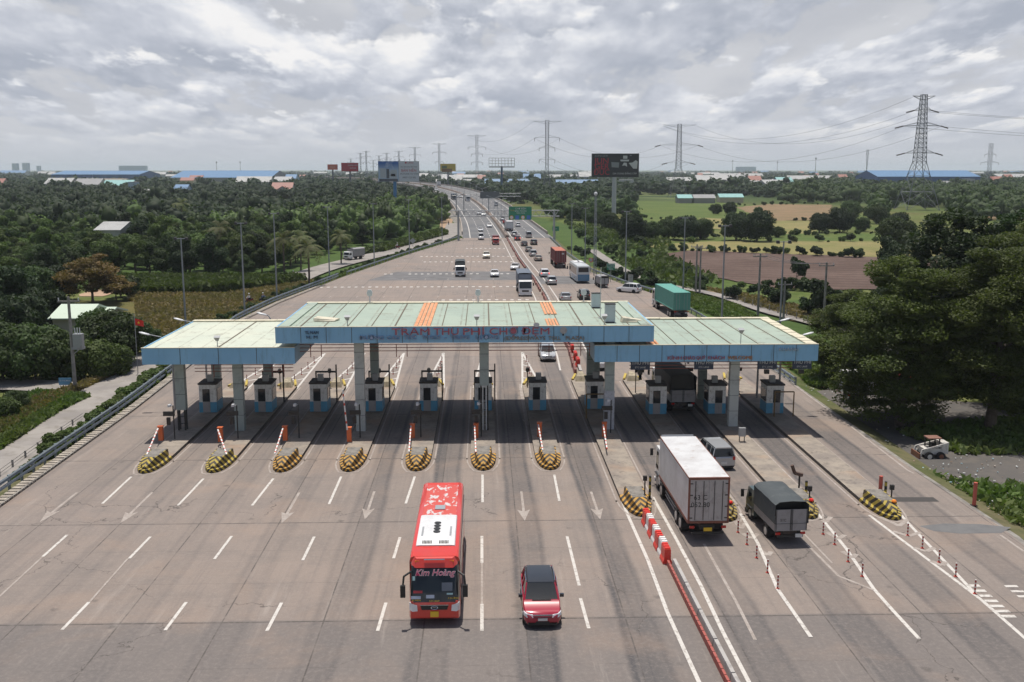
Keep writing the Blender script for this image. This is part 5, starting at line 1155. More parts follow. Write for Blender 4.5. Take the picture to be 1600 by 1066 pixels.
    for s in (-1, 1):
        mb = MB(M_trim)
        for k in range(7): mb.box(s * .42 - .24 + .07 * k, s * .42 - .2 + .07 * k, a0 + .1, a0 + .32, Hh + .13, Hh + .185)
        mb.build('vent', A_); MB(M_stl).box(s * w_ * .58 - .05, s * w_ * .58 + .05, a0 + .9, a0 + 2.2, Hh + .19, Hh + .215).build('vent', A_)
    if hero:
        MB(mat('hatch_grey', (0.30, 0.34, 0.36), .4)).box(-.28, .28, 7.1, 7.75, Hh + .01, Hh + .06).build('roof_hatch', t)
        m1 = mat('script_white', (0.70, 0.62, 0.64), .5); m2 = mat('script_pink', (0.60, 0.05, 0.14), .5)
        rx = math.pi / 2 - math.atan2(.42, Hh - .55 - 1.22)
        for s, x in (('Kim', -.60), ('Hoàng', .42)):
            e = text(s, .42, m1, t, (x, .338 - .05, Hh - .80), (rx, 0, 0), ext=.006, shear=.28, off=.014, name='lettering'); e2 = text(s, .42, m2, e, (0, 0, .012), (0, 0, 0), ext=.005, shear=.28, off=-.004, name='letter_face')
        M_st = mat('sticker_blue_white', (0.42, 0.47, 0.58), .5); M_sr = mat('sticker_red', (0.45, 0.04, 0.05), .5)
        def stick(x, z, w2, h2, m, nm='sticker'):
            yy = (z - 1.22) / (Hh - .55 - 1.22) * .42; mb = MB(m); mb.box(-w2, w2, -h2, h2, 0, .012); o = mb.build(nm, t, None, (x, yy - .012, z), (rx, 0, 0)); return o
        stick(-.9, 1.46, .24, .07, M_st); stick(-.2, 1.5, .2, .08, M_st); stick(.75, 1.62, .15, .04, mat('sticker_cyan', (0.4, 0.6, 0.62), .5)); stick(-.8, 1.72, .22, .06, M_sr); stick(-1.0, 2.35, .06, .1, mat('sticker_cyan', (0.4, 0.6, 0.62), .5))
        stick(.62, 1.95, .26, .2, mat('driver_shade', (0.13, 0.15, 0.19), .3), 'sun_shade')
        for s_, x, z in (('BX MIỀN', -.88, 1.335), ('2 GIƯỜNG', .92, 1.42), ('51F-128.09', 0.0, 1.29)):
            yy = (z - 1.22) / (Hh - .55 - 1.22) * .42; text(s_, .11, M_ply, t, (x, yy - .02, z), (rx, 0, 0), ext=.004, name='lettering')
        bd_ = MB(M_chrome); bd_.path([(.16 * math.cos(a) , -.062, .97 + .09 * math.sin(a)) for a in [k * math.pi / 6 for k in range(13)]], .014, n=4); bd_.box(-.1, .1, -.07, -.055, .985, 1.0); bd_.build('badge', t)
        MB(M_chrome).box(-.5, .5, .42, .5, Hh - .2, Hh - .17).build('roof_trim', t)
    return t
PI_ = math.pi
# ---- near vehicles
p = G(679, 967, .4); bus = coach((p.x, p.y + .05, 0), 0.0, 'red sleeper coach with white roof unit and script lettering on its windscreen', P_busred, P_busred, 12.3, 2.48, 3.42, True, M_broof)
p = G(848, 976, .25); car('suv', (p.x, p.y + 2.3, 0), 0, 'dark red SUV with black roof driving towards the camera beside the coach', P_red, roof=P_black, scale=1.0)
def c_dirtywhite(q):
    p = q.n('ShaderNodeTexCoord').outputs['Object']
    c = q.mix(q.mr(q.noise(p, .6, 5, .65), .4, .65), (0.60, 0.60, 0.60), (0.50, 0.49, 0.485))
    nz = q.sep(q.n('ShaderNodeNewGeometry').outputs['Normal'])[2]
    r_ = q.math('MULTIPLY', q.mr(q.noise(p, .9, 7, .75, .4), .55, .68), q.math('ADD', .15, q.math('MULTIPLY', nz, .75)))
    return q.mix(q.math('MAXIMUM', r_, 0.0), c, (0.33, 0.25, 0.20))
M_dw = shader('dirty_white_box', c_dirtywhite, .5, .4)
M_gd = mat('grubby_grey_door', (0.40, 0.375, 0.365), .6, dirt=.6, dscale=2, dcol=(0.24, 0.21, 0.2)); M_rf = mat('rusty_frame', (0.20, 0.075, 0.05), .7, dirt=.5)
ra = G(1104, 838, .75); hd = PI_ + math.radians(0.6)
L_tot = 1.75 + .18 + 9.2
T = truck((13.2, 58.0 - .6 + L_tot - 1.0, 0), hd, 'white box container truck with dirty roof and grey rear doors driving away', P_white, 'reefer', M_dw, W=2.45, cabH=2.95, boxL=9.2, boxH=3.98, floor=1.15, wr=.5, axles=4, frame=M_rf, doorm=M_gd)
M_bk = mat('plate_black', (0.03, 0.03, 0.03), .6)
yb_ = L_tot + .045
text('63 C', .42, M_bk, T, (.50, yb_, 2.75), (PI_ / 2, 0, PI_), ext=.004); text('052.80', .42, M_bk, T, (.50, yb_, 2.3), (PI_ / 2, 0, PI_), ext=.004)
MB(P_white).loft([[(-1.0, .5, 2.93), (1.0, .5, 2.93), (.9, .6, 3.5), (-.9, .6, 3.5)], [(-1.1, 1.7, 2.93), (1.1, 1.7, 2.93), (1.1, 1.7, 4.05), (-1.1, 1.7, 4.05)]]).build('wind_deflector', T)
for s in (-1, 1): 
    mb = MB(M_stl); mb.box(s * 1.15 - .03, s * 1.15 + .03, 4.0, 7.4, .5, .58); mb.box(s * 1.15 - .03, s * 1.15 + .03, 4.0, 7.4, .75, .83); mb.build('side_guard', T)
p = G(1126, 728, .4); car('pickup', (p.x, p.y + 2.6, 0), PI_ + .1, 'silver pickup with a glazed load-bed hardtop driving away', P_silver)
M_tg = mat('tarp_charcoal', (0.055, 0.065, 0.07), .75, dirt=.4, dscale=1.5, dcol=(0.11, 0.12, 0.12), bump=.15, bscale=5); M_tb = mat('tarp_slate', (0.12, 0.145, 0.185), .75, dirt=.4, dscale=1.2, dcol=(0.07, 0.08, 0.09)); M_tk = mat('tarp_black', (0.035, 0.038, 0.04), .8, dirt=.3)
M_greyd = mat('grey_steel_door', (0.27, 0.26, 0.265), .6, dirt=.5, dscale=2, dcol=(0.17, 0.15, 0.15))
P_dkgreen = paint('dark_teal', (0.05, 0.075, 0.07)); P_blueg = paint('blue_grey', (0.30, 0.36, 0.42))
p = G(1232, 838, .5)
T = truck((p.x - .25, p.y + 5.35, 0), PI_ + math.radians(3.5), 'small grey truck under a charcoal tarpaulin driving away', P_dkgreen, 'tarp', M_tg, W=1.95, boxW=2.0, cabL=1.5, cabH=2.05, boxL=3.75, boxH=2.75, floor=.95, wr=.38, frame=M_greyd, doorm=M_greyd)
text('51C', .22, M_bk, T, (.5, 1.5 + .18 + 3.75 + .087, 1.55), (PI_ / 2, 0, PI_), ext=.003)
p = G(857, 562, .3); car('mpv', (p.x, p.y + 2.2, 0), 0, 'silver people carrier coming under the central canopy', P_silver)
p = G(1056, 633, .5)
T = truck((p.x + .1, p.y + 7.8, 0), PI_ + .03, 'large black tarpaulin truck standing in shade under the right canopy', P_white, 'tarp', M_tk, W=2.35, cabL=1.8, cabH=2.6, boxL=7.2, boxH=3.7, floor=1.2, wr=.48, axles=3, frame=P_blueg, doorm=M_greyd)
p = G(939, 590, .3); car('mpv', (p.x + .3, p.y + 7, 0), PI_, 'white car queueing behind the left column of the right canopy', P_white, far=True)
# ---- beyond the canopies, coming
def cf(kind, px, py, head, label, pt, **k):
    P_ = G(px, py, .25); s = -1 if abs(head) > 1.5 else 1
    d_ = Vector((-math.sin(head), math.cos(head), 0))      # nearest end to centre
    L_ = CAR[kind][0] / 2 * (1 if s > 0 else -1)
    car(kind, (P_.x + d_.x * L_, P_.y + d_.y * L_, 0), head, label, pt, far=True, **k)
P_ = G(821, 460, .4); truck((P_.x, P_.y, 0), .01, 'big white-cabbed truck with slate blue tarpaulin just beyond the central canopy', P_white, 'tarp', M_tb, W=2.4, cabL=1.9, cabH=2.75, boxL=8.6, boxH=3.95, floor=1.2, wr=.5, axles=3)
P_ = G(719, 430, .4); truck((P_.x, P_.y, 0), 0.02, 'white-cabbed truck with charcoal tarpaulin in the open plaza', P_white, 'tarp', M_tg, W=2.1, cabL=1.6, cabH=2.3, boxL=5.4, boxH=3.15, floor=1.0, wr=.42)
cf('sedan', 773, 432, 0, 'white saloon car right of the charcoal tarpaulin truck', P_white); cf('suv', 760, 403, 0, 'cream white SUV ahead of the white saloon in the open plaza', P_cream); cf('sedan', 803, 421, -.15, 'white saloon half hidden behind the slate blue truck', P_white)
P_ = G(775, 381, .4); truck((P_.x, P_.y, 0), .03, 'small red truck with a red box body', P_redv, 'box', P_dred, W=1.95, cabL=1.5, cabH=2.1, boxL=3.6, boxH=2.7, floor=.9, wr=.38, far=True)
cf('van', 752, 374, .03, 'white minibus at the front edge of the grey asphalt', P_white); cf('sedan', 751, 361, .03, 'white car close behind the white minibus', P_white); cf('suv', 765, 355, .03, 'white SUV in the lane beside the median', P_white)
# ---- beyond the canopies, leaving
M_mar = mat('container_maroon', (0.155, 0.03, 0.03), .6, dirt=.5, dcol=(0.1, 0.04, 0.04)); M_rst = mat('container_rust', (0.42, 0.13, 0.075), .7, dirt=.6, dcol=(0.25, 0.1, 0.07)); M_teal = mat('container_teal', (0.10, 0.32, 0.26), .55, dirt=.35, dcol=(0.07, 0.2, 0.16))
P_ = G(872, 416, .5); Lc = 1.9 + .18 + 11.6
T = truck((P_.x + .3, P_.y + Lc, 0), PI_ + .02, 'container lorry with maroon box and rusty orange roof', P_silver, 'container', M_mar, W=2.45, cabL=1.9, cabH=2.9, boxL=11.6, boxH=3.95, floor=1.3, wr=.5, axles=4)
MB(M_rst).box(-1.14, 1.14, 2.2, Lc - .1, 3.925, 3.94).build('roof_panel', T)
M_lbl = mat('container_label', (0.5, 0.5, 0.5), .6); MB(M_lbl).box(-.75, -.25, Lc + .0, Lc + .012, 3.1, 3.45).build('label', T)
P_ = G(1066, 493, .5); Lc = 1.9 + .5 + 12.0; d_ = Vector((math.sin(.085), math.cos(.085), 0)) ; hh = PI_ + .06
T = truck((P_.x - .085 * Lc + .2, P_.y + Lc - .3, 0), hh, 'container lorry with teal green box parked by the right guardrail', P_white, 'container', M_teal, W=2.45, cabL=2.2, cabH=3.0, boxL=12.0, boxH=3.95, floor=1.3, wr=.5, axles=4, frame=M_teal)
for z_, s_, x_ in ((3.5, .15, .85), (3.5, .1, .45)): MB(M_pl).box(x_ - s_, x_ + s_, Lc - .02 - .3, Lc + .0 - .28, z_ - .13, z_ + .15).build('label', T)
for k, (x_, z_) in enumerate([(-.5, 3.6), (-.5, 3.2), (-.4, 2.75)]): text(['MSKU 8', '45G1', '30.480'][k], .26, M_lbl, T, (x_, Lc - .3, z_), (PI_ / 2, 0, PI_), ext=.004)
MB(mat('skeletal_red', (0.33, 0.09, 0.05), .7, dirt=.5)).box(-.9, .9, 3.2, Lc - .4, 1.02, 1.2).build('trailer_frame', T)
P_bw = paint('coach_pale', (0.56, 0.58, 0.58)); P_bb = paint('coach_blue', (0.07, 0.19, 0.32))
P_ = G(912, 440, .4); C2 = coach((P_.x - .65, P_.y + 12, 0), PI_ + .05, 'pale coach with blue skirts driving away near the right guardrail', P_bw, P_bw, 12, 2.5, 3.5, ac=(2.5, 5.5))
MB(P_bb).box(-1.14, 1.14, 12.005, 12.03, .5, 1.75).build('lower_panel', C2)
for s in (-1, 1): MB(P_bb).box(s * 1.262 - .01, s * 1.262 + .01, 4.2, 11.5, .45, 1.35).build('lower_panel', C2)
P_ = G(942, 447, .4); truck((P_.x - .2, P_.y + 5.0, 0), PI_ + .1, 'small grey covered van-truck right of the pale coach', P_grey, 'tarp', M_greyd, W=1.7, cabL=1.3, cabH=1.85, boxL=3.4, boxH=2.3, floor=.8, wr=.33, far=True, frame=M_greyd)
cf('mpv', 1000, 456, PI_ + .95, 'white people carrier turning across by the right guardrail', P_white)
cf('suv', 914, 467, PI_, 'black SUV half hidden by the white roof cabinet', P_black); cf('sedan', 885, 470, PI_, 'pale silver saloon just beyond the canopy edge', P_silver)
cf('suv', 863, 444, PI_ + .03, 'silver off-roader with a spare wheel, left of the pale coach', P_silver); cf('suv', 852, 432, PI_ + .03, 'white SUV with its brake lights lit', P_white, brake=True)
cf('sedan', 842, 407, PI_ + .04, 'beige saloon behind the maroon container lorry', P_beige); cf('mpv', 834, 400, PI_ + .04, 'silver people carrier ahead of the beige saloon', P_silver); cf('hatch', 827, 393, PI_ + .04, 'dark grey car hidden left of the silver people carrier', P_grey)
cf('suv', 835, 382, PI_ + .04, 'black SUV right of two black saloons', P_black); cf('sedan', 820, 384, PI_ + .04, 'black saloon nearest of the two dark cars', P_black); cf('sedan', 809, 375, PI_ + .04, 'dark maroon saloon ahead of the black saloon', P_dred, brake=True)
cf('van', 827, 371, PI_ + .04, 'pale grey van in the right-hand lane', P_silver); cf('mpv', 804, 369, PI_ + .04, 'grey people carrier behind the white box truck', P_silver)
P_ = G(797, 360, .4); truck((P_.x - .5, P_.y + 9.3, 0), PI_ + .05, 'white box truck under the green gantry sign', P_white, 'box', M_dw, W=2.3, cabH=2.5, boxL=7.3, boxH=3.5, far=True)
cf('suv', 810, 354, PI_ + .05, 'white SUV right of the white box truck', P_white)
def cv(kind, Y, off, head, label, pt, **k):      # on the curving viaduct: distance and offset from the centre line
    i = min(range(len(cen)), key=lambda i: abs(cen[i].y - Y)); a = cen[i]; t = (cen[i + 1] - cen[i - 1]).normalized(); n_ = Vector((t.y, -t.x, 0)).normalized(); ang = math.atan2(-t.x, t.y)
    f = (Y - a.y) / t.y; q_ = a + t * f + n_ * off
    if kind == 'truck': return truck(tuple(q_ + Vector((0, 0, .02))), ang + head, label, pt, 'box', M_dw if 'cm' not in k else k['cm'], W=2.3, cabH=2.6, boxL=6.5, boxH=3.4, far=True)
    return car(kind, tuple(q_ + Vector((0, 0, .02))), ang + head, label, pt, far=True, **k)
cv('sedan', 405, 3.2, PI_, 'red hatchback left of the white box truck', P_redv); cv('suv', 425, 3.4, PI_, 'white SUV ahead of the red hatchback', P_white)
cv('sedan', 462, -4.6, 0, 'white car below the middle of the sign gantry', P_white); cv('suv', 452, -3.2, 0, 'silver car by the median under the gantry truss', P_silver)
cv('truck', 560, -3.6, 0, 'white truck leading the line on the viaduct slope', P_white); cv('sedan', 600, -4.8, 0, 'white car behind the white truck on the slope', P_white); cv('sedan', 600, -7.4, 0, 'dark car beside a lorry on the viaduct slope', P_black)
cv('truck', 575, -10.5, 0, 'dark lorry in the outer lane of the viaduct slope', P_grey, cm=M_tb); cv('sedan', 690, -10, 0, 'white car alone on the viaduct bend', P_white); cv('van', 520, 8, PI_, 'white van climbing the far carriageway', P_white)
cv('sedan', 740, -3.5, 0, 'pale car high on the viaduct bend', P_silver); cv('truck', 800, 7, PI_, 'distant pale lorry on the viaduct crest', P_white); cv('suv', 900, -8, 0, 'distant dark car where the viaduct passes the billboard', P_black)
# truck on the left service road
P_ = G(541, 409, LZ); truck((P_.x, P_.y, LZ + .36), math.radians(-32), 'white-cabbed truck with grey box on the left service road', P_white, 'tarp', M_greyd, W=2.0, cabL=1.5, cabH=2.1, boxL=4.4, boxH=2.9, floor=.95, wr=.38, far=True, frame=M_greyd)
# lorry under the big trees
P_ = G(1418, 628, LZ); truck((P_.x, P_.y, LZ + .33), math.radians(100), 'red and white truck parked in the shade of the big trees', P_redv, 'box', M_dw, W=2.2, cabH=2.4, boxL=5, boxH=3.0)

# ---------------------------------------------------------------- skid-steer loader
P_ = G(1454, 716, LZ + .06); t = thing('skid_loader', 'small white skid-steer loader with rusty bucket, parked beside the trees', 'loader', tuple(P_), 0); t.scale = (.8, .8, .8)
M_skw = mat('loader_white', (0.58, 0.56, 0.52), .5, dirt=.6, dscale=3, dcol=(0.22, 0.16, 0.12)); M_rb = mat('rusty_bucket', (0.20, 0.085, 0.05), .8, dirt=.4)
MB(M_skw).xprism([(-.62, .55), (-.62, 1.15), (.62, 1.15), (.62, .55)], -1.0, .9).build('chassis', t); MB(M_skw).xprism([(-.6, .6), (-.6, 1.75), (.6, 1.75), (.6, .6)], .75, 1.45).build('engine_cover', t)
mb = MB(M_trim)
for x in (-.45, .55):
    for y in (-.5, .5): mb.box(x - .05, x + .05, y - .05, y + .05, 1.1, 2.1)
mb.build('cab_frame', t); MB(mat('cab_roof_brown', (0.22, 0.11, 0.08), .7, dirt=.4)).box(-.6, .75, -.6, .6, 2.1, 2.2).build('cab_roof', t); MB(M_trim).box(-.1, .4, -.25, .25, 1.15, 1.55).build('seat', t)
for s in (-1, 1):
    y = s * .78; mb = MB(M_skw); mb.hexa([(-1.25, y - .07, .95), (1.35, y - .07, 1.6), (1.35, y + .07, 1.6), (-1.25, y + .07, .95), (-1.25, y - .07, 1.13), (1.35, y - .07, 1.82), (1.35, y + .07, 1.82), (-1.25, y + .07, 1.13)]); mb.hexa([(-1.55, y - .07, .25), (-1.38, y - .07, .25), (-1.38, y + .07, .25), (-1.55, y + .07, .25), (-1.3, y - .07, 1.1), (-1.12, y - .07, 1.1), (-1.12, y + .07, 1.1), (-1.3, y + .07, 1.1)]); mb.build('lift_arm', t)
    for x in (-.55, .62):
        o = MB(M_tyre).tube((0, -.15, 0), (0, .15, 0), .43, n=18).build('wheel', t, 40, (x, s * .85, .43)); MB(M_skw if x < 0 else M_rb).tube((0, s * .1, 0), (0, s * .165, 0), .23, n=12).build('rim', o)
MB(M_rb).loft([[(-1.5, y, .75), (-1.45, y, .1), (-2.15, y, .0), (-2.2, y, .06), (-1.62, y, .2), (-1.6, y, .75)] for y in (-.95, .95)]).build('bucket', t)

# ---------------------------------------------------------------- people on motorbikes
def skin_mesh(nodes, edges, m, name='body'):
    me = bpy.data.meshes.new(name); me.from_pydata([n[0] for n in nodes], edges, []); o = bpy.data.objects.new(name, me); col.objects.link(o)
    md = o.modifiers.new('skin', 'SKIN'); md.use_smooth_shade = True
    for i, n in enumerate(nodes): r = n[1]; me.skin_vertices[0].data[i].radius = (r, r)
    me.skin_vertices[0].data[0].use_root = True
    o.modifiers.new('sub', 'SUBSURF').levels = 1
    dg = bpy.context.evaluated_depsgraph_get(); out = bpy.data.meshes.new_from_object(o.evaluated_get(dg)); bpy.data.objects.remove(o)
    out.materials.clear(); out.materials.append(m); return out
M_skin = mat('skin', (0.42, 0.25, 0.17), .6); M_hel = [mat('helmet_white', (0.65, 0.65, 0.66), .3), mat('helmet_red', (0.45, 0.05, 0.05), .3)]
def person(p, rz, label, shirt, trousers, seated, helm, group=None, z=0.0):
    t = thing('person', label, 'person', (p.x, p.y, z), rz, group)
    if seated: hip = .82; J = [((0, .05, hip), .14), ((0, .02, hip + .28), .13), ((0, -.03, hip + .5), .14), ((0, -.06, hip + .62), .055), ((0, -.08, hip + .76), .09), ((0, -.07, hip + .86), .075)]
    else: hip = .9; J = [((0, 0, hip), .13), ((0, 0, hip + .25), .12), ((0, 0, hip + .48), .14), ((0, 0, hip + .6), .055), ((0, -.02, hip + .72), .09), ((0, -.01, hip + .82), .075)]
    E_ = [(0, 1), (1, 2), (2, 3), (3, 4), (4, 5)]
    for s in (-1, 1):
        i = len(J)
        if seated: J += [((s * .18, -.05, hip + .46), .055), ((s * .24, -.2, hip + .2), .042), ((s * .24, -.45, hip + .22), .034), ((s * .24, -.53, hip + .23), .036)]
        else: J += [((s * .18, 0, hip + .46), .055), ((s * .23, .03, hip + .18), .042), ((s * .22, -.06, hip - .06), .034), ((s * .22, -.1, hip - .14), .036)]
        E_ += [(2, i), (i, i + 1), (i + 1, i + 2), (i + 2, i + 3)]; i = len(J)
        if seated: J += [((s * .12, -.02, hip - .02), .09), ((s * .17, -.38, hip - .1), .07), ((s * .15, -.28, .38), .052), ((s * .15, -.25, .3), .05), ((s * .16, -.42, .27), .045)]
        else: J += [((s * .1, 0, hip - .06), .085), ((s * .1, -.08 * s, .48), .062), ((s * .1, .08 * s, .1), .045), ((s * .1, .06 * s, .05), .045), ((s * .1, .06 * s - .16, .03), .035)]
        E_ += [(0, i), (i, i + 1), (i + 1, i + 2), (i + 2, i + 3), (i + 3, i + 4)]
    link('body', skin_mesh(J, E_, M_skin), t)
    top = [(J[0][0], .165), (J[1][0], .155), (J[2][0], .165)]; te = [(0, 1), (1, 2)]
    for k in (6, 15): i = len(top); top += [(J[k][0], .075), (J[k + 1][0], .06), (J[k + 2][0], .048)]; te += [(2, i), (i, i + 1), (i + 1, i + 2)]
    link('shirt', skin_mesh(top, te, shirt, 'shirt'), t)
    tr = [(J[0][0], .17)]; te = []
    for k in (10, 19): i = len(tr); tr += [(J[k][0], .11), (J[k + 1][0], .085), (J[k + 2][0], .065)]; te += [(0, i), (i, i + 1), (i + 1, i + 2)]
    link('trousers', skin_mesh(tr, te, trousers, 'trousers'), t)
    hx = J[4][0]; 
    if helm is not None: MB(M_hel[helm]).ball((hx[0], hx[1] + .02, hx[2] + .06), .135, n=12, k=8, sz=.9).build('helmet', t, 60)
    else: MB(mat('hair', (0.02, 0.015, 0.012), .7)).ball((hx[0], hx[1] + .03, hx[2] + .05), .115, n=12, k=8).build('hair', t, 60)
    f = MB(M_trim)
    for s in (-.035, .035): f.ball((s, hx[1] - .095, hx[2] + .01), .012, n=6, k=4)
    f.build('eye', t); return t
def bike(p, rz, label, m, z=0.0):
    t = thing('motorbike', label, 'motorbike', (p.x, p.y, z), rz, 'motorbikes on the left service road')
    for y in (-.62, .62):
        o = MB(M_tyre).tube((-.05, y, .29), (.05, y, .29), .29, n=16).build('wheel', t, 40); MB(M_rim).tube((-.055, y, .29), (.055, y, .29), .17, n=10).build('rim', o)
    MB(m).loft([[(-.1, -.25, .35), (.1, -.25, .35), (.08, -.3, .6), (-.08, -.3, .6)], [(-.14, .2, .4), (.14, .2, .4), (.12, .2, .72), (-.12, .2, .72)], [(-.1, .75, .55), (.1, .75, .55), (.08, .8, .74), (-.08, .8, .74)]]).build('fairing', t, 40)
    MB(m).hexa([(-.14, -.52, .55), (.14, -.52, .55), (.12, -.38, .5), (-.12, -.38, .5), (-.16, -.5, 1.0), (.16, -.5, 1.0), (.13, -.38, 1.0), (-.13, -.38, 1.0)]).build('leg_shield', t)
    MB(M_trim).box(-.13, .13, -.05, .7, .73, .81).build('saddle', t); h = MB(M_trim); h.tube((-.32, -.42, 1.03), (.32, -.42, 1.03), .02); h.tube((0, -.62, .3), (0, -.42, 1.03), .03); h.build('handlebar', t)
    MB(M_hl).ball((0, -.53, .93), .07).build('headlight', t)
sh = [mat('shirt_pale', (0.5, 0.5, 0.52), .8), mat('shirt_blue', (0.14, 0.2, 0.36), .8), mat('shirt_red', (0.4, 0.12, 0.12), .8)]; tr_ = [mat('trousers_dark', (0.03, 0.03, 0.035), .8), mat('trousers_blue', (0.05, 0.07, 0.12), .8)]
zr = LZ + .36
for (px, py, rz, a, b, h, l1, l2) in [(390, 474, -.62, 0, 0, 0, 'rider in a pale shirt and white helmet, left of two riders by the lamp post', 'dark red motorbike under the left rider of the pair'), (411, 473, PI_ - .62, 1, 0, 0, 'rider in a blue jacket, right of the pair by the hedge', 'dark motorbike under the right rider of the pair'),
                                  (459, 436, -.7, 2, 1, 0, 'rider in a reddish shirt on the service road before the palms', 'motorbike under the rider before the palms'), (621, 389, -.9, 0, 0, 0, 'distant rider in white near the bend of the service road', 'distant motorbike near the bend of the service road')]:
    P_ = G(px, py, zr); bike(P_, rz, l2, [paint('bike_red', (0.3, 0.03, 0.03)), paint('bike_dark', (0.05, 0.05, 0.06))][a % 2], zr); person(P_, rz, l1, sh[a], tr_[b], True, h, z=zr)
P_ = G(701, 352, zr); person(P_, .2, 'walker in dark clothes on the sandy track beside the highway', tr_[0], tr_[0], False, None, z=LZ + .35)

# ================================================================ VEGETATION
rng = np.random.default_rng(11)
def leafmat(name, c1, c2, c3, rand=0.5, tr=0.25):
    m = bpy.data.materials.new(name); m.use_nodes = True; q = NT(new_nodes(m))
    bs = q.n('ShaderNodeBsdfPrincipled'); out = q.n('ShaderNodeOutputMaterial')
    gp = q.n('ShaderNodeNewGeometry'); p = gp.outputs['Position']; isl = gp.outputs['Random Per Island']
    c = q.mix(q.mr(q.noise(p, 0.10, 4, .6), .35, .65), c1, c2); c = q.mix(q.math('MULTIPLY', isl, .6), c, c3)
    oi = q.n('ShaderNodeObjectInfo').outputs['Random']; hs = q.n('ShaderNodeHueSaturation'); q.put(hs.inputs['Color'], c)
    q.put(hs.inputs['Hue'], q.math('ADD', .5 - .025 * rand, q.math('MULTIPLY', oi, .05 * rand))); q.put(hs.inputs['Value'], q.math('ADD', 1 - .5 * rand, q.math('MULTIPLY', oi, 1.0 * rand)))
    q.put(bs.inputs['Base Color'], hs.outputs[0]); bs.inputs['Roughness'].default_value = .65; bs.inputs['Specular IOR Level'].default_value = .25
    t = q.n('ShaderNodeBsdfTranslucent'); q.put(t.inputs[0], q.mix(1.0, hs.outputs[0], (1.3, 1.5, .6), 'MULTIPLY')); mx = q.n('ShaderNodeMixShader'); mx.inputs[0].default_value = tr
    q.nt.links.new(bs.outputs[0], mx.inputs[1]); q.nt.links.new(t.outputs[0], mx.inputs[2]); q.nt.links.new(mx.outputs[0], out.inputs[0]); return m
LM = {'light': leafmat('leaves_light_green', (0.105, 0.145, 0.038), (0.078, 0.118, 0.031), (0.048, 0.076, 0.023)), 'mid': leafmat('leaves_mid_green', (0.060, 0.090, 0.026), (0.044, 0.072, 0.021), (0.026, 0.046, 0.016)),
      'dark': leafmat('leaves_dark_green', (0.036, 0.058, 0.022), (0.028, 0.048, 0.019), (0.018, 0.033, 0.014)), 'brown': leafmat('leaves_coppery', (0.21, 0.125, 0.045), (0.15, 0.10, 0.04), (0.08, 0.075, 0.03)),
      'layer': leafmat('leaves_tiered', (0.098, 0.120, 0.032), (0.070, 0.092, 0.025), (0.038, 0.054, 0.017), .25, .3), 'palm': leafmat('palm_leaves', (0.11, 0.13, 0.05), (0.085, 0.115, 0.038), (0.12, 0.10, 0.05))}
M_bark = mat('bark', (0.12, 0.095, 0.075), .9, var=.4, vscale=3)
def nrmz(a): return a / (np.linalg.norm(a, axis=1, keepdims=True) + 1e-9)
def leaves(c, n, s, asp=1.25):
    """rhombic leaf clumps at points c, facing n, of size s -> (N*4,3)"""
    k = len(c); r_ = nrmz(rng.normal(size=(k, 3))); t = nrmz(np.cross(n, r_)); b = np.cross(n, t)
    s = np.asarray(s).reshape(-1, 1) * np.ones((k, 1)); l = s * asp * .5; w_ = s * .5
    return np.stack([c - t * l, c - b * w_ + n * w_ * .15, c + t * l, c + b * w_ + n * w_ * .15], 1).reshape(-1, 3)
def quads_mesh(name, V, m, core=None):
    V = np.asarray(V, dtype=np.float32); nq = len(V) // 4; nv = len(V); F_ = np.arange(nq * 4, dtype=np.int32)
    lt = [np.full(nq, 4, np.int32)]
    if core is not None:
        cv_, cf_ = core; F_ = np.concatenate([F_, (cf_ + nv).reshape(-1).astype(np.int32)]); V = np.concatenate([V, cv_.astype(np.float32)]); lt.append(np.full(len(cf_), 3, np.int32))
    lt = np.concatenate(lt); me = bpy.data.meshes.new(name); me.vertices.add(len(V)); me.vertices.foreach_set('co', V.reshape(-1)); me.loops.add(len(F_)); me.loops.foreach_set('vertex_index', F_)
    me.polygons.add(len(lt)); me.polygons.foreach_set('loop_start', np.concatenate([[0], np.cumsum(lt)[:-1]]).astype(np.int32)); me.update(calc_edges=True); me.materials.append(m); return me
_t = (1 + 5 ** .5) / 2
ICO_V = nrmz(np.array([(-1, _t, 0), (1, _t, 0), (-1, -_t, 0), (1, -_t, 0), (0, -1, _t), (0, 1, _t), (0, -1, -_t), (0, 1, -_t), (_t, 0, -1), (_t, 0, 1), (-_t, 0, -1), (-_t, 0, 1)], float))
ICO_F = np.array([(0, 11, 5), (0, 5, 1), (0, 1, 7), (0, 7, 10), (0, 10, 11), (1, 5, 9), (5, 11, 4), (11, 10, 2), (10, 7, 6), (7, 1, 8), (3, 9, 4), (3, 4, 2), (3, 2, 6), (3, 6, 8), (3, 8, 9), (4, 9, 5), (2, 4, 11), (6, 2, 10), (8, 6, 7), (9, 8, 1)])
def cores(C, Rr, k=.72):
    n = len(C); V = (C[:, None, :] + ICO_V[None] * Rr[:, None, :] * k * (1 + .25 * rng.normal(size=(n, 12, 1)))).reshape(-1, 3)
    return V, (ICO_F[None] + (np.arange(n) * 12)[:, None, None]).reshape(-1, 3)
def shell(C, Rr, n_per, size, up=.25, jit=.55, thick=.35):
    k = len(C) * n_per; d_ = rng.normal(size=(k, 3)); d_[:, 2] += up; d_ = nrmz(d_)
    c = np.repeat(C, n_per, 0) + d_ * np.repeat(Rr, n_per, 0) * (1 - thick * rng.random((k, 1)) + .12 * rng.random((k, 1)))
    n = nrmz(d_ + rng.normal(size=(k, 3)) * jit + np.array([0, 0, .25])); return leaves(c, n, size * (.6 + .8 * rng.random(k)))
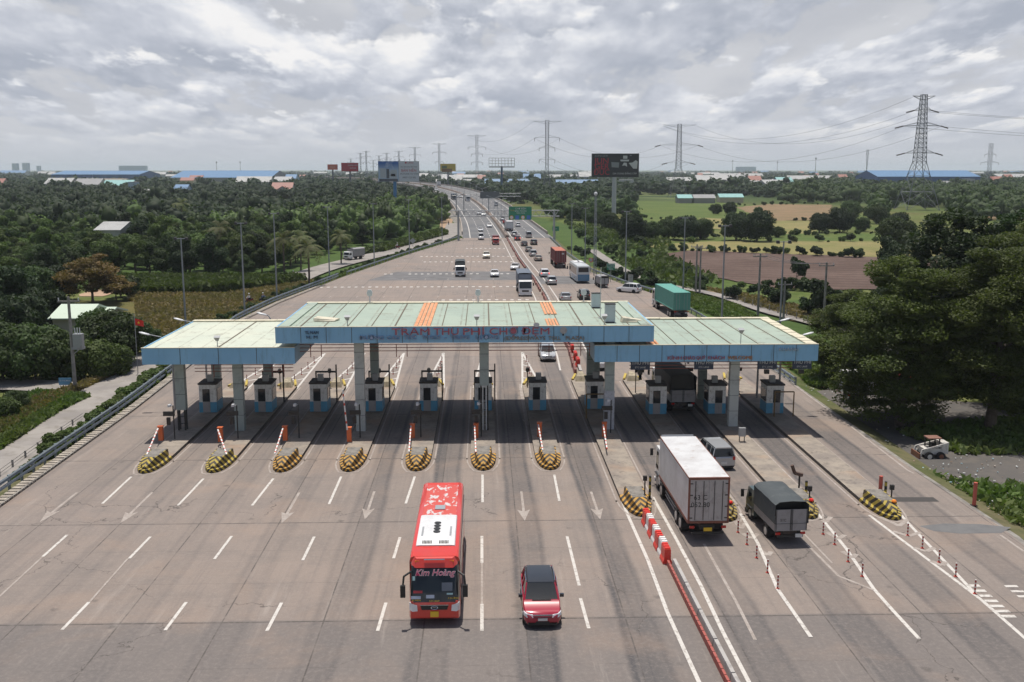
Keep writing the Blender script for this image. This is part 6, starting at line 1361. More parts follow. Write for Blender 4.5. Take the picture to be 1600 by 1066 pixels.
def crown_round(h, r, hc, nc=26, npc=150, size=.42, m='mid', seed=0):
    """crown between hc and h, radius r, made of many clumps"""
    cz = (h + hc) / 2; rz = (h - hc) / 2; d_ = nrmz(rng.normal(size=(nc, 3)) + np.array([0, 0, .25])); f = (.35 + .5 * rng.random((nc, 1)))
    C = np.array([0, 0, cz]) + d_ * f * np.array([r, r, rz]) ; Rr = np.stack([r * (.26 + .2 * rng.random(nc))] * 3, 1) * np.array([1, 1, .8])
    return quads_mesh('crown', shell(C, Rr, npc, size), LM[m], cores(C, Rr, .62))
def crown_tiers(h, r, hc, m='layer', nt=9, size=.17, npc=620):
    C = []; Rr = []
    for i in range(nt):
        f = i / (nt - 1); z = hc + (h - hc) * f; rr = r * (math.sin(math.pi * (.18 + .70 * f)) ** .7) * (1.02 - .35 * f); nb = max(4, int(rr * 2.6))
        for k in range(nb):
            a = 2 * math.pi * (k + rng.random() * .7) / nb + i; q_ = rr * (.42 + .62 * rng.random())
            s = .75 + rr * .16 * (.6 + .8 * rng.random()); C.append((q_ * math.cos(a), q_ * math.sin(a), z + rng.normal() * .6 + .06 * (q_ - rr * .6))); Rr.append((s * 1.2, s * 1.2, s * .46))
    C = np.array(C); Rr = np.array(Rr); k = len(C) * npc
    d_ = rng.normal(size=(k, 3)); d_ = nrmz(d_) * (rng.random((k, 1)) ** .4); c = np.repeat(C, npc, 0) + d_ * np.repeat(Rr, npc, 0)
    n = nrmz(rng.normal(size=(k, 3)) * .55 + np.array([0, 0, 1.0])); return quads_mesh('crown', leaves(c, n, size * (.6 + .8 * rng.random(k))), LM[m], cores(C * .93, Rr, .42))
def trunk_mesh(h, r, hc, nl=6, lean=.0, seed=1):
    mb = MB(M_bark); r_ = random.Random(seed); top = Vector((lean, 0, hc + (h - hc) * .55)); mid = Vector((lean * .4, .1, hc * .7)); a = .035 * h
    mb.tube((0, 0, -.3), mid, a, a * .75, 8); mb.tube(mid, top, a * .75, a * .3, 8)
    for k in range(nl):
        t = r_.uniform(.05, .75); p0 = mid.lerp(top, t); an = 2 * math.pi * k / nl + r_.random(); q_ = r * r_.uniform(.45, .75)
        mb.tube(p0, (q_ * math.cos(an), q_ * math.sin(an), p0.z + r_.uniform(.8, 2.2) * h / 10), a * .4, a * .12, 5)
    return mb.mesh('trunk', 60)
def crown_palm():
    V = []
    for k in range(17):
        a = 2 * math.pi * k / 17 + rng.random() * .3; el_ = math.radians(rng.uniform(-15, 70)); L_ = 3.4; P = []
        for i in range(9):
            s = i / 8; P.append(np.array([math.cos(a) * L_ * s * math.cos(el_) * (1 - .1 * s), math.sin(a) * L_ * s * math.cos(el_) * (1 - .1 * s), L_ * s * math.sin(el_) - 1.9 * s * s]))
        for i in range(8):
            d_ = P[i + 1] - P[i]; d_ /= np.linalg.norm(d_); sd = np.cross(d_, [0, 0, 1]); sd /= np.linalg.norm(sd) + 1e-6; w_ = .75 * math.sin(math.pi * (i + 1.2) / 10)
            for s in (-1, 1):
                for j in (0, .5):
                    q0 = P[i] + d_ * j * .42; tip = q0 + sd * s * w_ + d_ * .28 - np.array([0, 0, .32 * w_ + .1]); V += [q0, q0 + d_ * .16, tip + d_ * .06, tip]
    return quads_mesh('crown', np.array(V) + np.array([0, 0, 7.2]), LM['palm'])
KIND = {}
def kind(nm, cr, tr): KIND[nm] = (cr, tr)
for nm, m, h, r, hc in [('wood_light', 'light', 8.6, 3.3, 1.0), ('wood_light2', 'light', 7.6, 3.6, .6), ('wood_mid', 'mid', 9.0, 3.6, 1.2), ('wood_mid2', 'mid', 8.0, 3.2, .8), ('wood_dark', 'dark', 9.5, 4.0, 1.4), ('tall_light', 'light', 11.0, 2.9, 1.5)]:
    kind(nm, crown_round(h, r, hc, 17, 400, .29, m), trunk_mesh(h, r, hc, 5))
kind('shrub', crown_round(2.4, 1.5, .1, 12, 90, .28, 'light'), trunk_mesh(2.0, .9, .4, 3)); kind('dark_shrub', crown_round(3.2, 1.9, .1, 14, 100, .32, 'dark'), trunk_mesh(2.6, 1.2, .5, 3)); kind('mid_shrub', crown_round(3.0, 1.9, .1, 14, 110, .3, 'mid'), trunk_mesh(2.6, 1.2, .5, 3))
kind('hedge_bush', crown_round(1.5, 1.25, -.1, 14, 170, .19, 'light'), trunk_mesh(1.2, .6, .2, 3))
kind('near_dark', crown_round(8.2, 4.6, .6, 46, 260, .34, 'dark'), trunk_mesh(8, 4, 1.5, 7)); kind('near_mid', crown_round(7.4, 4.4, .4, 46, 260, .32, 'mid'), trunk_mesh(7, 4, 1.2, 7)); kind('near_light', crown_round(5.2, 3.6, .2, 36, 220, .3, 'light'), trunk_mesh(5, 3, .8, 6))
cb = crown_tiers(7.5, 5.6, 3.2, 'brown', 5, .28, 220); kind('copper', cb, trunk_mesh(7.5, 5, 2.6, 7)); kind('palm', crown_palm(), MB(M_bark).path([(0, 0, -.3), (.15, 0, 2.5), (.1, 0, 5), (0, 0, 7.2)], .17).mesh('trunk'))
kind('tier_a', crown_tiers(14.0, 6.6, 2.6), trunk_mesh(14, 5, 4.0, 9)); kind('tier_b', crown_tiers(15.5, 7.2, 3.6), trunk_mesh(15.5, 6, 4.5, 9, .6, 4)); kind('tier_dark', crown_tiers(15.0, 8.0, 2.5, 'dark', 10, .27, 300), trunk_mesh(15, 6, 4, 9, 0, 5))
def inpoly(x, y, P):
    c = False; j = len(P) - 1
    for i in range(len(P)):
        if (P[i][1] > y) != (P[j][1] > y) and x < (P[j][0] - P[i][0]) * (y - P[i][1]) / (P[j][1] - P[i][1]) + P[i][0]: c = not c
        j = i
    return c
def scatter(poly, dmin, n_try, seed):
    P = [tuple(G(x, y, LZ))[:2] for x, y in poly]; r2 = random.Random(seed); xs = [p[0] for p in P]; ys_ = [p[1] for p in P]; grid = {}; out = []
    for _ in range(n_try):
        x, y = r2.uniform(min(xs), max(xs)), r2.uniform(min(ys_), max(ys_)); d_ = dmin
        if not inpoly(x, y, P): continue
        k = (int(x // d_), int(y // d_))
        if any((x - a) ** 2 + (y - b) ** 2 < d_ * d_ for i in (-1, 0, 1) for j in (-1, 0, 1) for a, b in grid.get((k[0] + i, k[1] + j), ())): continue
        grid.setdefault(k, []).append((x, y)); out.append((x, y))
    return out
ntree = 0
def tree(k, p, label, group=None, s=1.0, name='tree', cat='tree', z=LZ, sz=None):
    global ntree; ntree += 1
    t = thing(name, label, cat, (p[0], p[1], z), rnd.random() * 6.28, group); t.scale = (s, s, sz or s); cr, tr = KIND[k]; link('crown', cr, t); link('trunk', tr, t); return t
# the tiered trees on the right
tree('tier_a', G(1405, 668, LZ), 'large tiered tree right of the right canopy, trunk in its own shade beside the loader', 'tiered trees over the yard')
tree('tier_b', G(1545, 676, LZ), 'large tiered tree at the right edge, behind the loader', 'tiered trees over the yard')
tree('tier_b', G(1640, 640, LZ), 'tiered tree cut off by the right edge of the picture', 'tiered trees over the yard', 1.0)
tree('tier_a', G(1600, 600, LZ), 'tiered tree filling the right edge between the two front rows', 'tiered trees over the yard', 1.12); tree('tier_a', G(1318, 598, LZ), 'smaller tiered tree nearest the right canopy', 'tiered trees over the yard', .66)
tree('tier_dark', G(1478, 560, LZ), 'tall dark tree rising behind the two tiered trees', 'tall dark trees behind the yard', 1.12, sz=1.12); tree('tier_dark', G(1590, 545, LZ), 'tall dark tree at the far right behind the tiered trees', 'tall dark trees behind the yard', 1.15, sz=1.1)
tree('near_dark', G(1420, 500, LZ), 'bushy dark tree left of the tall dark tree', None, .95); tree('wood_dark', G(1392, 470, LZ), 'slender dark tree at the end of the ploughed field', None, .9, sz=1.2); tree('wood_mid', G(1375, 495, LZ), 'lower green tree between the ploughed field and the tiered tree', None, .6)
for i, (x, y, s) in enumerate([(1283, 505, .95), (1300, 490, .8), (1262, 497, .7), (1245, 440, .75), (1200, 470, .6), (1180, 462, .5), (1145, 470, .6), (1218, 480, .7), (1335, 500, 1.0), (1095, 452, .6)]):
    tree('dark_shrub', G(x, y, LZ), 'dark bush between the access path and the ploughed field', 'dark bushes by the access path', s * 1.5, 'bush', 'bush', sz=s * 2.2 if i in (0, 3) else s * 1.5)
# left foreground trees round the roofs
for i, (k, x, y, s, lb) in enumerate([('near_mid', 5, 598, .85, 'dark tree at the left edge above the side road'), ('near_mid', 55, 596, .82, 'dark tree second from the left edge above the side road'), ('near_mid', 100, 594, .72, 'dark green tree behind the transformer pole'),
                                     ('near_light', 148, 594, .8, 'light green bush-like tree right of the transformer pole'), ('near_mid', 178, 572, .85, 'rounded green tree right of the pale roof'), ('near_light', 186, 588, .62, 'low light green tree at the bend of the service road'),
                                     ('near_mid', 165, 560, .8, 'green tree just behind the pale green roof'), ('near_mid', 205, 555, .6, 'small green tree below the red flag'), ('near_dark', 25, 560, 1.0, 'dark tree at the left edge behind the first row'), ('near_dark', 75, 520, .8, 'dark tree above the pale roof'),
                                     ('near_dark', 10, 500, 1.1, 'tall dark tree at the left edge below the light wood'), ('near_mid', 50, 480, .9, 'green tree left of the copper tree'), ('near_dark', 95, 470, .8, 'dark tree touching the copper tree'), ('near_mid', 235, 545, .35, 'small bush left of the pale canopy roof'),
                                     ('near_light', 5, 660, .42, 'light green bush at the left edge below the side road'), ('near_mid', 25, 645, .28, 'small green bush below the side road')]):
    tree(k, G(x, y, LZ), lb, None, s)
tree('copper', G(145, 476, LZ), 'wide coppery brown tree in front of the light green wood'); tree('copper', G(182, 470, LZ), 'small coppery tree beside the larger coppery one', None, .55); tree('mid_shrub', G(190, 466, LZ), 'rounded bush at the edge of the dry field', None, 1.6, 'bush', 'bush')
for i, (x, y, s) in enumerate([(346, 415, 1.25), (445, 438, 1.2), (483, 452, 1.15), (470, 425, 1.1), (533, 414, 1.0), (285, 360, 1.4)]): tree('palm', G(x, y, LZ), 'coconut palm standing among the light green trees', 'coconut palms on the left', s, 'coconut_palm', 'palm tree')
# hedge along the left guardrail
hy = 58.0; i = 0
while hy < 128:
    if not 66 < hy < 71: tree('hedge_bush', (lf(hy) - 2.0 + rnd.uniform(-.2, .2), hy), 'clipped light green hedge bush outside the left guardrail', 'hedge bushes along the left guardrail', rnd.uniform(.75, 1.1) * (.6 if hy < 76 else 1.0), 'hedge_bush', 'bush', LZ + .15)
    hy += 1.9
hy = 132
while hy < 310:
    tree('mid_shrub' if rnd.random() < .5 else 'shrub', (lf(hy) - 3.6 + rnd.uniform(-.4, .4), hy), 'roadside bush between the left guardrail and the service road', 'roadside bushes beyond the canopies', rnd.uniform(.3, .58), 'bush', 'bush', LZ + .1); hy += 3.4
for (x, y, s, k) in [(890, 392, .6, 'shrub'), (903, 398, .8, 'dark_shrub'), (916, 404, .9, 'dark_shrub'), (932, 412, .7, 'shrub'), (936, 425, 1.0, 'dark_shrub'), (950, 432, .8, 'dark_shrub'), (965, 438, .9, 'dark_shrub'), (985, 445, 1.0, 'dark_shrub'), (1003, 450, .9, 'mid_shrub'), (1020, 452, .8, 'dark_shrub'), (1040, 458, .9, 'mid_shrub'), (955, 398, 1.1, 'mid_shrub'), (972, 404, .9, 'shrub'), (1000, 415, .9, 'shrub'), (925, 385, 1.2, 'mid_shrub'), (905, 372, 1.3, 'mid_shrub')]:
    tree(k, G(x, y, LZ), 'wild roadside bush right of the highway guardrail', 'roadside bushes on the right', s, 'bush', 'bush')
# field trees on the right
for (x, y, s, k, lb) in [(985, 378, 1.15, 'near_dark', 'dark round tree right of the black billboard mast'), (1020, 376, .8, 'near_mid', 'low green tree right of the dark round one'), (1045, 374, .9, 'near_mid', 'middle tree of the hedge across the fields'), (1070, 376, 1.0, 'near_dark', 'darker tree in the hedge across the fields'), (1095, 374, .9, 'near_mid', 'right end tree of the hedge across the fields'),
                       (1150, 376, 1.15, 'near_dark', 'left half of the big round tree pair in the fields'), (1182, 378, 1.25, 'near_dark', 'right half of the big round tree pair in the fields'), (1215, 372, .5, 'near_mid', 'small bush right of the round tree pair'),
                       (1280, 364, .9, 'near_dark', 'dark bush left in the group before the pylon'), (1312, 364, 1.15, 'near_dark', 'largest dark tree before the pylon'), (1345, 362, .7, 'near_mid', 'green bush right of the dark trees'), (1402, 362, .9, 'near_dark', 'dark shrub below the big pylon'), (1370, 350, 1.0, 'near_mid', 'green tree left of the pylon foot'), (1330, 342, 1.1, 'near_mid', 'green tree further left of the pylon foot'),
                       (1118, 335, .7, 'near_mid', 'small tree in the bright rice field'), (1140, 335, .8, 'near_dark', 'dark bush beside the fenced sheds'), (1185, 335, .5, 'near_mid', 'low bush at the straw-coloured plot'), (950, 360, .9, 'near_mid', 'tree before the billboard mast'), (925, 352, 1.0, 'near_mid', 'tree left of the billboard mast'), (905, 345, .9, 'near_dark', 'dark tree close to the highway right verge'), (890, 335, .9, 'near_mid', 'tree by the highway beyond the sign gantry'), (1400, 395, 1.3, 'near_mid', 'tree at the right end of the ripe field')]:
    tree(k, G(x, y, LZ), lb, None, s)
# scrub between the highway, the fields and their borders
SCR = scatter([(872, 345), (985, 355), (1100, 374), (1060, 392), (1030, 400), (1110, 436), (1180, 452), (1130, 462), (1010, 438), (945, 402)], 5.5, 2600, 44)
for i, p_ in enumerate(SCR[:64]):
    if abs(p_[0] - rf(min(p_[1], 320))) < 4: continue
    tree(['shrub', 'mid_shrub', 'shrub', 'dark_shrub'][i % 4], p_, 'wild scrub bush in the rough grass between the highway and the fields', 'scrub in the rough grass on the right', rnd.uniform(.35, 1.0), 'bush', 'bush')
for (xa, ya, xb, yb_, n_) in [(1040, 393, 1200, 397, 14), (1200, 397, 1350, 404, 12), (1200, 452, 1290, 456, 9), (1110, 346, 1290, 346, 9), (1100, 372, 1380, 366, 18), (1200, 379, 1400, 378, 10), (1150, 322, 1300, 319, 12), (985, 340, 1130, 350, 14)]:
    for k in range(n_):
        f = (k + rnd.random()) / n_; tree(rnd.choice(['mid_shrub', 'dark_shrub', 'shrub']), G(xa + (xb - xa) * f, ya + (yb_ - ya) * f + rnd.uniform(-.8, .8), LZ), 'low bush on a field border of the plain at the right', 'bushes on the field borders', rnd.uniform(.3, .95), 'bush', 'bush')
# the light wood on the left: nearest trees individually, the rest as one mass
WOODL = [(-160, 455), (0, 447), (60, 445), (110, 437), (205, 437), (300, 436), (395, 434), (430, 428), (455, 416), (490, 404), (520, 394), (550, 387), (592, 380), (640, 367), (680, 354), (694, 345), (690, 335), (640, 336), (560, 344), (480, 352), (400, 366), (280, 374), (150, 378), (0, 376), (-160, 372)]
pts = sorted(scatter(WOODL, 4.9, 60000, 5), key=lambda p: p[0] ** 2 * .4 + p[1] ** 2)
WS = G(164, 402, LZ); vis = [p for p in pts if not (abs(p[0] - WS.x) < 6 and -16 < p[1] - WS.y < 16) and abs(p[0] - p[1] * .03) < p[1] * .56 + 6]
NI = 235; far_pts = []
for i, (x, y) in enumerate(vis):
    if i < NI:
        pale = rnd.random(); k = ['wood_light', 'wood_light2', 'wood_mid', 'wood_mid2', 'tall_light', 'wood_dark'][int(min(5, rnd.random() * 6 * (.75 if pale > .3 else 1)))]
        tree(k, (x, y), {'wood_light': 'light green tree of the dense wood left of the service road', 'wood_light2': 'light green tree of the dense wood left of the service road', 'wood_mid': 'mid green tree of the dense wood left of the service road', 'wood_mid2': 'mid green tree of the dense wood left of the service road', 'tall_light': 'tall slim light green tree of the dense wood on the left', 'wood_dark': 'dark tree of the dense wood left of the service road'}[k],
             'trees of the wood left of the service road', rnd.uniform(.62, 1.12))
    else: far_pts.append((x, y))
def woodland(name, pts_, h0, h1, m, nl, size, label, rr=3.6):
    P = np.array(pts_); n = len(P); hh = h0 + (h1 - h0) * rng.random(n); rx = rr * (.75 + .5 * rng.random(n))
    C = np.stack([P[:, 0], P[:, 1], LZ + hh * .52], 1); Rr = np.stack([rx, rx, hh * .48], 1)
    # every crown is broken into three lobes
    C2 = np.repeat(C, 3, 0) + rng.normal(size=(n * 3, 3)) * np.repeat(Rr, 3, 0) * .36; R2 = np.repeat(Rr, 3, 0) * (.55 + .25 * rng.random((n * 3, 1)))
    o = link(name, quads_mesh(name, shell(C2, R2, nl // 3, size, .6, .5, .3), LM[m], cores(C2, R2, .8))); return tag(o, label, 'trees', None, 'stuff')
r3 = random.Random(2); A_, B_ = [], []
for p in far_pts: (A_ if r3.random() < .62 else B_).append(p)
woodland('woodland', A_, 5.5, 10.5, 'light', 72, .85, 'continuous light green wood reaching back from the service road'); woodland('woodland', B_, 5.5, 12, 'mid', 72, .85, 'darker green trees mixed through the wood on the left')
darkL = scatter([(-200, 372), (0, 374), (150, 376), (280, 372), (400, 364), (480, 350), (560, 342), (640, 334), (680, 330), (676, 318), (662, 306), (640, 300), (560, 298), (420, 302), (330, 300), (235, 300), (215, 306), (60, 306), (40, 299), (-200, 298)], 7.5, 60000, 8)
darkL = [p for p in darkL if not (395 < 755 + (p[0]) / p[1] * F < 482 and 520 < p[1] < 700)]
woodland('woodland', darkL, 7, 11, 'dark', 66, .95, 'dark belt of trees behind the light wood, below the blue warehouses', 4.4)  # darker leaf colour stands in for cloud shade over this belt
PX_ = AY(1444, 300, 560).x; darkR = scatter([(1228, 318), (1420, 318), (1460, 330), (1620, 338), (1800, 330), (1800, 296), (1620, 292), (1400, 290), (1230, 290)], 7.0, 40000, 9) + scatter([(1360, 352), (1440, 345), (1650, 345), (1650, 322), (1360, 325)], 8, 6000, 3)
darkR = [p for p in darkR if not (-20 < p[0] - PX_ * p[1] / 560 < 16 and 400 < p[1] < 590)]
woodland('woodland', darkR, 8, 12, 'mid', 60, 1.2, 'belt of trees around the big pylon on the right', 4.8)
midR = scatter([(775, 316), (860, 322), (905, 332), (985, 322), (985, 300), (1180, 308), (1230, 312), (1230, 296), (1000, 288), (870, 284), (770, 286)], 8.5, 40000, 10)
woodland('woodland', midR, 7, 11, 'dark', 54, 1.3, 'dark trees beyond the fields, right of the highway', 4.8)
rowR = scatter([(862, 345), (885, 345), (985, 338), (985, 326), (900, 326), (845, 318)], 7.0, 9000, 12); woodland('woodland', rowR, 5, 8, 'mid', 60, .9, 'green thicket between the highway and the black billboard', 4.0)
farp = []
r4 = random.Random(21)
for _ in range(520):      # scattered copses and tree lines of the plain
    Y = 900 + 5200 * r4.random() ** 1.5; X = r4.uniform(-.62, .66) * Y; L_ = r4.uniform(30, 260); a = r4.uniform(-.25, .25)
    for k in range(int(L_ / 11)): farp.append((X + 11 * k * math.cos(a) + r4.uniform(-5, 5), Y + 11 * k * math.sin(a) + r4.uniform(-14, 14)))
woodland('distant_treeline', farp, 7, 13, 'dark', 21, 3.4, 'tree lines and copses across the distant plain', 7.0)
# grass and weeds along the verges
def tufts(name, regions, n, size, m, label, h=.35):
    V = []
    for poly, w_ in regions:
        P = [tuple(G(x, y, LZ))[:2] for x, y in poly]; xs = [p[0] for p in P]; ys_ = [p[1] for p in P]; k = int(n * w_); r2 = random.Random(k); c = []
        while len(c) < k:
            x, y = r2.uniform(min(xs), max(xs)), r2.uniform(min(ys_), max(ys_))
            if inpoly(x, y, P): c.append((x, y, LZ + .2 + .1))
        V.append(np.array(c))
    C = np.concatenate(V); k = len(C); nz = rng.normal(size=(k, 3)); nz[:, 2] = rng.random(k) * .8 + .2
    C[:, 2] += h * rng.random(k); o = link(name, quads_mesh(name, leaves(C, nrmz(nz), size * (.5 + rng.random(k)), 2.2), m)); return tag(o, label, 'grass', None, 'stuff')
LM['grass'] = leafmat('grass_blades', (0.10, 0.16, 0.035), (0.13, 0.15, 0.045), (0.06, 0.10, 0.025), .2); LM['dry'] = leafmat('dry_weeds', (0.22, 0.16, 0.07), (0.17, 0.14, 0.06), (0.12, 0.11, 0.05), .2)
tufts('grass', [([(0, 640), (60, 618), (140, 625), (90, 650), (0, 710)], .22), ([(1520, 772), (1610, 768), (1620, 840), (1575, 826)], .004), ([(1440, 738), (1500, 758), (1610, 766), (1620, 840), (1560, 812)], .005), ([(1250, 590), (1290, 560), (1400, 600), (1300, 612), (1262, 606)], .08), ([(1400, 680), (1480, 668), (1640, 655), (1640, 716), (1500, 716)], .05), ([(230, 560), (430, 470), (500, 440), (720, 372), (726, 378), (560, 425), (430, 480), (260, 590)], .2), ([(1000, 455), (1130, 500), (1250, 590), (1290, 560), (1150, 480), (1000, 440)], .2)], 60000, .30, LM['grass'], 'rough green grass and weeds on the verges')
tufts('grass', [([(0, 670), (60, 628), (120, 610), (200, 580), (110, 622), (0, 690)], .3), ([(205, 462), (350, 462), (500, 440), (440, 465), (400, 492), (370, 500), (340, 478), (200, 472)], .3), ([(210, 474), (480, 458), (400, 496), (255, 570), (225, 560)], .6), ([(1100, 452), (1160, 462), (1290, 492), (1400, 500), (1400, 520), (1290, 512), (1170, 478)], .2)], 26000, .34, LM['dry'], 'dry brown weeds along the banks')
tufts('reeds', [([(180, 440), (400, 440), (480, 440), (420, 452), (250, 462), (200, 458)], .6), ([(560, 400), (690, 362), (700, 368), (600, 395)], .2), ([(880, 350), (1050, 380), (1040, 400), (960, 395)], .05), ([(960, 410), (1040, 402), (1130, 445), (1080, 455), (1010, 438)], .04)], 30000, .6, LM['light'], 'tall light green reeds before the wood', 1.3)
# litter strewn along the right verge
M_lit = mat('litter_pale', (0.6, 0.6, 0.58), .7, rand=.0); mb = MB(M_lit, mat('litter_blue', (0.35, 0.5, 0.55), .6), mat('litter_brown', (0.35, 0.25, 0.18), .8)); r5 = random.Random(5)
for _ in range(230):
    px, py = r5.choice([(r5.gauss(1555, 30), r5.gauss(775, 22)), (r5.gauss(1500, 60), r5.gauss(735, 14)), (r5.gauss(1300, 25), r5.gauss(615, 10)), (r5.uniform(1270, 1600), r5.uniform(620, 740))])
    p = G(px, py, LZ + .42)
    if p.x < rf(p.y) + .6: continue
    s = r5.uniform(.02, .085); zz = p.z if p.x < rf(p.y) + 4 else LZ + .33; mb.box(p.x - s, p.x + s, p.y - s * .7, p.y + s * .7, zz - .02, zz + s * .5, r5.choice((0, 0, 0, 0, 1, 2)), r5.random() * 3)
tag(mb.build('litter'), 'pale scraps of litter strewn on the right verge and yard', 'litter', None, 'stuff')

# ================================================================ POLES, SIGNS, PYLONS, BUILDINGS
def fromto(xt, yt, xb, yb, zb=LZ):
    b = G(xb, yb, zb); t = AY(xt, yt, b.y); return b, t.z - zb
def lamp_mast(xt, yt, xb, yb, label, arms=2, grp='tall lighting masts around the plaza', r=.15):
    b, h = fromto(xt, yt, xb, yb); t = thing('lighting_mast', label, 'lighting mast', tuple(b), 0, grp)
    MB(M_pole).tube((0, 0, 0), (0, 0, h), r, r * .55, 8).build('pole', t)
    m = MB(M_pole); m.tube((-.8, 0, h - .1), (.8, 0, h - .1), .05); m.build('crossarm', t)
    for s in ((-.75, .75) if arms == 2 else (-.75, 0, .75)): MB(M_blk).hexa([(s - .22, -.2, h - .3), (s + .22, -.2, h - .3), (s + .22, .15, h - .2), (s - .22, .15, h - .2), (s - .18, -.1, h + .05), (s + .18, -.1, h + .05), (s + .18, .18, h + .1), (s - .18, .18, h + .1)]).build('floodlight', t)
M_pole = mat('pole_grey', (0.26, 0.28, 0.30), .5, metal=.2); M_cpole = mat('concrete_pole', (0.30, 0.28, 0.26), .9, var=.3, vscale=2)
for a in [(288, 372, 291, 522, 'nearest left lighting mast, left of the pale roof'), (379, 348, 383, 500, 'left lighting mast beside the two riders'), (429, 333, 433, 472, 'left lighting mast before the palms'), (513, 323, 515, 436, 'left lighting mast by the hedge left of the service truck'), (585, 318, 585, 418, 'left lighting mast right of the service road truck'), (639, 312, 640, 402, 'left lighting mast below the double billboard'), (690, 308, 691, 385, 'farthest left lighting mast by the walker')]: lamp_mast(*a)
for a in [(892, 318, 893, 402, 'right lighting mast left of the prohibition sign'), (913, 325, 914, 418, 'right lighting mast behind the pale coach'), (976, 330, 977, 450, 'right lighting mast left of the turning white car'), (1067, 340, 1067, 462, 'right lighting mast above the teal container'), (1128, 352, 1127, 520, 'right lighting mast right of the teal container'), (1216, 377, 1217, 545, 'tall right lighting mast before the ploughed field')]: lamp_mast(*a)
b, h = fromto(928, 306, 929, 437); t = thing('lattice_mast', 'slim lattice mast with a white lantern beside the prohibition sign', 'mast', tuple(b)); m = MB(M_pole)
for s in ((-.3, -.3), (.3, -.3), (0, .3)): m.tube((s[0], s[1], 0), (s[0] * .6, s[1] * .6, h), .05, n=4)
for k in range(int(h)): f = 1 - .4 * k / h; m.tube((-.3 * f, -.3 * f, k), (.3 * f, -.3 * f, k + 1), .03, n=4); m.tube((.3 * f, -.3 * f, k), (0, .3 * f, k + 1), .03, n=4)
m.build('lattice', t); MB(M_cam).ball((0, 0, h + .4), .4).build('lantern', t)
def upole(xt, yt, xb, yb, label, arm=True, ins=3):
    b, h = fromto(xt, yt, xb, yb); t = thing('utility_pole', label, 'utility pole', tuple(b), 0, 'concrete utility poles'); MB(M_cpole).tube((0, 0, 0), (0, 0, h), .2, .13, 8).build('pole', t)
    MB(M_cpole).box(-1.1, 1.1, -.08, .08, h - .55, h - .4).build('crossarm', t)
    for k in range(ins): x = -1.0 + 2.0 * k / (ins - 1); MB(M_cam).tube((x, 0, h - .4), (x, 0, h - .1), .06).build('insulator', t)
    return t, b, h
up1, upb, uph = upole(103, 464, 118, 614, 'leaning concrete utility pole with a transformer, left of the plaza')
up1.rotation_euler = (0, 0, 0)
MB(M_stl).box(.25, 1.15, -.35, .35, uph * .48, uph * .62).build('transformer', up1); mb = MB(M_stl); mb.tube((0, 0, uph * .40), (1.0, 0, uph * .48), .05); mb.box(.1, 1.2, -.4, .4, uph * .46, uph * .48); mb.build('bracket', up1)
for x in (.4, .65, .9): MB(M_cam).tube((x, 0, uph * .62), (x, 0, uph * .68), .05).build('bushing', up1)
ul = [upole(1185, 396, 1184, 497, 'concrete utility pole before the ploughed field'), upole(1289, 410, 1286, 520, 'concrete utility pole right of the ploughed field, near the access path'), upole(1086, 382, 1087, 458, 'left pole of a close pair above the teal container'), upole(1092, 384, 1093, 459, 'right pole of a close pair above the teal container'), upole(1224, 440, 1224, 500, 'short utility pole beside the tall right lighting mast')]
M_wire = mat('wire_dark', (0.10, 0.10, 0.11), .6)
def wire(a, b, sag, r, label, grp, n=14):
    a = Vector(a); b = Vector(b); t = MB(M_wire); P = [a.lerp(b, k / n) + Vector((0, 0, -sag * 4 * (k / n) * (1 - k / n))) for k in range(n + 1)]; t.path([p - a for p in P], r, n=4)
    o = t.build('power_wire', None, None, a); tag(o, label, 'wire', grp)
for k in (-1.0, 0, 1.0):
    a = ul[0][1] + Vector((k, 0, ul[0][2] - .1)); b = ul[1][1] + Vector((k, 0, ul[1][2] - .1)); wire(a, b, .6, .025, 'low wire between the two utility poles at the ploughed field', 'wires between the utility poles')
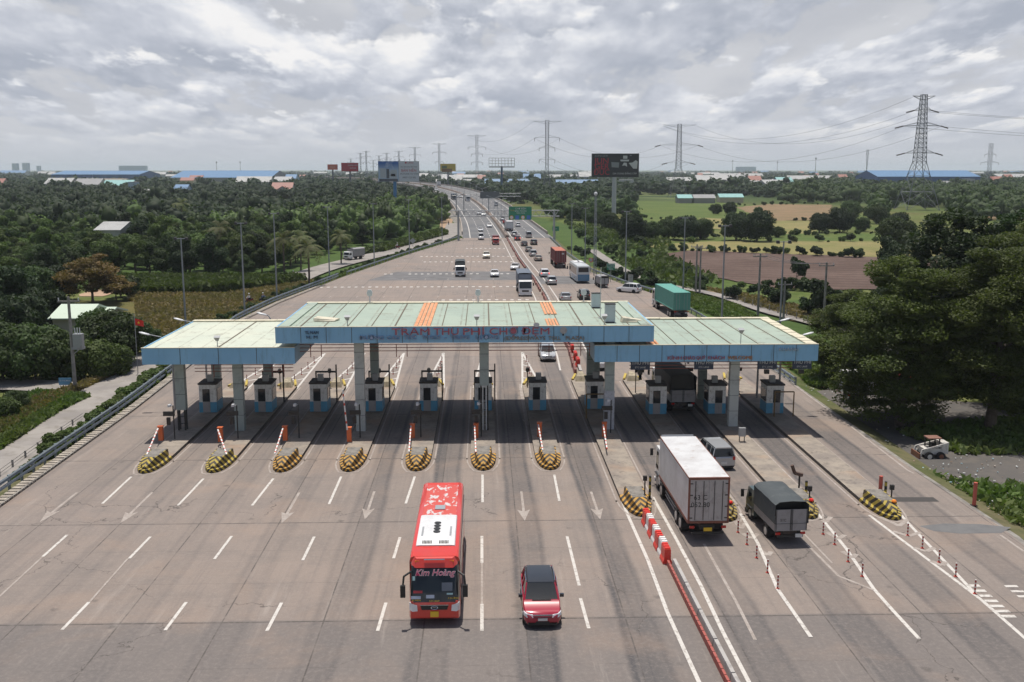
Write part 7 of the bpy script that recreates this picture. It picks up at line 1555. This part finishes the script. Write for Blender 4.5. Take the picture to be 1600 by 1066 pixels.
# pylons
M_pyl = mat('pylon_steel', (0.17, 0.18, 0.20), .6, metal=.2); M_ins = mat('insulator_dark', (0.09, 0.07, 0.07), .5)
PY = []
def pylon(px, pyt, Y, label, wb=.27, r=.16, arms=((.72, 9), (.86, 6.5), (.985, 7)), nlev=14, tens=False, legx=None, big=False):
    tp = AY(px, pyt, Y); hh = tp.z - LZ; t = thing('pylon', label, 'pylon', (tp.x, Y, LZ), 0, 'high-voltage pylons'); m = MB(M_pyl); B0 = hh * wb / 2
    def half(f): return B0 * (1 - f / .42 * .70) if f < .42 else B0 * .30 - (B0 * .30 - 1.35) * (f - .42) / .58
    fs = [0, .16, .30, .42] + [.42 + .58 * (k + 1) / nlev for k in range(nlev)]
    for f0, f1 in zip(fs, fs[1:]):
        a, b = half(f0), half(f1); z0, z1 = hh * f0, hh * f1; ca = [(-a, -a), (a, -a), (a, a), (-a, a)]; cb_ = [(-b, -b), (b, -b), (b, b), (-b, b)]
        for i in range(4):
            j = (i + 1) % 4; m.tube((*ca[i], z0), (*cb_[i], z1), r, n=4); m.tube((*ca[i], z0), (*cb_[j], z1), r * .55, n=4); m.tube((*ca[j], z0), (*cb_[i], z1), r * .55, n=4); m.tube((*cb_[i], z1), (*cb_[j], z1), r * .55, n=4)
    m.build('tower', t); tips = []
    for f, L_ in arms:
        z = hh * f; w_ = half(f); a = MB(M_pyl)
        for s in (-1, 1):
            tip = (s * (w_ + L_), 0, z + (.3 if f > .95 else -.2)); tips.append(Vector((tp.x + tip[0], Y, LZ + z - .5)))
            for yy in (-w_, w_): a.tube((s * w_, yy, z), tip, r * .7, n=4); a.tube((s * w_, yy, z + hh * .028 * (1 if f < .95 else -1)), tip, r * .55, n=4)
            if f < .95: o = MB(M_ins); (o.tube(tip, (tip[0], 0, tip[2] - hh * .045), r * 1.3, n=5) if not tens else o.tube(tip, (tip[0] + s * 4.5, .5, tip[2] - 1.2), .35, n=5)); o.build('insulator', t)
        a.build('crossarm', t)
    PY.append(tips); return t
pylon(1444, 148, 560, 'largest lattice pylon, right of the fields, its feet among the trees', .29, .2, ((.50, 6), (.735, 8.5), (.87, 3), (.985, 5)), 14, True)
pylon(1062, 194, 800, 'tall pylon right of the black billboard', .24, .13, ((.48, 7), (.72, 13), (.985, 12)), 12, True); pylon(855, 188, 790, 'tall slender pylon left of the black billboard', .12, .13, ((.5, 5), (.65, 5), (.78, 8.5), (.985, 10)), 16)
pylon(745, 211, 1120, 'slender pylon above the sign gantry', .12, .16, ((.5, 5), (.65, 5), (.78, 8.5), (.985, 9)), 12); pylon(686, 224, 1480, 'slender pylon right of the double billboard', .12, .19, ((.55, 5), (.78, 8.5), (.985, 9)), 9); pylon(648, 230, 1800, 'far pylon just above the double billboard', .12, .22, ((.55, 5), (.78, 8.5), (.985, 9)), 8)
for x, y, Y in [(623, 236, 2100), (604, 239, 2300), (592, 243, 2600), (572, 236, 2200), (563, 239, 2400), (583, 250, 3000), (548, 248, 3000)]: pylon(x, y, Y, 'very distant pylon left of the tall pylons, above the red billboards', .13, .26, ((.6, 6), (.8, 9), (.985, 8)), 6)
pylon(1549, 224, 930, 'pointed smaller pylon near the right edge', .2, .11, ((.62, 7), (.78, 4)), 7)
pylon(1356, 234, 1500, 'thin mast right of centre on the horizon', .05, .12, ((.9, .8),), 7)
tips = PY
def span(A, B, sags, lb, idx):
    for i, j in idx: wire(A[i], B[j], sags, .065, lb, lb)
span(tips[0], tips[1], 16, 'power line sagging between the two largest pylons', [(2, 2), (3, 3), (4, 4), (5, 5), (6, 4)])
span(tips[1], tips[2], 12, 'power line between the pylons either side of the black billboard', [(2, 4), (3, 5), (0, 0), (1, 1)]); span(tips[2], tips[3], 10, 'power line between the two slender pylons left of the black billboard', [(4, 4), (5, 5), (6, 6)])
for i, z in ((2, 0), (3, 0), (4, 0), (5, 0)): a = tips[0][i]; wire(a, a + Vector((330, -110, -6)), 8, .07, 'power line leaving the largest pylon to the right', 'power line leaving the largest pylon to the right')
for px, y0, Y in [(338, 252, 2200), (375, 252, 2400), (1145, 250, 2600), (1275, 246, 1900), (1215, 252, 2400), (945, 250, 2600)]:
    tp = AY(px, y0, Y); t = thing('radio_mast', 'thin radio mast on the horizon', 'mast', (tp.x, Y, LZ), 0, 'thin masts on the horizon'); MB(M_pyl).tube((0, 0, 0), (0, 0, tp.z - LZ), .7, .3, 4).build('mast', t); MB(M_pyl).box(-1.2, 1.2, -.4, .4, tp.z - LZ - 4, tp.z - LZ - 1).build('antenna', t)
# billboards
def board_at(px0, px1, py0, py1, Y): a = AY(px0, py0, Y); b = AY(px1, py1, Y); return a.x, b.x, b.z, a.z
M_bbk = mat('poster_black', (0.012, 0.014, 0.022), .5); M_frame = mat('board_frame', (0.10, 0.11, 0.12), .6)
Y = 430; x0, x1, z0, z1 = board_at(925, 998, 240, 277, Y); xm = AY(960, 300, Y).x; t = thing('billboard', 'large black billboard with red block letters on a single pale mast', 'billboard', (xm, Y, LZ))
o_ = lambda x: x - xm; zz = lambda z: z - LZ
MB(M_frame).box(o_(x0), o_(x1), 0, 1.6, zz(z0), zz(z1)).build('frame', t); MB(M_bbk).box(o_(x0) + .05, o_(x1) - .05, -.03, 0, zz(z0) + .05, zz(z1) - .05).build('poster', t); MB(mat('mast_pale', (0.40, 0.41, 0.44), .6)).tube((0, .8, 0), (0, .8, zz(z0)), .95, n=12).build('mast', t)
Wb, Hb = x1 - x0, z1 - z0; U = lambda u_: o_(x0) + Wb * u_; V_ = lambda v_: zz(z1) - Hb * v_
M_tr = mat('poster_red', (0.42, 0.01, 0.03), .5); M_tw = mat('poster_white', (0.5, 0.51, 0.53), .5); M_tgr = mat('poster_grey', (0.20, 0.22, 0.24), .5)
def btxt(s, u_, v_, size, m, sx=1.0, par=None): return text(s, size, m, par or t, (U(u_), -.05, V_(v_)), ext=.01, sx=sx)
btxt('JUNGER', .20, .10, 1.1, M_tgr, 1.45); btxt('JUN', .21, .32, 3.4, M_tr, 1.05); btxt('GER', .21, .56, 3.4, M_tr, 1.0); btxt('ĐỨC', .21, .80, 3.2, M_tr, 1.0); btxt('GIA DỤNG ĐẲNG CẤP', .70, .85, 1.0, M_tw, 1.0)
pr = MB(M_tw, M_tgr); P2 = lambda q_, m: pr.face([(U(a), -.045, V_(b)) for a, b in q_], m)
P2([(.66, .22), (.75, .22), (.75, .09), (.66, .09)], 0); P2([(.61, .33), (.78, .33), (.79, .26), (.6, .26)], 0); P2([(.42, .58), (.57, .6), (.58, .38), (.41, .36)], 1); P2([(.64, .52), (.68, .38), (.74, .40), (.75, .56), (.7, .5)], 0); P2([(.78, .40), (.86, .38), (.93, .28), (.97, .34), (.96, .64), (.88, .64)], 0); P2([(.8, .1), (.84, .1), (.84, .06), (.8, .06)], 1); pr.build('poster_picture', t)
Y = 500; x0, x1, z0, z1 = board_at(590.5, 655, 252, 284, Y); xm = AY(617, 300, Y).x; t = thing('billboard', 'double billboard, blue sky picture beside a white text panel, on a blue mast', 'billboard', (xm, Y, LZ)); Wb, Hb = x1 - x0, z1 - z0
MB(M_frame).box(o_(x0), o_(x1), 0, 2.2, zz(z0), zz(z1)).build('frame', t); MB(mat('mast_blue', (0.05, 0.19, 0.38), .5)).tube((0, 1, 0), (0, 1, zz(z0)), .85, n=12).build('mast', t)
def c_bsky(q):
    z = q.sep(q.n('ShaderNodeTexCoord').outputs['Generated'])[2]; p = q.n('ShaderNodeTexCoord').outputs['Object']
    c = q.mix(q.mr(z, .45, .95), (0.45, 0.55, 0.66), (0.04, 0.14, 0.42)); return q.mix(q.math('MULTIPLY', q.mr(q.noise(p, .3, 4), .5, .65), .5), c, (0.6, 0.65, 0.7))
MB(shader('poster_blue_sky', c_bsky, .5)).box(U(0) + .05, U(.5), -.03, 0, V_(1) + .05, V_(0) - .05).build('poster', t); MB(mat('poster_pale', (0.60, 0.61, 0.64), .5)).box(U(.505), U(1) - .05, -.03, 0, V_(1) + .05, V_(0) - .05).build('poster', t)
pr = MB(mat('poster_tower', (0.45, 0.48, 0.50), .5), mat('poster_dark', (0.09, 0.10, 0.12), .5), mat('poster_yellow', (0.4, 0.38, 0.1), .5))
for a, b, c, d_, m in [(.05, .19, .35, .82, 0), (.2, .27, .38, .84, 1), (.30, .46, .42, .85, 0), (.31, .42, .62, .74, 2), (.02, .48, .86, .99, 1), (.27, .30, .5, .84, 0)]: P2([(a, d_), (b, d_), (b, c), (a, c)], m)
pr.build('poster_picture', t); M_tdk = mat('poster_ink', (0.07, 0.07, 0.10), .5)
btxt('■ LAND', .76, .08, 1.1, M_tr); btxt('DỰ ÁN KHU ĐÔ THỊ', .75, .28, .85, M_tdk); btxt('BÁN NỀN', .75, .46, 1.7, M_tr); btxt('HOTLINE TƯ VẤN', .76, .62, 1.1, M_tdk); btxt('0909 123 456', .76, .8, 1.2, M_tdk)
for k in range(8): MB(M_frame).tube((U(.06 + .12 * k), -.5, V_(0)), (U(.06 + .12 * k), -.9, V_(0) + 1.1), .08, n=4).build('floodlight', t)
def small_board(px0, px1, py0, py1, Y, label, m, txt, tm, mastm=M_frame, empty=False):
    x0, x1, z0, z1 = board_at(px0, px1, py0, py1, Y); xm_ = (x0 + x1) / 2; t = thing('billboard', label, 'billboard', (xm_, Y, LZ)); w_ = (x1 - x0) / 2; a, b = z0 - LZ, z1 - LZ
    if empty:
        f = MB(M_frame)
        for k in range(9): x = -w_ + 2 * w_ * k / 8; f.tube((x, 0, a), (x, 0, b), .12, n=4); f.tube((x, 2.5, a), (x, 2.5, b), .12, n=4)
        for k in range(4): z = a + (b - a) * k / 3; f.tube((-w_, 0, z), (w_, 0, z), .12, n=4); f.tube((-w_, 2.5, z), (w_, 2.5, z), .12, n=4)
        f.build('frame', t); MB(M_frame).box(-w_, w_, 0, 2.5, a - .9, a - .3).build('walkway', t)
    else:
        MB(M_frame).box(-w_, w_, 0, 1.5, a, b).build('frame', t); MB(m).box(-w_ + .05, w_ - .05, -.04, 0, a + .05, b - .05).build('poster', t)
        for k, (s, u_, v_, sz) in enumerate(txt): text(s, sz, tm, t, (-w_ + 2 * w_ * u_, -.06, b - (b - a) * v_), ext=.01)
    MB(mastm).tube((0, 1, 0), (0, 1, a), .8, n=10).build('mast', t); return t
small_board(533, 560, 254.5, 268, 880, 'red billboard with a dark picture and white lines', mat('poster_crimson', (0.42, 0.015, 0.03), .5), [('QUẢNG CÁO', .68, .3, 1.4), ('HOTLINE', .68, .62, 1.3)], M_tw); small_board(511.5, 527.5, 257, 265.5, 1000, 'small orange-red billboard left of the crimson one', mat('poster_orange', (0.62, 0.14, 0.07), .5), [('SALE', .5, .5, 2.2)], mat('poster_peach', (0.7, .4, .25), .5))
tt = small_board(688, 712, 256, 267.5, 900, 'yellow and brown billboard between two pylons', mat('poster_gold', (0.50, 0.36, 0.05), .5), [], M_tw); 
mb = MB(mat('poster_brown', (0.20, 0.10, 0.03), .5), mat('poster_greenish', (0.12, 0.16, 0.08), .5)); mb.box(-5.5, 3.5, -.1, -.05, 20, 23, 0); mb.box(-5.5, -1, -.12, -.07, 23.2, 25.5, 1); mb.build('poster_picture', tt)
small_board(764, 804, 247, 260, 780, 'empty billboard frame on a dark blue mast', None, [], None, mat('mast_navy', (0.04, 0.10, 0.18), .5), True)
# sign gantries over the highway
M_gs = mat('sign_green', (0.02, 0.22, 0.12), .5); M_gst = mat('gantry_steel', (0.36, 0.37, 0.38), .5, metal=.3); M_sbl = mat('sign_blue', (0.05, 0.16, 0.5), .5); M_sor = mat('sign_orange', (0.6, 0.25, 0.03), .5)
Y = 312; x0 = AY(716, 330, Y).x; x1 = AY(866, 330, Y).x; zt = AY(790, 329, Y).z; zb = AY(790, 338, Y).z; t = thing('sign_gantry', 'steel truss gantry with a green direction sign spanning the highway', 'sign gantry', (x0, Y, 0))
for x in (0, x1 - x0): MB(M_gst).tube((x, 0, -.8), (x, 0, zt), .32, n=10).build('column', t)
m = MB(M_gst); a, b = -2.4, x1 - x0 + 1.6
for yy in (-.4, .4):
    m.tube((a, yy, zt), (b, yy, zt), .12, n=6); m.tube((a, yy, zb), (b, yy, zb), .12, n=6); k = a; s = 0
    while k < b - 1.2: m.tube((k, yy, zb if s else zt), (k + 1.2, yy, zt if s else zb), .06, n=4); k += 1.2; s = 1 - s
m.build('truss', t)
sx0, sx1, sz0, sz1 = board_at(795, 830.5, 323, 343.5, Y - .6); sg = MB(M_gs).box(sx0 - x0, sx1 - x0, -.7, -.6, sz0, sz1).build('sign_panel', t); w_ = sx1 - sx0; h_ = sz1 - sz0
def gt(s, u_, v_, sz, m): return text(s, sz, m, sg, (sx0 - x0 + w_ * u_, -.72, sz1 - h_ * v_), ext=.008)
gt('CHỢ ĐỆM', .52, .16, .75, M_sw); gt('BÌNH THUẬN', .52, .34, .6, M_sw); gt('TÂN TẠO', .52, .5, .6, M_sw); gt('TL10', .15, .3, .6, M_sor)
mb = MB(M_sbl, M_sw, M_sor)
for u_, k in ((.12, 0), (.37, 1), (.62, 0), (.87, 1)):
    c = (sx0 - x0 + w_ * u_, sz1 - h_ * .82)
    if k: mb.box(c[0] - .55, c[0] + .55, -.74, -.71, c[1] - .6, c[1] + .6, 0)
    else: mb.tube((c[0], -.73, c[1]), (c[0], -.71, c[1]), .62, n=16, m=2); mb.tube((c[0], -.75, c[1]), (c[0], -.73, c[1]), .45, n=16, m=1)
mb.build('road_symbol', sg)
for u_, s in ((.12, '60'), (.37, '11'), (.62, '80'), (.87, '12')): gt(s, u_, .82, .6, M_blk if s in ('60', '80') else M_sw)
Y = 470; i = min(range(len(cen)), key=lambda i: abs(cen[i].y - Y)); c = cen[i]; t = thing('sign_gantry', 'darker gantry with a message panel on the viaduct slope', 'sign gantry', (c.x, c.y, c.z), .12)
for x in (-15.0, -11.5, 0): MB(M_gst).tube((x, 0, -1), (x, 0, 9.6), .25, n=8).build('column', t)
MB(M_frame).box(-4, 5, -.6, 0, 7.2, 10.2).build('message_panel', t); m = MB(M_gst)
for z in (8, 9.4): m.tube((-15, 0, z), (15, 0, z), .12, n=5)
for k in range(20): m.tube((-15 + 1.5 * k, 0, 8 if k % 2 else 9.4), (-13.5 + 1.5 * k, 0, 9.4 if k % 2 else 8), .06, n=4)
m.build('truss', t)
# double-armed lights along the far median
for i in range(2, 40, 3):
    c = cen[i]
    if c.y > 1000: break
    tt_ = (cen[i + 1] - cen[i - 1]).normalized(); t = thing('median_lamp', 'double-armed street light on the far median', 'street lamp', (c.x, c.y, c.z + .8), math.atan2(-tt_.x, tt_.y), 'double-armed lights on the far median'); MB(M_gst).tube((0, 0, 0), (0, 0, 8.5), .12, .08, 6).build('pole', t)
    for s in (-1, 1): MB(M_gst).path([(0, 0, 8.4), (s * 1.2, 0, 8.9), (s * 2.6, 0, 9.4)], .06, n=5).build('arm', t); MB(M_cam).box(s * 2.9 - .5, s * 2.9 + .5, -.15, .15, 9.4, 9.55).build('lamp_head', t)
def gsign(px, py0, py1, px0, px1, yb, label, lines, m=M_gs, shape='rect'):
    b = G(px, yb, LZ); x0, x1, z0, z1 = board_at(px0, px1, py0, py1, b.y); t = thing('road_sign', label, 'road sign', (b.x, b.y, LZ)); w_ = (x1 - x0) / 2; a, c = z0 - LZ, z1 - LZ
    MB(M_stl).tube((0, .1, 0), (0, .1, c - .1), .06).build('post', t)
    if shape == 'rect': MB(m).box(-w_, w_, -.02, .03, a, c).build('sign_panel', t)
    else: zc = (a + c) / 2; r = (c - a) / 2; MB(m).tube((0, -.02, zc), (0, .02, zc), r, n=20).build('sign_panel', t); MB(M_sw).tube((0, -.03, zc), (0, -.02, zc), r * .72, n=20).build('sign_face', t)
    for k, (s, sz) in enumerate(lines): text(s, sz, M_sw if shape == 'rect' else M_blk, t, (0, -.045, c - (c - a) * (k + .55) / len(lines)), ext=.006, sx=.9)
M_rdn = mat('sign_red', (0.5, 0.03, 0.03), .5)
gsign(954, 412, 422, 948, 960.5, 447, 'green direction sign in the grass right of the coach', [('CHỢ ĐỆM', .42), ('Q.LỘ 1A', .42), ('500m', .42)]); gsign(868, 354, 361, 863, 873.5, 379, 'small green sign by the right foot of the sign gantry', [('HCM', .5)]); gsign(923, 403, 410, 920, 926, 433, 'round red-rimmed prohibition sign left of the lattice mast', [('60', .7)], M_rdn, 'round')
gsign(456.5 + 0, 0, 0, 0, 0, 0, '', []) if False else None
b = G(103, 612, LZ); t = thing('road_sign', 'small blue sign beside the transformer pole', 'road sign', tuple(b)); MB(M_stl).tube((0, .1, 0), (0, .1, 1.3), .04).build('post', t); MB(mat('sign_sky_blue', (0.10, 0.26, 0.42), .5)).box(-.65, .65, -.02, .03, .7, 1.45).build('sign_panel', t); text('LÊ THƯƠNG', .2, M_sw, t, (0, -.03, 1.15), ext=.004)
b = G(645, 387, LZ); t = thing('road_sign', 'grey back of a road sign beside the far left guardrail', 'road sign', tuple(b)); MB(M_stl).tube((0, .1, 0), (0, .1, 2.2), .05).build('post', t); MB(M_stl).loft([[(-.9, 0, 2.0), (0, 0, 1.2), (.9, 0, 2.0), (0, 0, 2.9)], [(-.9, .05, 2.0), (0, .05, 1.2), (.9, .05, 2.0), (0, .05, 2.9)]]).build('sign_panel', t)
b, h = fromto(224, 495, 216, 588); t = thing('flag', 'red flag with a yellow star on a thin pole left of the pale canopy', 'flag', tuple(b)); MB(M_stl).tube((0, 0, 0), (0, 0, h + .3), .04).build('flagpole', t)
fm = MB(mat('flag_red', (0.72, 0.03, 0.02), .7)); fl = [[(x, .1 * math.sin(x * 5), h - .2 - .25 * x), (x, .1 * math.sin(x * 5 + .4), h - .95 - .15 * x)] for x in np.linspace(0, 1.0, 9)]
for p, q_ in zip(fl, fl[1:]): fm.face([p[1], q_[1], q_[0], p[0]])
fm.build('cloth', t, 60); text('★', .38, mat('flag_star', (0.8, 0.6, 0.03), .7), t, (.48, -.15, h - .66), ext=.004)
for px, py, lb in [(612, 396, 'white'),]: pass
b = G(985, 448, LZ); t = thing('barrel', 'pale upright drum behind the right guardrail', 'drum', tuple(b)); MB(mat('drum_pale', (0.5, 0.48, 0.45), .7, dirt=.4)).tube((0, 0, 0), (0, 0, 2.3), .5, n=14).build('drum', t); MB(M_gr).tube((0, 0, 2.3), (0, 0, 2.36), .52, n=14).build('lid', t)
# fences of the right access path and the left road
def fence(px, label, h=1.0, ev=3.0):
    P = catmull([G(x, y, LZ) for x, y in px], 4); t = thing('fence', label, 'fence', tuple(P[0])); o = P[0]; w_ = MB(M_blk); pm = MB(M_cpole).box(-.06, .06, -.06, .06, 0, h).mesh('fence_post'); n_ = 0; acc = 0
    for a, b in zip(P, P[1:]):
        for z in (.35, .65, .92): w_.tube(a - o + Vector((0, 0, z * h)), b - o + Vector((0, 0, z * h)), .02, n=4)
        L_ = (b - a).length; s = acc
        while s < L_ and n_ < 95: c_ = a.lerp(b, s / L_) - o; link('post', pm, t, c_); s += ev; n_ += 1
        acc = s - L_
    w_.build('wire', t)
fence([(1140, 470), (1200, 488), (1250, 503), (1330, 522), (1400, 548)], 'low post fence along the access path on the right', 1.3); fence([(0, 752), (40, 722), (80, 694), (130, 660)], 'thin post and wire fence between hedge and service road on the left', .9, 2.5)
# buildings
def roofm(n, c, d=.4): return mat('roof_' + n, c, .6, dirt=d, dscale=.4, dcol=tuple(k * .55 for k in c), world=True)
R_blue = roofm('blue', (0.10, 0.20, 0.34)); R_dbl = roofm('deep_blue', (0.05, 0.11, 0.24)); R_pale = roofm('pale', (0.36, 0.36, 0.35), .7); R_green = roofm('pale_green', (0.50, 0.58, 0.47)); R_teal = roofm('teal', (0.22, 0.42, 0.40)); R_red = roofm('terracotta', (0.28, 0.11, 0.08)); R_grey = roofm('grey', (0.25, 0.25, 0.25)); R_brn = roofm('brown', (0.25, 0.21, 0.17))
W_wh = mat('wall_white', (0.44, 0.44, 0.42), .8, dirt=.4, dscale=.5, world=True, dcol=(0.3, 0.3, 0.29)); W_cr = mat('wall_cream', (0.50, 0.44, 0.33), .8, dirt=.3, world=True); W_bl = mat('wall_blue', (0.10, 0.16, 0.30), .7); W_gy = mat('wall_grey', (0.28, 0.27, 0.26), .8); W_lb = mat('wall_light_blue', (0.35, 0.45, 0.52), .8)
def building(px0, px1, pyb, h, depth, rm, wm, label, cat='building', name='building', slope=.22, wins=0, group=None, Y=None, flat=False, axis='x'):
    if Y is None: Y = G((px0 + px1) / 2, pyb, LZ).y
    x0, x1 = AY(px0, 300, Y).x, AY(px1, 300, Y).x; xm_ = (x0 + x1) / 2; w_ = (x1 - x0) / 2; t = thing(name, label, cat, (xm_, Y, LZ), 0, group)
    MB(wm).box(-w_, w_, 0, depth, 0, h).build('wall', t)
    if flat: MB(rm).box(-w_ - .15, w_ + .15, -.15, depth + .15, h, h + .35).build('roof', t)
    elif axis == 'x':
        rh = depth * slope; MB(rm).xprism([(-.6, h - .05), (depth / 2, h + rh), (depth + .6, h - .05), (depth / 2, h + rh + .25), (-.75, h + .12)][:3] + [(depth + .6, h + .12), (depth / 2, h + rh + .25), (-.6, h + .12)], -w_ - .4, w_ + .4).build('roof', t); MB(wm).xprism([(.05, h), (depth - .05, h), (depth / 2, h + rh - .05)], -w_ + .02, w_ - .02).build('gable', t)
    else:
        rh = w_ * slope * 1.4; MB(rm).loft([[(-w_ - .5, y, h - .1), (0, y, h + rh), (w_ + .5, y, h - .1), (w_ + .5, y, h + .12), (0, y, h + rh + .25), (-w_ - .5, y, h + .12)] for y in (-.5, depth + .5)]).build('roof', t); MB(wm).loft([[(-w_ + .05, y, h), (w_ - .05, y, h), (0, y, h + rh)] for y in (0.02, depth)]).build('gable', t)
    for k in range(wins):
        fl = max(1, int(h / 3.2)); x = -w_ + 2 * w_ * (k + .5) / wins
        for f in range(fl): MB(M_vg).box(x - .5, x + .5, -.04, .02, 3.1 * f + 1.1, 3.1 * f + 2.3).build('window', t)
    return t
building(268, 424, 293, 12, 110, R_blue, W_gy, 'long light blue warehouse roof beyond the dark wood, left', 'warehouse', 'warehouse', .075); building(290, 418, 285, 18.5, 60, R_blue, W_bl, 'further blue warehouse rising behind the long one', 'warehouse', 'warehouse', .02); 
building(82, 146, 290, 15, 90, R_blue, W_bl, 'left hall of the twin dark-walled blue warehouses', 'warehouse', 'warehouse', .055, axis='x'); building(147, 219, 290, 15, 90, R_blue, W_bl, 'right hall of the twin dark-walled blue warehouses', 'warehouse', 'warehouse', .055, axis='x')
building(155, 193, 297, 9, 30, R_brn, W_cr, 'cream warehouse before the twin blue halls', 'warehouse', 'warehouse', .1); building(160, 205, 303, 7.5, 22, R_teal, W_gy, 'teal-roofed shed below the cream warehouse'); building(70, 110, 300, 8, 25, R_pale, W_gy, 'grey-roofed sheds left of the cream warehouse'); building(115, 155, 302, 8, 25, R_grey, W_wh, 'grey shed with white walls before the cream warehouse'); building(0, 40, 276, 9, 40, R_blue, W_wh, 'pale blue-roofed hall at the left edge of the horizon'); building(198, 225, 280, 8, 25, R_pale, W_wh, 'white hall right of the twin blue halls')
building(201, 212, 308, 12, 10, R_pale, W_lb, 'narrow light blue town house above the dark wood', 'house', 'house', .2, 3, flat=True); building(222, 246, 318, 6.5, 12, R_pale, W_wh, 'pale flat shed roof in the dark wood'); building(272, 292, 315, 9, 12, R_blue, W_lb, 'light blue roofed house in the dark wood', 'house', 'house'); building(426, 452, 296, 9, 40, R_pale, W_wh, 'white warehouse right of the long blue roof', 'warehouse', 'warehouse', .12); building(445, 462, 292, 9, 30, R_blue, W_lb, 'small blue hall right of the white warehouse')
building(145, 183, 402, 7.0, 14, R_pale, W_wh, 'white workshop with a pale roof, in the middle of the light wood', 'house', 'house', .12, 2); building(66, 118, 545, 3.9, 8, R_green, W_wh, 'low building with a pale green roof left of the transformer pole', 'house', 'house', .14, 2, axis='x'); building(118, 150, 538, 3.4, 7, R_green, W_wh, 'second pale green roof right of the transformer pole', 'house', 'house', .12)
building(424, 456, 312, 7.5, 14, R_red, W_wh, 'white house with red roof and front gable in the dark wood', 'house', 'house', .35, 3); building(435, 448, 313, 8, 4, R_red, W_wh, 'white gabled porch of the red-roofed house', 'house', 'house', .5, 1, axis='y')
building(1370, 1530, 300, 15, 60, R_blue, W_bl, 'long bright blue warehouse behind the big pylon', 'warehouse', 'warehouse', .10); building(1560, 1640, 287, 10, 40, R_pale, W_wh, 'pale warehouse at the right edge', 'warehouse', 'warehouse', .12); building(1196, 1236, 303, 9, 30, R_pale, W_wh, 'pale green-white hall left of the wood', 'warehouse', 'warehouse', .12); building(1100, 1160, 300, 8, 36, R_pale, W_gy, 'long pale-roofed shed group beyond the fields', 'warehouse', 'warehouse', .15, axis='y'); building(1160, 1215, 302, 8, 36, R_pale, W_gy, 'second gabled shed with brownish end walls', 'warehouse', 'warehouse', .15, axis='y')
building(1045, 1085, 296, 7, 20, R_pale, W_wh, 'white-roofed shed beyond the bright rice field', 'warehouse', 'warehouse'); building(1090, 1140, 296, 9, 30, R_pale, W_wh, 'white shed behind the gabled sheds', 'warehouse', 'warehouse'); building(1216, 1240, 300, 9, 24, R_teal, W_bl, 'small dark blue-walled hall'); building(860, 925, 288, 10, 40, R_pale, W_wh, 'long white warehouse left of the black billboard', 'warehouse', 'warehouse', .1); building(905, 935, 290, 12, 30, R_pale, W_wh, 'white block behind the left edge of the black billboard'); building(818, 845, 289, 9, 30, R_blue, W_wh, 'light blue hall left of the long white warehouse', 'warehouse', 'warehouse')
building(970, 990, 300, 12, 14, R_pale, W_wh, 'white villa under the right end of the black billboard', 'house', 'house', .2, 3, flat=True); building(690, 722, 293, 9, 26, R_pale, W_wh, 'white shed beyond the viaduct bend'); building(1388, 1400, 300, 9, 14, R_red, W_wh, 'orange-roofed house before the blue warehouse', 'house', 'house', .4, 2); building(1475, 1492, 304, 9, 14, R_grey, W_gy, 'grey house right of the big pylon', 'house', 'house', .4, 2, axis='y'); building(1510, 1522, 301, 13, 12, R_pale, W_wh, 'narrow white house right of the blue warehouse', 'house', 'house', .3, 2, flat=True)
building(1060, 1082, 318, 3.4, 10, R_teal, W_gy, 'left shed with a teal roof behind the fence of the rice field', 'shed', 'shed'); building(1085, 1118, 318, 3.4, 10, R_grey, W_gy, 'grey middle shed behind the fence of the rice field', 'shed', 'shed'); building(1125, 1162, 317, 3.6, 10, R_teal, W_cr, 'right shed with a pale roof behind the fence of the rice field', 'shed', 'shed')
r6 = random.Random(31); lab = {0: 'tiny white house on the distant plain', 1: 'tiny red-roofed house on the distant plain', 2: 'tiny pale-roofed shed on the distant plain', 3: 'tiny blue-roofed hall on the distant plain'}
for i in range(150):
    Y = 1000 + 4200 * r6.random() ** 1.3; px = r6.uniform(-10, 1620)
    k = r6.choices((0, 1, 2, 3), (4, 3, 4, 1.2))[0]; w_ = r6.uniform(8, 20) if k < 2 else r6.uniform(20, 60); s = w_ * F / Y / 2
    building(px - s, px + s, 0, r6.uniform(6, 11), r6.uniform(10, 20), [R_pale, R_red, R_pale, R_blue][k], [W_wh, W_cr, W_wh, W_lb][k], lab[k], 'house' if k < 2 else 'building', 'house' if k < 2 else 'building', .3, 0, 'houses and sheds of the distant plain', Y, flat=(k == 0))
for px0, px1, h, Y in [(188, 230, 38, 5200), (22, 29, 50, 5200), (38, 46, 52, 5200), (1150, 1180, 34, 5600), (60, 64, 40, 6000)]: building(px0, px1, 0, h, 30, R_grey, W_lb, 'hazy high building on the horizon', 'high-rise', 'high_rise', 0, 0, 'hazy buildings on the horizon', Y, flat=True)
# ---------------------------------------------------------------- haze
hz_m = bpy.data.materials.new('haze_air'); hz_m.use_nodes = True; q = NT(new_nodes(hz_m)); pv = q.n('ShaderNodeVolumePrincipled'); pv.inputs['Color'].default_value = (0.80, 0.87, 0.98, 1); pv.inputs['Density'].default_value = HAZE; pv.inputs['Anisotropy'].default_value = 0.0
q.nt.links.new(pv.outputs[0], q.n('ShaderNodeOutputMaterial').inputs['Volume'])
hb = MB(hz_m).box(-17000, 17000, -17000, 17000, LZ - 1, 75).build('haze'); tag(hb, 'thin pale haze over the whole plain', 'haze', None, 'stuff')
